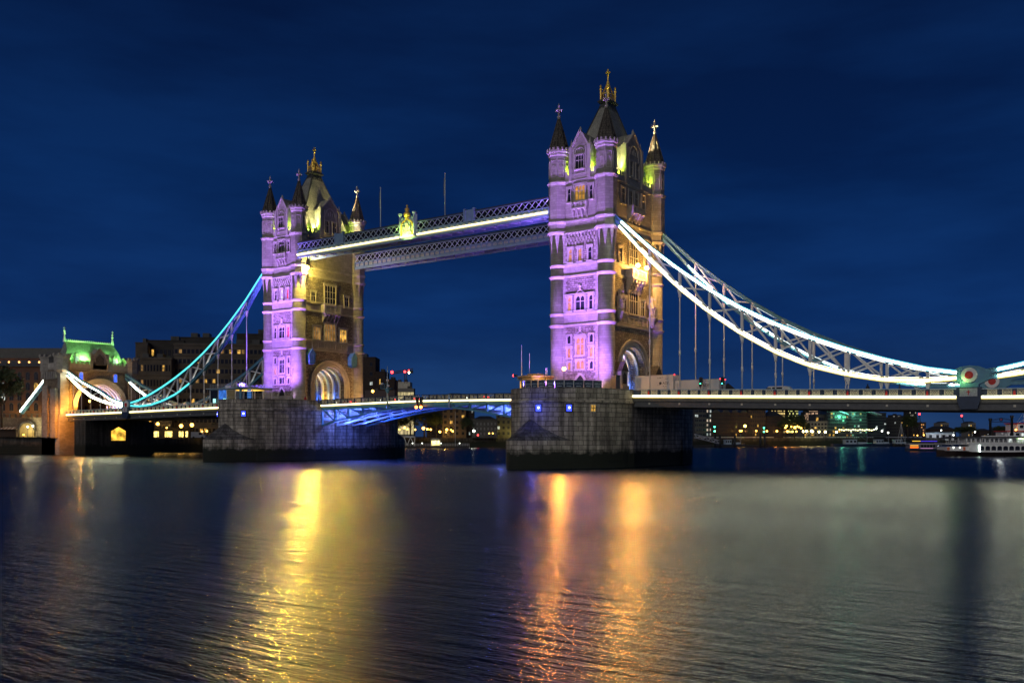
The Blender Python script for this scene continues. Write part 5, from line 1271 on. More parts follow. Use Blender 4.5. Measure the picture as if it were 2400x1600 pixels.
# masts by the bascules
def nav_mast(label, u, v0, v1, y, plat):
    k = at(u, v0, 1) - Vector((CX, CY, CZ)); t = (y - CY) / k.y; top = Vector((CX, CY, CZ)) + k * t
    k = at(u, v1, 1) - Vector((CX, CY, CZ)); bot = (Vector((CX, CY, CZ)) + k * ((y - CY) / k.y))
    root = thing("signal_mast", label, "mast", (top.x, y, bot.z))
    b = MB(); h = top.z - bot.z; b.tube((0, 0, 0), (0, 0, h), 0.22 if plat else 0.26, 0.06 if plat else 0.24, 8); b.build("pole", PALE, root)
    if plat:
        b = MB(); z = h * 0.46; b.box(-1.3, 0.9, -0.7, 0.7, z, z + 0.1)
        for zz in (0.5, 1.0): b.bar((-1.3, -0.7, z + zz), (0.9, -0.7, z + zz), 0.05, 0.05)
        for x in (-1.3, -0.2, 0.9): b.tube((x, -0.7, z), (x, -0.7, z + 1.0), 0.04, 0.04, 6)
        b.tube((0, 0, z - 1.1), (0, 0, z), 0.15, 0.6, 8); b.build("platform", STEEL, root)
        for x, zz in ((-1.0, 0.8), (0.6, 1.5), (0.8, 0.35)): b = MB(); b.lathe([(0.05, z + zz), (0.3, z + zz + 0.15), (0.3, z + zz + 0.45), (0.1, z + zz + 0.5)], 8, (x, -0.6)); b.build("signal_lamp", WHITE, root)
nav_mast("white signal mast with a railed platform in front of the bascule parapet", 908, 858, 956, -7.9, True)
nav_mast("short pale post on the bascule edge, right of the signal lamps", 1053, 924, 955, -7.9, False)

# ------------------------------------------------------------------ banks, quays, buildings behind
def quad_land(name, pts, z, m, z0=-1.0):
    b = MB(); b.prism(pts, z0, z, 0); o = b.build(name, m); tag(o, kind="structure"); return o
MUD = plain("river_mud", (0.018, 0.017, 0.014), 0.7, var=0.4, scale=0.6, bump=0.5)
QUAY = block("quay_stone", (0.10, 0.09, 0.075), (0.07, 0.063, 0.052), (0.02, 0.02, 0.018), 1.4, 0.6, 0.04, 0.6, tide=True, stain=0.4)
PAVE = plain("quay_paving", (0.10, 0.095, 0.085), 0.85, scale=1)
def P2(u, d): p = at(u, HOR, d); return (p.x, p.y)
n1, n2, n3, n4, n5 = P2(-150, 295), P2(170, 302), P2(520, 330), P2(720, 430), P2(900, 470)
quad_land("north_bank_ground", [P2(-400, 296), n2, n3, n4, n5, P2(1240, 475), P2(1640, 505), P2(1850, 525), P2(2150, 590), P2(2450, 640), P2(2900, 900), P2(2900, 5000), P2(-400, 5000)], 4.6, QUAY)
quad_land("road", [(-188.6, -9.0), (-188.6, 12), P2(-400, 330), P2(-400, 304), P2(104, 296.5)], 11.3, PAVE, 4.61)
DK = {}
def building(name, label, u0, u1, vtop, d, depth, m, rows, cols, winw, winh, lit=0.12, z0=4.6, roof=None, rot=0.0, pane=None, litm=(G_WARM, G_DIM, G_COOL), vmargin=(0.9, 0.8), group=None, roofm=None, glow=None, skip_rows=0, seed=0, arched=False, band=False):
    r_ = random.Random(seed + int(u0)); wd = wpx(u1 - u0, d); zt = zpx(vtop, d); p = at((u0 + u1) / 2, HOR, d)
    root = thing(name, label, "building", (p.x, p.y, z0), YAW + rot, group)
    H_ = zt - z0; rh = H_ * roof[1] if roof else 0; hw = H_ - rh
    b = MB(); b.box(-wd / 2, wd / 2, 0, depth, 0, hw)
    if band:
        for j in range(rows + 1): z = 0.3 + (hw - 0.6) * j / rows; b.box(-wd / 2 - 0.25, wd / 2 + 0.25, -0.25, depth + 0.2, z - 0.35, z + 0.35)
    else: b.box(-wd / 2 - 0.15, wd / 2 + 0.15, -0.15, depth, hw, hw + 0.35)
    b.build("wall", m, root)
    rm = roofm or LEAD
    b = MB()
    if roof and roof[0] == 'hip':
        A = [(-wd / 2 - 0.3, -0.3, hw), (wd / 2 + 0.3, -0.3, hw), (wd / 2 + 0.3, depth, hw), (-wd / 2 - 0.3, depth, hw)]
        i_ = min(wd * 0.3, depth * 0.45); B = [(-wd / 2 + i_, depth / 2, hw + rh), (wd / 2 - i_, depth / 2, hw + rh)]
        b.face([A[0], A[1], B[1], B[0]]); b.face([A[1], A[2], B[1]]); b.face([A[2], A[3], B[0], B[1]]); b.face([A[3], A[0], B[0]])
    elif roof and roof[0] == 'gable':
        k = roof[2]
        for i in range(k):
            a, c = -wd / 2 + wd * i / k, -wd / 2 + wd * (i + 1) / k; b.yprism([(a, hw), (c, hw), ((a + c) / 2, hw + rh)], 0.0, depth)
    elif roof and roof[0] == 'mansard':
        b.yprism([(-wd / 2, hw), (wd / 2, hw), (wd / 2 - rh * 0.3, hw + rh), (-wd / 2 + rh * 0.3, hw + rh)], 0.6, depth - 0.6)
    else:
        b.box(-wd / 2 + 0.3, wd / 2 - 0.3, 0.3, depth - 0.3, hw, hw + 0.25)
        for i in range(2): x = (r_.random() - 0.5) * wd * 0.6; b.box(x - wd * 0.08, x + wd * 0.08, depth * 0.3, depth * 0.7, hw, hw + H_ * 0.06)
    b.build("roof", rm, root)
    gw, gd = wd / cols, (hw - vmargin[0] - vmargin[1]) / max(rows, 1)
    for j in range(skip_rows, rows):
        if band:
            z = vmargin[0] + gd * (j + 0.5); q = MB(); q.box(-wd / 2 + 0.4, wd / 2 - 0.4, -0.05, 0.0, z - gd * winh / 2, z + gd * winh / 2, 0)
            for i in range(cols + 1): x = -wd / 2 + gw * i; q.box(max(x - 0.22, -wd / 2), min(x + 0.22, wd / 2), -0.12, 0, z - gd * winh / 2, z + gd * winh / 2, 1)
            q.build("window_band", [GLASS, m], root)
        for i in range(cols):
            x = -wd / 2 + gw * (i + 0.5); z = vmargin[0] + gd * (j + 0.5)
            isl = r_.random() < lit; pm = r_.choice(litm) if isl else (pane or GLASS)
            if band and not isl: continue
            ww, hh = gw * winw, gd * winh * (0.9 if band else 1)
            def wm():
                q = MB(); q.box(-ww / 2, ww / 2, -0.06, 0.0, -hh / 2, hh / 2, 0)
                q.box(-ww / 2 - 0.08, ww / 2 + 0.08, -0.16, 0, -hh / 2 - 0.12, -hh / 2, 1); q.box(-0.035, 0.035, -0.09, -0.06, -hh / 2, hh / 2, 1)
                if arched:
                    n = 8; pts = [(ww / 2 * math.cos(math.pi * k / n), hh / 2 + ww / 2 * math.sin(math.pi * k / n)) for k in range(n + 1)]; q.yprism(pts[::-1], -0.06, 0.0, 0)
                    for a_, c_ in zip(pts, pts[1:]): q.bar((a_[0], -0.08, a_[1]), (c_[0], -0.08, c_[1]), 0.2, 0.2, 1, (0, 1, 0))
                else: q.box(-ww / 2 - 0.06, ww / 2 + 0.06, -0.1, 0, hh / 2, hh / 2 + 0.08, 1)
                return q.mesh("window", [pm, m if band else TRIM2])
            put("window", cached((name, label, pm.name, round(ww, 2)), wm), root, (x, 0, z))
    return root, wd, hw
TRIM2 = plain("window_trim", (0.080, 0.075, 0.068), 0.7)
BRICK = block("brown_brick", (0.15, 0.06, 0.032), (0.11, 0.045, 0.025), (0.13, 0.10, 0.08), 0.5, 0.16, 0.02, 0.3, stain=0.3)
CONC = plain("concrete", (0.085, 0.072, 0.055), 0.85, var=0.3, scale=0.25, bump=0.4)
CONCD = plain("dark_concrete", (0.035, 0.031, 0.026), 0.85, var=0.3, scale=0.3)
DBR = plain("dark_brick", (0.04, 0.025, 0.019), 0.85, var=0.25, scale=0.5)
GREY = plain("grey_render", (0.065, 0.065, 0.062), 0.8, var=0.2, scale=0.4)
WHR = plain("white_render", (0.2, 0.19, 0.165), 0.8, var=0.12)

# left: brick hotel, concrete hotel
building("brick_hotel", "dim brick building seen through the gatehouse archway", 168, 300, 862, 345, 10, BRICK, 3, 9, 0.4, 0.5, 0.15, 11.3, None, 0.3)
rg = lamp_post("lamp_post", "yellow lamp post on the road inside the gatehouse arch", "lamp post", (-174.5, -5.0, 11.9), 3.6, LAMP_Y, None, 0.36)
lamp('POINT', (-176.5, -4.0, 15.9), (1.0, 0.6, 0.12), 2600, 0.25)
rg = lamp_post("lamp_post", "orange lamp post beside the farther tower's far turret, on the bascule", "lamp post", (-69.5, 7.0, zb(-69.5)), 3.4, LAMP_Y, None, 0.34)
lamp('POINT', (-69.0, 5.6, 16.6), (1.0, 0.5, 0.12), 2200, 0.3)
br, wd, hw = building("brick_hotel", "red-brown brick block with round-arched windows behind the gatehouse", -60, 152, 815, 312, 14, BRICK, 4, 11, 0.46, 0.58, 0.1, 11.3, ('mansard', 0.16), arched=True, vmargin=(2.0, 4.2))
b = MB(); b.box(-wd / 2, wd / 2, -0.7, 0, hw - 2.5, hw - 2.3); b.box(-wd / 2, wd / 2, -0.05, 0.0, hw - 2.3, hw - 0.4, 1)
b.build("top_gallery", [TRIM2, GLASS], br)
for i in range(9):
    b = MB(); x = -wd / 2 + wd * (i + 0.5) / 9; b.sphere((x, -0.35, hw - 1.0), 0.34, 6); b.build("gallery_lamp", emit("gallery_lamp", (1.0, 0.45, 0.12), 3.5), br) if i == 0 else put("gallery_lamp", bpy.data.meshes["gallery_lamp"], br, (wd * i / 9, 0, 0))
for x in (0.0, 8.6): b = MB(); b.box(x - 2.0, x + 2.0, 0.75, 1.1, hw + 2.2, hw + 2.6); b.build("skylight", emit("skylight", (0.8, 1.0, 0.6), 1.5), br)
for i in range(6): lamp('POINT', tuple(at(20 + i * 16, 965, 309.5)), (1.0, 0.62, 0.1), 130, 0.15)
HG = "wings of the stepped concrete hotel"
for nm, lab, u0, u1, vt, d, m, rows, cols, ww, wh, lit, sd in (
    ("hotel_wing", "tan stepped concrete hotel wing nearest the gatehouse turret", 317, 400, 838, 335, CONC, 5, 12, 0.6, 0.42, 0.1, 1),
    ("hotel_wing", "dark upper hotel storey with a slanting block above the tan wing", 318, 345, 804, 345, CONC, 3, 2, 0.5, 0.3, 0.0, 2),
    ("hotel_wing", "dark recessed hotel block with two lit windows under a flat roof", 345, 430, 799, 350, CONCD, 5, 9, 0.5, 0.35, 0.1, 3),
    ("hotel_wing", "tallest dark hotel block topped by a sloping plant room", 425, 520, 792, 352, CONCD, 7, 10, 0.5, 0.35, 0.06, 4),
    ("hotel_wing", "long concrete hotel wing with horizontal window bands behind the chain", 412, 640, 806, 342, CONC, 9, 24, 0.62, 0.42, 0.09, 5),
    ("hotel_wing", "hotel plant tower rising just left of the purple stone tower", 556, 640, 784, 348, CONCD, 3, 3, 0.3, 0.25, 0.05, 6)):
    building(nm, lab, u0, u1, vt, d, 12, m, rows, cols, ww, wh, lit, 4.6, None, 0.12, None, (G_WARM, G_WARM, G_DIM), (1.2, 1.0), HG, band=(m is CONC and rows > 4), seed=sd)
b = MB(); q = at(470, HOR, 356)
# middle: behind the farther tower
for lab, u0, u1, vt, m, rows, cols, lit in (("tall dark hotel end block just right of the farther tower", 780, 880, 838, DBR, 8, 5, 0.06), ("lower dark hotel step beside the tall end block", 878, 903, 872, DBR, 4, 3, 0.15), ("lowest dark step of the hotel behind the signal mast", 902, 924, 890, DBR, 3, 2, 0.2)):
    building("hotel_block", lab, u0, u1, vt, 430, 14, m, rows, cols, 0.3, 0.35, lit, 4.6, None, 0.0, None, (G_COOL, G_WARM), group="dark hotel blocks right of the farther tower")
building("service_building", "low pinkish stone building with dark openings at the foot of the tall block", 855, 925, 916, 425, 6, plain("pinkish_stone", (0.120, 0.085, 0.080), 0.8), 2, 4, 0.5, 0.5, 0.0)
building("white_tower_block", "pale floodlit flat-topped building under the red-lit crane", 923, 961, 896, 600, 14, plain("pale_panels", (0.5, 0.48, 0.38), 0.7), 3, 4, 0.5, 0.3, 0.3, litm=(G_WARM,))
building("glazed_hall", "low cream glowing glazed hall in front of the crane building", 930, 970, 911, 590, 8, WHR, 2, 5, 0.85, 0.75, 1.0, litm=(emit("hall_glow", (1.0, 0.82, 0.4), 0.55, 0.4, 0.4),), vmargin=(0.2, 0.2))
def crane(label, u, vbase, vtop, d, u_l, u_r, lights, mast_w=1.6):
    p = at(u, vbase, d); root = thing("tower_crane", label, "crane", p, YAW)
    h = wpx(vbase - vtop, d); m = mast_w / 2
    b = MB()
    for s in (-m, m):
        b.bar((s, 0, 0), (s, 0, h), 0.3, 0.3, 0, (0, 1, 0))
    k = 8
    for i in range(k): b.bar((-m, 0, h * i / k), (m, 0, h * (i + 1) / k), 0.2, 0.2, 0, (0, 1, 0)); b.bar((m, 0, h * i / k), (-m, 0, h * (i + 1) / k), 0.2, 0.2, 0, (0, 1, 0))
    b.build("mast", DARK, root)
    xl, xr = wpx(u_l - u, d), wpx(u_r - u, d)
    b = MB(); b.bar((xl, 0, h - 1.6), (xr, 0, h + 0.6), 0.5, 0.5); b.bar((xl, 0, h - 0.4), (xr, 0, h + 1.8), 0.4, 0.4)
    for i in range(14):
        t0, t1 = i / 14, (i + 1) / 14; b.bar((xl + (xr - xl) * t0, 0, h - 1.6 + 2.2 * t0), (xl + (xr - xl) * t1, 0, h - 0.4 + 2.2 * t1), 0.2, 0.2)
    b.box(xr - 3, xr, -0.8, 0.8, h - 1.2, h + 0.6); b.build("jib", DARK, root)
    for x, z, s, mm in lights:
        b = MB(); b.sphere((wpx(x - u, d), -0.6, wpx(vbase - z, d)), s, 8); b.build("warning_light", mm, root)
crane("tower crane with bright red warning lamps above the pale building", 950.5, 897, 870, 600, 920, 968, ((919, 872, 0.9, LAMP_R), (949, 871, 0.75, LAMP_R), (958.5, 868, 0.5, LAMP_R), (959, 873, 0.6, emit("crane_lamp", (1, 1, 0.6), 20))))
# under the bascule: warehouses on the far bank
for nm, lab, u0, u1, vt, d, m, rows, cols, lit, rf in (
    ("warehouse", "tall tan warehouse lit from below behind the yellow lamps", 1037, 1092, 920, 478, plain("tan_brick", (0.120, 0.085, 0.050), 0.85), 7, 4, 0.06, ('hip', 0.06)),
    ("warehouse", "narrow dark warehouse with two lit windows beside the tan one", 1091, 1110, 922, 482, DBR, 7, 3, 0.15, ('hip', 0.06)),
    ("villa", "white-windowed house with a shallow dark hipped roof", 1106, 1165, 974, 470, GREY, 3, 7, 0.0, ('hip', 0.18)),
    ("warehouse", "pale-edged warehouse lit greenish-yellow beside the nearer pier", 1163, 1232, 920, 476, plain("olive_brick", (0.085, 0.075, 0.045), 0.85), 7, 6, 0.03, ('hip', 0.05)),
    ("warehouse", "dark low roofline with a chimney beyond the bascule parapet", 1000, 1040, 925, 520, DBR, 6, 4, 0.0, ('hip', 0.08))):
    building(nm, lab, u0, u1, vt, d, 12, m, rows, cols, 0.42, 0.5, lit, 4.6, rf, 0.0, plain("pale_sash", (0.150, 0.160, 0.160), 0.3) if nm == "villa" else None, seed=11)
for u, v, c, e in ((1042, 1012, (1, .6, .15), 900), (1165, 1010, (1, .8, .2), 900), (1200, 1012, (1, .8, .2), 700)): lamp('POINT', tuple(at(u, v, 473)), c, e, 0.2)

# ------------------------------------------------------------------ trees
LEAF = plain("night_foliage", (0.045, 0.065, 0.022), 0.7, var=0.5, scale=0.7); BARK = plain("bark", (0.06, 0.045, 0.03), 0.9)
def tree_mesh(seed, R0, H0, n):
    r_ = random.Random(seed); b = MB(); cl = []
    for i in range(26):
        a, e, q = r_.uniform(0, 6.28), r_.uniform(-0.5, 1.4), r_.uniform(0.45, 1.0)
        cl.append(Vector((R0 * q * math.cos(a) * math.cos(e), R0 * q * math.sin(a) * math.cos(e), H0 * 0.62 + H0 * 0.36 * q * math.sin(e))))
    for i in range(n):
        c = r_.choice(cl); s = R0 * 0.3
        p = c + Vector((r_.gauss(0, s * 0.5), r_.gauss(0, s * 0.5), r_.gauss(0, s * 0.42)))
        t = Vector((r_.uniform(-1, 1), r_.uniform(-1, 1), r_.uniform(-1, 1))).normalized(); u = t.orthogonal().normalized(); l_ = R0 * r_.uniform(0.05, 0.09)
        b.face([p - t * l_, p + u * l_ * 0.6, p + t * l_, p - u * l_ * 0.6])
    k = MB(); k.tube((0, 0, 0), (0, 0, H0 * 0.5), R0 * 0.07, R0 * 0.045, 8)
    for c in cl[:10]: k.tube((0, 0, H0 * 0.36), tuple(c * 0.8 + Vector((0, 0, H0 * 0.06))), R0 * 0.03, R0 * 0.01, 5)
    return b.mesh("crown", LEAF), k.mesh("trunk", BARK)
TM = [tree_mesh(s, 1.0, 2.6, 2200) for s in (1, 2, 3)]
def tree(label, u, vbase, vtop, d, wpix, group, i=0, z0=None):
    p = at(u, vbase, d); 
    if z0 is not None: p.z = z0
    h = zpx(vtop, d) - p.z; root = thing("tree", label, "tree", p, i * 1.3, group)
    for nm, me in (("crown", TM[i % 3][0]), ("trunk", TM[i % 3][1])):
        o = put(nm, me, root); o.scale = (wpx(wpix, d) / 2, wpx(wpix, d) / 2, h / 2.6)
tree("large dark tree at the left picture edge, in front of the brick hotel", 4, 985, 862, 285, 92, None, 0, 8.0)
TG = "dark trees on the far bank under the bascule"
for i, (u, vt, w_) in enumerate(((930, 972, 50), (962, 962, 60), (995, 958, 56), (1022, 966, 44))): tree("dark bankside tree under the bascule, behind the yellow street lamps", u, 1018, vt, 476, w_, TG, i, 4.6)
tree("dark round tree between the tan warehouse and the white-windowed house", 1093, 1018, 978, 468, 30, None, 1, 4.6)
for i, (u, vt, w_) in enumerate(((470, 985, 46), (505, 975, 50))): tree("dark tree beneath the far end of the side-span deck", u, 1012, vt, 345, w_, "dark trees beneath the side-span deck", i, 4.6)

# ------------------------------------------------------------------ lamps on the far banks
def far_lamp(label, u, v, d, m, group, h=5.0, size=0.42, light=None):
    p = at(u, v, d); z0 = 4.6; h = max(1.0, p.z - z0 - size)
    key = (round(h, 1), m.name, size)
    root = thing("street_lamp", label, "street lamp", (p.x, p.y, z0), 0, group)
    pm = cached(("lpole", round(h, 1)), lambda: (lambda b: (b.lathe([(0.16, 0), (0.1, 0.6), (0.07, h)], 6), b.lathe([(0.3, h + 0.9), (0.06, h + 1.1)], 6), b.mesh("pole", DARK))[2])(MB()))
    put("pole", pm, root)
    lm = cached(("lant", m.name, size), lambda: (lambda b: (b.sphere((0, 0, 0), size, 8), b.mesh("lantern", m))[1])(MB()))
    put("lantern", lm, root, (0, 0, h + size))
    if light: lamp('POINT', (p.x - 0.5, p.y - 0.7, p.z), light[0], light[1], 0.3)
C2 = lambda x, y: (700 + x * .2211, 820 + y * .2211)
for x, y, s in ((1122, 823, .6), (1153, 838, .4), (1068, 843, .35), (1235, 843, .4), (1323, 828, .75), (1365, 838, .5), (1400, 842, .5), (1497, 866, .55), (1570, 843, .6), (1633, 860, .45), (1613, 845, .35)):
    far_lamp("yellow street lamp in the row under the bascule span", *C2(x, y), 466, LAMP_Y, "yellow street lamps under the bascule", size=s, light=((1, .55, .1), 260) if s > .5 else None)
far_lamp("single white lamp in front of the white-windowed house", *C2(1858, 858), 460, LAMP_W, None, size=0.6, light=((.9, 1, .8), 200))
for x, y in ((2020, 882), (2058, 882)): far_lamp("small yellow lamp right of the white one", *C2(x, y), 464, LAMP_Y, "small yellow lamps by the house", size=0.3)
far_lamp("small red lamp low on the bank", *C2(1900, 918), 455, LAMP_R, None, size=0.4)
C6 = lambda x, y: (280 + x * .2806, 640 + y * .2806)
for x, y, s in ((250, 1250, .75), (320, 1258, .55), (515, 1275, .65), (605, 1267, .65), (160, 1262, .3), (395, 1290, .28), (690, 1322, .3), (730, 1318, .35)):
    far_lamp("yellow street lamp beneath the side-span deck, beside the lit cafe", *C6(x, y), 326, LAMP_Y, "yellow street lamps beneath the side-span deck", size=s, light=((1, .6, .15), 200))
# cafe front
pc = at(372, 1006, 334); cf = thing("cafe_pavilion", "low cafe with glowing yellow windows beneath the side-span deck", "cafe", (pc.x, pc.y, 4.6), YAW)
b = MB(); b.box(-8, 11, 0, 4, 0, 3.6); b.box(-8.5, 11.5, -0.6, 4, 3.6, 3.8); b.build("wall", CONCD, cf)
for i, (x, w_) in enumerate(((-5.5, 3), (-1.5, 3), (3.5, 2.6), (8, 1.6), (10, 0.8))): b = MB(); b.box(x - w_ / 2, x + w_ / 2, -0.05, 0.0, 0.6, 2.6); b.build("window", emit("cafe_glow", (1.0, 0.75, 0.2), 2.2, 0.6, 1.5), cf)
pv = at(466, 1015, 322); vr = thing("white_van", "white van parked beneath the side-span deck, right of the lamps", "van", (pv.x, pv.y, 4.6), YAW)
b = MB(); b.yprism([(-2.4, 0.4), (2.4, 0.4), (2.4, 1.2), (1.7, 1.4), (1.1, 2.3), (-2.4, 2.35)], -0.95, 0.95); b.build("body", WHITE, vr)
for x in (-1.5, 1.5): b = MB(); b.tube((x, -1.0, 0.4), (x, -0.8, 0.4), 0.4, 0.4, 12); b.build("wheel", DARK, vr)
b = MB(); b.yprism([(0.3, 1.35), (1.55, 1.4), (1.05, 2.1), (0.3, 2.15)], -0.98, -0.95); b.build("side_window", GLASS, vr)
# left quay with vaulted arch
def left_quay():
    root = thing("embankment_wall", "dark stone embankment terrace with a lit vaulted arch, left of the gatehouse", "embankment wall", (-189, -14, 0))
    b = MB(); p = [P2(-400, 293), P2(118, 285), (-181, -12.0), (-189, -12), P2(-400, 320)]
    p = [(a - -189, c - -14) for a, c in p]; b.prism(p, -1, 5.2); b.build("lower_wall", QUAY, root)
    q0, q1 = P2(-400, 302), P2(100, 294); d_ = Vector((q1[0] - q0[0], q1[1] - q0[1], 0)); 
    b = MB(); b.bar((q0[0] + 189, q0[1] + 14, 8.3), (q1[0] + 189, q1[1] + 14, 8.3), 1.2, 6.2); b.build("upper_wall", block("terrace_stone", (0.26, 0.22, 0.15), (0.18, 0.15, 0.10), (0.06, 0.05, 0.04), 1.1, 0.5, 0.04, 0.7, stain=0.4), root)
    b = MB(); n = 40
    for i in range(n + 1):
        t = i / n; b.box(q0[0] + d_.x * t + 188.8, q0[0] + d_.x * t + 189.2, q0[1] + d_.y * t + 13.8, q0[1] + d_.y * t + 14.2, 11.4, 12.5)
    b.bar((q0[0] + 189, q0[1] + 14, 12.5), (q1[0] + 189, q1[1] + 14, 12.5), 0.3, 0.2); b.build("balustrade", TRIM2, root)
    c = at(64, 1008, 293.2); n = Vector((math.sin(YAW), -math.cos(YAW), 0))
    b = MB(); pts = [(2.2 * math.cos(math.pi * i / 12), 2.0 + 2.4 * math.sin(math.pi * i / 12)) for i in range(13)]
    b.yprism([(2.2, 0)] [:0] + [(-2.2, 0)] + pts[::-1] + [(2.2, 0)], -0.3, 0.0, 0)
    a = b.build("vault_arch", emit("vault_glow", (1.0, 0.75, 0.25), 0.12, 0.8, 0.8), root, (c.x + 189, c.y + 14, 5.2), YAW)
    b = MB()
    for p_, q_ in zip(pts, pts[1:]): b.bar((p_[0] * 1.15, -0.4, p_[1] * 1.1), (q_[0] * 1.15, -0.4, q_[1] * 1.1), 0.5, 0.6, 0, (0, 1, 0))
    b.build("arch_ring", TRIM2, a)
    for u, v in ((65, 1000), (77, 997)): lamp('POINT', tuple(at(u, v, 290.5)), (1.0, 0.82, 0.45), 700, 0.2)
    for i, (u, v) in enumerate(((65, 999), (77, 997), (55, 1020))):
        pp = at(u, v, 291); lr = lamp_post("quay_lamp", "small bright lamp on the terrace by the vaulted arch", "lamp", (pp.x, pp.y, 5.2), max(0.5, pp.z - 5.5), LAMP_W if i < 2 else LAMP_Y, "lamps by the vaulted arch", 0.22)
    ap = at(20, 1005, 290); r2 = thing("striped_awning", "pale striped awning over a dark kiosk on the left quay", "awning", (ap.x, ap.y, 5.2), YAW)
    b = MB(); b.box(-3.0, 2.2, 0.2, 2, 0, 2.4); b.build("kiosk", CONCD, r2)
    b = MB()
    for i in range(10): b.face([(-3.2 + i * 0.56, 0.4, 3.1), (-3.2 + i * 0.56, -1.2, 2.4), (-2.64 + i * 0.56, -1.2, 2.4), (-2.64 + i * 0.56, 0.4, 3.1)], i % 2)
    b.build("canopy", [CREAM, plain("awning_brown", (0.25, 0.13, 0.08), 0.8)], r2)
left_quay()
b = MB(); b.box(-6, 0, -11, 11, -1, 10); o = b.build("abutment_wall", QUAY, None, (-168, 1, -0.0)); tag(o, "dark abutment under the deck in front of the gatehouse arch", "abutment")
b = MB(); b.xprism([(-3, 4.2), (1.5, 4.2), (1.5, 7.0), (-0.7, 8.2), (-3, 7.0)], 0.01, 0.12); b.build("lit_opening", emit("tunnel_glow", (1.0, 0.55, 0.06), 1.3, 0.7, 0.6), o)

# pontoon
pp = at(1014, 1050, 430)
def pontoon():
    root = thing("pier_pontoon", "floating landing pontoon with white railings under the bascule", "pontoon", (pp.x, pp.y, 0), YAW)
    hw = wpx(86, 430)
    b = MB(); b.box(-hw, hw, -2.5, 2.5, -0.6, 0.9); b.build("float", DARK, root)
    b = MB(); n = 44
    for i in range(n + 1):
        x = -hw + 2 * hw * i / n; b.tube((x, -2.4, 0.9), (x, -2.4, 2.1), 0.06, 0.06, 4)
    for z in (1.5, 2.1): b.bar((-hw, -2.4, z), (hw, -2.4, z), 0.08, 0.08)
    b.build("railing", WHITE, root)
    sx = wpx(1021 - 1014, 430)
    b = MB(); b.box(sx - 2.2, sx + 2.2, -1.5, 1.5, 3.6, 3.9); 
    for x in (-2, 2): b.box(sx + x - 0.1, sx + x + 0.1, -1.4, 1.4, 0.9, 3.6)
    b.yprism([(sx - 2.2, 3.9), (sx + 2.2, 3.9), (sx + 1.2, 4.5), (sx - 1.2, 4.5)], -1.4, 1.4); s = b.build("shelter", CREAM, root)
    b = MB(); b.box(sx - 1.8, sx + 1.8, -0.1, 0.0, 1.3, 3.5); b.build("lit_panel", emit("shelter_glow", (1.0, 0.85, 0.3), 2.5, 0.5, 1.0), s)
    gx = wpx(958 - 1014, 430)
    b = MB()
    for a, c in (((-2.8, 0.9), (-2.2, 5.2)), ((-2.2, 5.2), (2.8, 5.0)), ((2.8, 5.0), (2.6, 0.9)), ((-2.2, 5.2), (-0.8, 1.2)), ((-0.8, 1.2), (0.8, 5.0)), ((0.8, 5.0), (2.6, 1.2))): b.bar((gx + a[0], 0, a[1]), (gx + c[0], 0, c[1]), 0.25, 0.25, 0, (0, 1, 0))
    b.box(gx - 2.4, gx + 3.0, -0.6, 0.6, 5.1, 5.5); b.build("gantry", WHITE, root)
    for i, x in enumerate((-9, -4.6, 4, 12.5, -13)): b = MB(); b.sphere((x, -2.3, 2.3), 0.2, 6); b.build("deck_lamp", LAMP_W, root)
pontoon()
pm_ = at(1067, 1025, 440); r_ = thing("channel_mast", "thin white mast with a stay rising behind the pontoon", "mast", (pm_.x, pm_.y, 0))
b = MB(); b.tube((0, 0, -1), (0, 0, 17), 0.14, 0.08, 6); b.tube((0, 0, 10), (-2.5, -1.5, 14), 0.06, 0.06, 5); b.build("pole", PALE, r_)

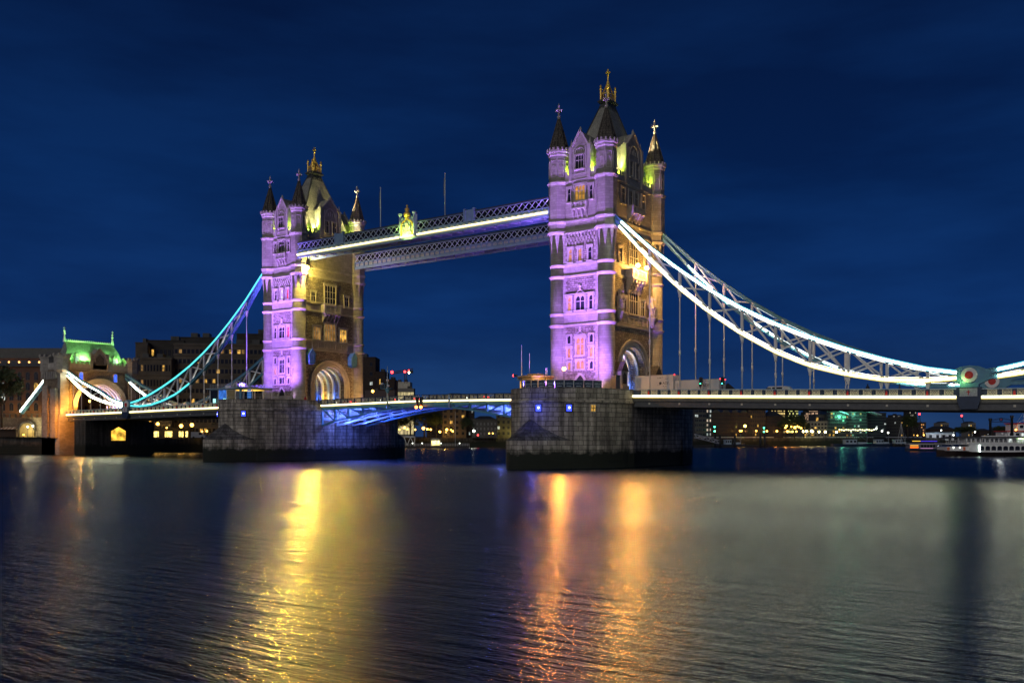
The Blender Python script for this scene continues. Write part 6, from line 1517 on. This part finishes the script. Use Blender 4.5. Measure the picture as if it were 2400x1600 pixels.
# ------------------------------------------------------------------ right: far waterfront
C7 = lambda x, y: (1600 + x * .2338, 920 + y * .2338)
RG = None
G_OR = emit("lit_window_orange", (1.0, 0.42, 0.10), 0.8, 0.6, 0.6)
for nm, lab, x0, x1, yt, d, m, rows, cols, ww, wh, lit, rf, lm in (
    ("balcony_block", "pale balconied apartment block just right of the nearer pier", 120, 235, 60, 520, GREY, 8, 3, 0.8, 0.5, 0.05, None, (G_COOL,)),
    ("stair_tower", "dark apartment tower with a column of lit windows", 232, 295, 60, 522, plain("blue_grey", (0.035, 0.040, 0.050), 0.6), 8, 2, 0.4, 0.55, 0.75, None, (G_COOL, emit("lit_pale", (1, 0.8, 0.6), 0.7, 0.6, 0.5))),
    ("gabled_wharf", "brown gabled wharf building with blue balconies", 290, 480, 150, 520, DBR, 6, 8, 0.35, 0.5, 0.05, ('gable', 0.18, 2), (G_COOL, G_WARM)),
    ("gabled_wharf", "second brown gabled wharf building with white-framed windows", 480, 660, 160, 522, DBR, 6, 8, 0.35, 0.5, 0.05, ('gable', 0.16, 2), (G_COOL, G_WARM)),
    ("brick_wharf", "tall brown wharf block touching the deck's underside", 655, 832, 120, 524, plain("wharf_brick", (0.060, 0.043, 0.028), 0.85), 7, 8, 0.4, 0.5, 0.05, None, (G_WARM,)),
    ("gabled_wharf", "small dark wharf with a pale gable before the bright skyscrapers", 836, 1012, 182, 526, DBR, 6, 8, 0.4, 0.5, 0.04, ('hip', 0.22), (G_WARM,)),
    ("terrace_block", "white stepped terrace block beside the glass apartments", 1215, 1450, 290, 545, WHR, 4, 7, 0.6, 0.5, 0.2, None, (G_WARM,)),
    ("terrace_block", "narrow upper storey with bright windows behind the white terrace block", 1335, 1440, 225, 560, GREY, 3, 4, 0.8, 0.5, 0.7, None, (G_WARM,)),
    ("glass_apartments", "green-glazed apartments with the left curved roof", 1445, 1640, 185, 556, plain("green_glass_grey", (0.045, 0.060, 0.055), 0.4), 7, 10, 0.8, 0.55, 0.14, None, (G_WARM, G_DIM, emit("lit_green", (0.3, 0.9, 0.6), 0.3, 0.5, 0.6))),
    ("glass_apartments", "green-glazed apartments under the higher curved roof", 1640, 1850, 190, 560, plain("green_glass_dark", (0.030, 0.050, 0.045), 0.4), 8, 11, 0.8, 0.55, 0.16, None, (G_DIM, emit("lit_green2", (0.3, 0.9, 0.6), 0.35, 0.5, 0.6), G_COOL)),
    ("glass_apartments", "dim right end of the green-glazed apartments", 1850, 2040, 205, 566, plain("green_glass_dim", (0.028, 0.037, 0.037), 0.5), 8, 9, 0.75, 0.5, 0.06, None, (G_COOL,)),
    ("riverside_flats", "dim grey flats right of the green glass apartments", 2030, 2230, 250, 580, plain("dim_grey", (0.035, 0.037, 0.037), 0.8), 6, 9, 0.5, 0.45, 0.05, None, (G_COOL, G_WARM)),
    ("riverside_flats", "brown flats behind the dark poplar-like tree", 2220, 2350, 225, 590, DBR, 6, 6, 0.4, 0.45, 0.1, ('hip', 0.08), (G_WARM,)),
    ("riverside_flats", "dark flats with three rows of orange windows", 2352, 2440, 300, 600, DBR, 5, 5, 0.6, 0.35, 0.3, None, (G_OR,))):
    u0, _ = C7(x0, 0); u1, vt = C7(x1, yt)
    building(nm, lab, u0, u1, vt, d, 14, m, rows, cols, ww, wh, lit, 4.6, rf, 0.0, None, lm, (0.6, 0.4), seed=int(x0))
for lab, x0, x1, y in (("thin curved roof over the left green-glazed apartments", 1410, 1660, 178), ("thin curved roof over the right green-glazed apartments", 1690, 1985, 182)):
    (u0, v), (u1, _) = C7(x0, y), C7(x1, y); p = at((u0 + u1) / 2, v, 556); hw = wpx(u1 - u0, 556) / 2
    b = MB(); n = 10
    for i in range(n):
        t0, t1 = -1 + 2 * i / n, -1 + 2 * (i + 1) / n; b.bar((hw * t0, 3, -1.2 * t0 * t0 - 1.2 * t0), (hw * t1, 3, -1.2 * t1 * t1 - 1.2 * t1), 9, 0.5)
    o = b.build("curved_roof", PALE, None, (p.x, p.y, p.z), YAW); tag(o, lab, "roof")
lamp('POINT', tuple(at(1975, 975, 553)), (0.2, 1.0, 0.6), 2500, 1.0); lamp('POINT', tuple(at(2020, 970, 553)), (0.25, 1.0, 0.65), 2000, 1.0)
# far skyscrapers
SKG = emit("tower_glow_gold", (1.0, 0.72, 0.25), 0.75, 0.5, 0.05); SKP = emit("tower_glow_pink", (1.0, 0.62, 0.38), 0.65, 0.5, 0.05)
for lab, u0, u1, vt, lm, lt in (("leftmost gold-lit skyscraper far behind the wharves", 1808, 1840, 935, SKG, 0.75), ("greenish gold skyscraper close beside the leftmost one", 1847, 1871, 935, emit("tower_glow_green", (0.85, 0.85, 0.25), 0.8, 0.5, 0.05), 0.8), ("lower pink-lit high-rise stepping up to the next skyscraper", 1886, 1899, 965, SKP, 0.7), ("pink and gold skyscraper behind the white terrace block", 1896, 1923, 935, SKP, 0.75), ("round-topped grey skyscraper with a pale lit stripe", 2130, 2149, 930, emit("tower_glow_pale", (0.9, 0.85, 0.6), 0.45, 0.6, 0.05), 0.35), ("low pale high-rise left of the grey skyscraper", 2093, 2113, 972, emit("tower_glow_white", (0.8, 0.8, 0.75), 0.3, 0.6, 0.05), 0.6)):
    building("skyscraper", lab, u0, u1, vt, 2200, 30, CONCD, 11, 9, 0.75, 0.6, lt, 4.6, None, 0.0, None, (lm,), (8, 2))
pyr = at(1706, 911, 2300); b = MB(); b.face([(-14, -14, 0), (14, -14, 0), (0, 0, 15)]); b.face([(14, -14, 0), (14, 14, 0), (0, 0, 15)]); b.face([(14, 14, 0), (-14, 14, 0), (0, 0, 15)]); b.face([(-14, 14, 0), (-14, -14, 0), (0, 0, 15)]); b.box(-14, 14, -14, 14, -120, 0)
o = b.build("pyramid_tower", LEAD, None, (pyr.x, pyr.y, pyr.z), YAW); tag(o, "dark pyramid-topped skyscraper tip above the parapet, right of the traffic lights", "skyscraper")
# right edge: boathouse, gabled towers, hills
bh = at(2203, 1022, 600); r_ = thing("boathouse", "long white boathouse with dark doors at the water's edge", "boathouse", (bh.x, bh.y, 3.0), YAW)
b = MB(); b.box(-9, 9, 0, 6, 0, 4.2); b.build("wall", WHITE, r_); b = MB(); b.yprism([(-9.4, 4.2), (9.4, 4.2), (9.0, 5.0), (-9.0, 5.0)], -0.4, 6.4); b.build("roof", PALE, r_)
for x in (-6, -1.5, 2.4, 6.4): b = MB(); b.box(x - 0.9, x + 0.9, -0.06, 0, 0, 3.4); b.build("door", DARK, r_)
lamp('POINT', (bh.x + 1, bh.y - 8, 8), (0.7, 0.8, 1.0), 900, 0.5)
for lab, u0, u1, vt in (("left floodlit white apartment tower with a shallow gable", 2204, 2224, 987), ("right floodlit white apartment tower behind the crane line", 2269, 2287, 987)):
    building("gabled_tower", lab, u0, u1, vt, 760, 12, WHR, 5, 4, 0.6, 0.5, 0.6, 4.6, ('gable', 0.12, 1), 0.0, None, (G_COOL, G_WARM))
for lab, u0, u1, vt in (("dark terraced houses before the left white tower", 2180, 2240, 998), ("small dark houses right of the white towers", 2295, 2325, 1004), ("dark houses behind the steamer's funnels", 2325, 2420, 1002)):
    building("terraced_houses", lab, u0, u1, vt, 690, 10, DBR, 3, 8, 0.5, 0.5, 0.15, 4.6, ('hip', 0.3), 0.0, None, (G_WARM, G_COOL))
for i, (u, vt, w_, lab) in enumerate(((2250, 1000, 40, "dark tree clump between the two white gabled towers"), (2275, 999, 36, "dark tree clump in front of the right white tower"), (2345, 998, 40, "dark tree behind the steamer's near funnel"), (2128, 972, 34, "tall dark tree before the brown flats"), (2140, 976, 30, "second tall dark tree right against the brown flats"), (1862, 972, 64, "big dark tree clump below the gold skyscrapers"), (1840, 980, 40, "smaller dark tree left of the big clump"), (1885, 986, 30, "dark tree beside the white terrace block"))):
    tree(lab, u, 1018, vt, 520 if u < 2000 else (570 if u < 2200 else 650), w_, None, i, 4.6)
for lab, u, vb, vt, ut, d in (("thin slanting crane jib with a red tip before the right white tower", 2262, 1000, 974, 2254, 900), ("thin upright crane with a red tip right of the grey skyscraper", 2157, 990, 970, 2155, 900)):
    p, q = at(u, vb + 18, d), at(ut, vt, d); root = thing("tower_crane", lab, "crane", p); b = MB(); m = at(u, vb, d); b.bar((0, 0, 0), tuple(m - p), 1.0, 1.0); b.bar(tuple(m - p), tuple(q - p), 0.5, 0.5); b.build("jib", DARK, root)
    b = MB(); b.sphere(tuple(q - p), 0.9, 6); b.build("warning_light", LAMP_R, root)
# lamps of the right bank
for x, y, s in ((845, 385, .5), (945, 385, .55), (738, 382, .45), (575, 382, .45), (590, 382, .45)):
    far_lamp("orange street lamp along the brown wharves", *C7(x, y), 512, LAMP_Y, "orange street lamps along the wharves", size=s, light=((1, .4, .08), 350))
far_lamp("brighter yellow-green lamp high on the second gabled wharf", *C7(625, 333), 512, emit("lamp_lime", (1, .8, .12), 40), None, size=0.6)
for x, y, s in ((1042, 332, .55), (1090, 340, .4), (1125, 347, .7), (1150, 337, .45), (1188, 355, .5), (1048, 388, .6), (1062, 386, .4), (1100, 390, .45), (1140, 388, .45), (1168, 345, .4), (1030, 350, .45)):
    far_lamp("orange lamp in the cluster below the dark tree clump", *C7(x, y), 514, LAMP_Y, "orange lamp cluster on the right bank", size=s, light=((1, .45, .08), 260) if s > .5 else None)
for x, y, s in ((1210, 387, .55), (1240, 387, .55), (1292, 384, .6), (1303, 388, .5), (1367, 391, .5), (1430, 392, .55), (1542, 394, .55)):
    far_lamp("yellow-white promenade lamp before the white terrace block", *C7(x, y), 530, emit("lamp_pale_yellow", (1, .8, .3), 40), "promenade lamps before the terrace block", size=s)
LP = emit("lamp_bulb", (1, .88, .4), 6)
for i in range(16):
    x = 1572 + i * 23; far_lamp("small warm bulb in the string along the green apartments' terrace", *C7(x, 370 + (i % 3) * 3), 545, LP, "string of terrace bulbs", size=0.38)
for x, y in ((2060, 400), (1940, 360), (1998, 385)): far_lamp("white lamp among the moored boats", *C7(x, y), 540, LAMP_W, "white lamps by the moored boats", size=0.45)
for x, y in ((320, 342), (320, 385), (815, 352), (815, 390)): far_lamp("green navigation lamp on a dark quay post", *C7(x, y), 508, LAMP_G, "green navigation lamps on the quay", size=0.38)
for u, v in ((2118, 1019), (2128, 1017), (2147, 1019), (2150, 1020), (2165, 1019), (2206, 1008), (2285, 1012), (2235, 1014), (2235, 1019)):
    far_lamp("tiny lamp on the right-hand shore beyond the moving boat", u, v, 600, LAMP_Y if u < 2200 else LAMP_W, "tiny lamps on the right shore", size=0.4)
# quay edge strip along right bank
p0, p1 = P2(1640, 500), P2(2160, 588)
b = MB(); b.bar((0, 0, 0), (p1[0] - p0[0], p1[1] - p0[1], 0), 0.4, 0.35); o = b.build("quay_rail", WHITE, None, (p0[0], p0[1], 4.9)); tag(o, "long pale quay edge rail in front of the wharves", "railing")

# ------------------------------------------------------------------ boats
def hull(b, L_, B_, free, bow=0.3, stern=0.12, sheer=0.5, mi=0, z0=-0.5):
    n = 14; S = []
    for i in range(n + 1):
        t = i / n; w_ = B_ / 2 * min(1, (1 - max(0, (t - (1 - bow)) / bow) ** 2.2)) * (1 - 0.35 * max(0, (stern - t) / stern) ** 2)
        x = -L_ / 2 + L_ * t; z = free + sheer * ((2 * t - 1) ** 2) * (1 if t > .5 else 0.5); S.append((x, max(0.02, w_), z))
    for (x0, w0, h0), (x1, w1, h1) in zip(S, S[1:]):
        for s in (-1, 1):
            P = [(x0, s * w0 * 0.7, z0), (x1, s * w1 * 0.62, z0), (x1, s * w1, h1), (x0, s * w0, h0)]
            b.face(P if s < 0 else P[::-1], mi)
        b.face([(x0, -w0, h0), (x1, -w1, h1), (x1, w1, h1), (x0, w0, h0)], mi)
    x, w_, h = S[0]; b.face([(x, -w_ * .7, z0), (x, -w_, h), (x, w_, h), (x, w_ * .7, z0)], mi)
def steamer():
    d = 258; p = at(2318, HOR, d); root = thing("paddle_steamer", "moored white paddle steamer with two tall black funnels", "steamer", (p.x, p.y, 0), YAW)
    b = MB(); hull(b, 29, 7, 1.1, 0.2, 0.3, 0.7); o = b.build("hull", plain("black_hull", (0.02, 0.012, 0.012), 0.4), root, (0, 0, 0), math.pi)
    b = MB(); b.box(-7, 15, -3.2, 3.2, 1.1, 3.3); b.box(-13, -7, -3.0, 3.0, 1.5, 2.6)
    b.build("lower_deckhouse", WHITE, root)
    for i in range(8):
        x = -3.6 + i * 1.62
        if i == 2 and False: continue
        b = MB(); n = 6; w_ = 0.62; pts = [(x + w_ * math.cos(math.pi * k / n), 2.45 + 0.35 * math.sin(math.pi * k / n)) for k in range(n + 1)]
        b.yprism([(x - w_, 1.6)] + pts[::-1] + [(x + w_, 1.6)], -3.26, -3.2); b.build("arched_window", GLASS, root)
    b = MB(); b.box(-13.6, 15, -3.5, 3.5, 3.3, 3.5); b.build("promenade_deck", WHITE, root)
    b = MB(); b.box(-7.5, 15, -2.6, 2.6, 3.5, 5.0); b.build("upper_deckhouse", WHITE, root)
    for i in range(14):
        x = -6.8 + i * 1.25; b = MB(); b.box(x - 0.4, x + 0.4, -2.66, -2.6, 3.8, 4.75); b.build("window", G_COOL if i in (9, 11, 12) else GLASS, root)
    b = MB(); b.xprism([(-3.4, 5.0), (3.4, 5.0), (3.1, 5.35), (-3.1, 5.35)], -10.5, 15.2); b.bar((-12.5, 0, 4.85), (-10.4, 0, 5.15), 5.5, 0.2); b.build("roof", plain("roof_dark", (0.05, 0.05, 0.05), 0.6), root)
    b = MB()
    for k in range(46):
        x = -13.4 + k * 0.62; b.tube((x, -3.4, 3.5), (x, -3.4, 4.3), 0.03, 0.03, 4)
    for z in (3.9, 4.3): b.bar((-13.4, -3.4, z), (15, -3.4, z), 0.06, 0.06)
    for k in range(12): x = -10 + k * 2.2; b.tube((x, -3.3, 3.5), (x, -3.3, 5.0), 0.06, 0.06, 5)
    b.build("railing", WHITE, root)
    for x, h in ((0.35, 10.4), (6.3, 11.2)):
        b = MB(); b.lathe([(0.34, 5.2), (0.32, h - 0.8), (0.46, h - 0.6), (0.46, h)], 12, (x, 0)); b.build("funnel", DARK, root)
    b = MB(); b.bar((0.4, 0, 9.4), (6.2, 0, 9.4), 0.12, 0.16); b.bar((0.4, 0, 9.6), (3.3, 0, 10.2), 0.1, 0.1); b.bar((3.3, 0, 10.2), (6.2, 0, 9.8), 0.1, 0.1); b.bar((0.4, 0, 9.9), (3.3, 0, 10.5), 0.1, 0.1); b.bar((3.3, 0, 10.5), (6.2, 0, 10.0), 0.1, 0.1)
    n = 14
    for k in range(n): a0, a1 = 2 * math.pi * k / n, 2 * math.pi * (k + 1) / n; b.bar((3.3 + .45 * math.cos(a0), 0, 10.0 + .45 * math.sin(a0)), (3.3 + .45 * math.cos(a1), 0, 10.0 + .45 * math.sin(a1)), 0.12, 0.12, 0, (0, 1, 0))
    b.build("funnel_gantry", DARK, root)
    b = MB(); b.sphere((3.3, -0.1, 10.0), 0.26, 8); b.build("emblem", REDP, root)
    for x in (-12.6, -8.3): b = MB(); b.box(x - 0.35, x + 0.35, -3.06, -3.0, 1.6, 2.5); b.build("orange_panel", plain("orange_panel", (0.6, 0.16, 0.05), 0.6), root)
    b = MB(); b.box(-4.35, -4.1, -3.4, -3.3, 1.2, 3.1); b.build("vertical_light", emit("white_tube", (0.75, 1, 0.85), 8), root)
    b = MB(); b.box(6.5, 9.5, -2.95, -2.85, 4.75, 4.85); b.build("strip_light", emit("green_tube", (0.6, 1.0, 0.4), 7), root)
    for x in (-11.2, -9.5, 13.5): b = MB(); b.sphere((x, -3.1, 2.4), 0.12, 6); b.build("deck_lamp", LAMP_W, root)
    lamp('POINT', (p.x + 6, p.y - 18, 9), (0.95, 1.0, 0.95), 500, 0.6)
    b = MB(); b.box(-2, 8, -0.4, 0.4, 5.35, 5.6); b.build("roof_rail", WHITE, root)
steamer()
def white_ship():
    d = 285; p = at(2400, HOR, d); root = thing("passenger_ship", "white passenger ship with red deck lines behind the steamer", "ship", (p.x, p.y, 0), YAW + 0.1)
    b = MB(); hull(b, 24, 7, 2.0, 0.25, 0.1, 1.0); b.build("hull", DARK, root, (4, 0, 0), math.pi)
    for z0, z1, x0 in ((2, 4.4, -6), (4.7, 6.8, -7.2), (7.1, 9.2, -4)):
        b = MB(); b.box(x0, 14, -3, 3, z0, z1); b.build("deckhouse", WHITE, root)
        b = MB(); b.box(x0 - 0.4, 14.2, -3.3, 3.3, z1, z1 + 0.28); b.build("deck_edge", REDP, root)
        for i in range(8):
            b = MB(); x = x0 + 1.2 + i * 1.9; b.box(x - 0.6, x + 0.6, -3.06, -3.0, z0 + 0.8, z1 - 0.4); b.build("window", G_COOL if (i + int(z0)) % 3 == 0 else GLASS, root)
    b = MB(); b.tube((0, 0, 9.4), (0, 0, 14), 0.08, 0.05, 6); b.tube((-4, 0, 7), (0, 0, 13), 0.03, 0.03, 4); b.tube((-2.4, 0, 9.3), (2.4, 0, 11.5), 0.04, 0.04, 4); b.build("mast", WHITE, root)
    for x in (-6.0, -4.8): b = MB(); b.sphere((x, -3.2, 7.4), 0.26, 6); b.build("deck_lamp", LAMP_Y, root)
    for x, z in ((-8.4, 6.2), (-7.2, 5.8)): b = MB(); b.lathe([(0.05, z - 0.4), (0.5, z), (0.05, z + 0.4)], 10, (x, -2.0)); b.build("radar_dome", WHITE, root)
    lamp('POINT', (p.x + 6, p.y - 16, 12), (1.0, 0.97, 0.9), 700, 0.6)
white_ship()
def tour_boat():
    d = 345; p = at(2168, HOR, d); root = thing("tour_boat", "low tour boat with orange stern lights and a blue roof line on open water", "boat", (p.x, p.y, 0), YAW)
    b = MB(); hull(b, 14, 4, 0.8, 0.35, 0.1, 0.6); b.build("hull", NAVY, root)
    b = MB(); b.box(-6.4, 3.5, -1.7, 1.7, 0.8, 2.6); b.build("cabin", plain("boat_grey", (0.2, 0.2, 0.24), 0.5), root)
    for i in range(5): b = MB(); x = -1.8 + i * 1.1; b.box(x - 0.42, x + 0.42, -1.76, -1.7, 1.4, 2.3); b.build("window", GLASS, root)
    b = MB(); b.box(-6.8, 3.8, -1.9, 1.9, 2.6, 2.8); b.build("roof", WHITE, root)
    b = MB(); b.box(-2.5, 3.6, -1.98, -1.9, 3.55, 3.75); b.box(-2.5, 3.6, -1.9, -1.8, 2.8, 3.6, 1); b.build("blue_strip", [emit("blue_strip", (0.08, 0.05, 0.8), 1.2), DARK], root)
    b = MB(); b.box(-5.5, -2.5, -1.98, -1.9, 3.6, 3.8); b.box(-5.5, -2.5, -1.9, -1.8, 2.8, 3.6, 1); b.build("yellow_strip", [emit("yellow_strip", (1.0, 0.6, 0.05), 1.5), DARK], root)
    b = MB(); b.box(-6.2, -3.2, -1.8, -1.7, 1.15, 1.65); b.build("orange_light", emit("orange_strip", (1.0, 0.16, 0.01), 1.6), root)
    b = MB(); b.box(-6.2, -3.2, -1.8, -1.7, 1.95, 2.2); b.build("amber_light", emit("amber_strip", (1.0, 0.45, 0.05), 1.6), root)
    b = MB(); b.box(-2.4, 2.2, -1.79, -1.72, 1.0, 1.12); b.build("pink_strip", emit("pink_strip", (0.9, 0.4, 0.8), 0.9), root)
tour_boat()
def barge(label, u, v, d, L_, dark, house, group=None, seed=0):
    p = at(u, HOR, d); root = thing("moored_barge", label, "barge", (p.x, p.y, 0), YAW + 0.05, group)
    b = MB(); hull(b, L_, 5, 1.4, 0.2, 0.15, 0.6); b.build("hull", NAVY if dark else DARK, root)
    b = MB(); b.box(-L_ * 0.2, -L_ * 0.2 + house, -1.8, 1.8, 1.4, 3.6); b.box(-L_ * 0.2 - 0.2, -L_ * 0.2 + house + 0.2, -2, 2, 3.6, 3.8); b.box(L_ * 0.12, L_ * 0.32, -1.4, 1.4, 1.4, 2.4); b.build("wheelhouse", PALE, root)
    for i in range(3): b = MB(); x = -L_ * 0.2 + house * (i + 0.5) / 3; b.box(x - house * 0.1, x + house * 0.1, -1.86, -1.8, 2.3, 3.3); b.build("window", GLASS, root)
    b = MB(); b.tube((L_ * 0.35, 0, 1.4), (L_ * 0.35, 0, 6.5), 0.09, 0.05, 6); b.tube((L_ * 0.35, 0, 3), (L_ * 0.2, 0, 5.5), 0.05, 0.05, 5); b.build("mast", PALE, root)
BG = "dark barges moored along the right bank"
barge("dark barge with a pale wheelhouse moored before the green apartments", 1998, 0, 486, 22, True, 6, BG)
barge("second dark barge moored just right of the pale-wheelhouse one", 2062, 0, 505, 14, True, 4, BG)
barge("smaller dark barge nearest the moving tour boat", 2105, 0, 512, 12, False, 4, BG)
barge("low dark barge by the footbridge right of the nearer pier", 1712, 0, 470, 15, True, 3, BG)
sb = at(2112, HOR, 500); r_ = thing("sailing_boat", "small sailing boat with a pale triangular rig among the barges", "sailing boat", (sb.x, sb.y, 0), YAW)
b = MB(); hull(b, 9, 3, 0.9); b.build("hull", DARK, r_); b = MB(); b.tube((0, 0, 0.9), (0, 0, 13), 0.12, 0.06, 6)
for x in (-2.2, 2.2): b.tube((x, 0, 1.0), (0, 0, 12.5), 0.07, 0.05, 5)
b.build("rig", WHITE, r_)
# footbridge to the landing stage beside the nearer pier
f0, f1 = at(1628, 1022, 440), at(1684, 1036, 452); r_ = thing("gangway", "white trussed gangway sloping down to the dark landing stage", "gangway", f0)
dv = f1 - f0; b = MB()
for y in (-1, 1):
    off = Vector((0, 0, 0)) + Vector((_s, -_c, 0)) * y
    for z in (0, 1.6): b.bar(tuple(off + Vector((0, 0, z - .6))), tuple(off + dv + Vector((0, 0, z - .6))), 0.2, 0.2)
    for i in range(9): b.bar(tuple(off + dv * (i / 9) + Vector((0, 0, -.6 if i % 2 else 1.0))), tuple(off + dv * ((i + 1) / 9) + Vector((0, 0, 1.0 if i % 2 else -.6))), 0.14, 0.14)
b.build("truss", WHITE, r_)
ls = at(1705, HOR, 462); b = MB(); b.box(-17, 20, -3, 3, -0.5, 1.1)
o = b.build("landing_stage", DARK, None, (ls.x, ls.y, 0), YAW); tag(o, "long dark floating landing stage right of the nearer pier", "landing stage")
for i, (u, h) in enumerate(((1676, 6.5), (1687, 6.2), (1722, 6), (1782, 6.5), (1792, 6.5))):
    q = at(u, HOR, 458); b = MB(); b.tube((0, 0, -1), (0, 0, h), 0.55, 0.55, 10); b.tube((0, 0, h), (0, 0, h + 0.5), 0.6, 0.1, 10); o = b.build("mooring_pile", DARK, None, (q.x, q.y, 0)); tag(o, "dark mooring pile standing at the landing stage", "mooring pile", "mooring piles at the landing stage")

# ------------------------------------------------------------------ floodlights of the bridge
PUR, PNK = (0.36, 0.14, 1.0), (0.42, 0.18, 1.0)
for x in (0, -82.3):
    zl = 14.0 if x == 0 else 16.7
    for lx, ly, k in ((7.4, -19.2, 1.0), (1.6, -23.6, 0.8), (-2.6, -24.0, 1.2)):
        if lx > 0: lamp('SPOT', (x + lx, ly, zl), PUR, 34000 * k, 0.3, (x + lx * 0.25 - 0.8, -10, 27), 98, 0.7)
        lamp('SPOT', (x + lx, ly, zl), PNK, 54000 * k, 0.3, (x + lx * 0.2 - 0.8, -10, 44), 52, 0.9)
    lamp('SPOT', (x - 1.0, -21.5, zl), (0.72, 0.48, 0.95), 36000, 0.3, (x, -8, 60), 30, 0.8)
    lamp('SPOT', (x + TX + 0.3, -TY - 2.4, 13.4), (0.72, 0.45, 1.0), 900, 0.15, (x + TX, -TY - 1.2, 20), 60, 0.8)
    lamp('SPOT', (x + TX + 2.2, TY + 0.8, 13.4), (0.9, 0.5, 1.0), 700, 0.15, (x + TX + 1.2, TY, 20), 60, 0.8)
    # yellow-green lights behind the parapets
    for sx in (-1, 1):
        for sy in (-1, 1):
            lamp('POINT', (x + sx * 2.9, sy * 9.15, 54.0), (0.62, 1.0, 0.06), 500, 0.15)
            lamp('POINT', (x + sx * 4.75, sy * 6.0, 53.9), (0.62, 1.0, 0.06), 900, 0.15)
    for dy in (-4.5, 4.5): lamp('SPOT', (x + 4.9, dy, 54.0), (1.0, 0.9, 0.4), 7000 if x else 4000, 0.15, (x + 2.0, dy * 0.3, 63), 70, 0.9)
    lamp('SPOT', (x + 3.5, 4.6, 60.2), (1.0, 0.86, 0.45), 11000, 0.15, (x + TX, TY, 64.0), 56, 0.7)
    if x:
        for sy in (-1, 1): lamp('SPOT', (-71.0, sy * 9.1, 50.9), (1.0, 0.86, 0.36), 16000, 0.2, (-79.2, sy * 5.4, 60.0), 34, 0.9)
    # inside the archways
    for xr, c, e in ((-3, (0.08, 0.2, 1.0), 1300), (-1, (1.0, 0.55, 0.06), 2600), (1, (1.0, 0.8, 0.45), 1300), (3, (0.08, 0.2, 1.0), 1300)):
        for y in (-3.9, 3.9): lamp('SPOT', (x + xr, y, 13.4), c, e, 0.1, (x + xr, y * 0.75, 20), 100, 0.7)
# yellow lamp on the farther tower
yl = Vector((-82.3 + WX + 1.6, -8.5, 44.4))
root = thing("floodlight", "bright yellow floodlight under the walkway on the farther tower", "floodlight", yl)
b = MB(); b.box(-1.6, 0.2, -0.1, 0.1, 0.5, 0.7); b.box(-0.4, 0.4, -0.4, 0.4, 0.42, 0.62); b.build("bracket", DARK, root)
b = MB(); b.sphere((0, 0, 0), 0.42, 8, 0, 1.2); b.build("lens", emit("flood_lens", (1.0, 0.78, 0.2), 60), root)
lamp('POINT', (yl.x + 0.7, yl.y - 0.6, yl.z - 0.7), (1.0, 0.72, 0.12), 6500, 0.3)
lamp('SPOT', (yl.x + 0.6, yl.y - 0.9, yl.z), (1.0, 0.64, 0.09), 62000, 0.5, (60, -140, 0), 70, 1.0)
# lamps on the nearer tower's balcony
for y in (-1.5, 1.9):
    p = Vector((WX + 1.9, y, 37.1)); root = thing("balcony_lamp", "orange lamp on the nearer tower's balcony, %s" % ("left one" if y < 0 else "right one"), "lamp", p, 0, "balcony lamps of the nearer tower")
    b = MB(); b.tube((0, 0, -0.8), (0, 0, -0.3), 0.08, 0.08, 6); b.build("stem", DARK, root)
    b = MB(); b.sphere((0, 0, 0), 0.4, 8); b.build("lens", emit("balcony_lens", (1.0, 0.55, 0.08), 60), root)
    lamp('POINT', (p.x + 0.9, p.y, p.z - 0.6), (1.0, 0.50, 0.10), 3600, 0.25)
    lamp('SPOT', (p.x + 0.5, p.y - 0.4, p.z), (1.0, 0.42, 0.06), 10500, 0.5, (70, -140, 0), 80, 1.0)
lamp('SPOT', (3.7, -21.6, 16.9), (1.0, 0.38, 0.04), 11000, 0.5, (60, -130, 0), 70, 1.0)
lamp('SPOT', (WX + 2.5, 6.0, 38), (1.0, 0.55, 0.15), 1800, 0.3, (TX + 1, TY, 30), 50, 0.7)
# pin joint glow
lamp('POINT', (64.0, -10.6, 13.2), (0.5, 1.0, 0.25), 60, 0.15)
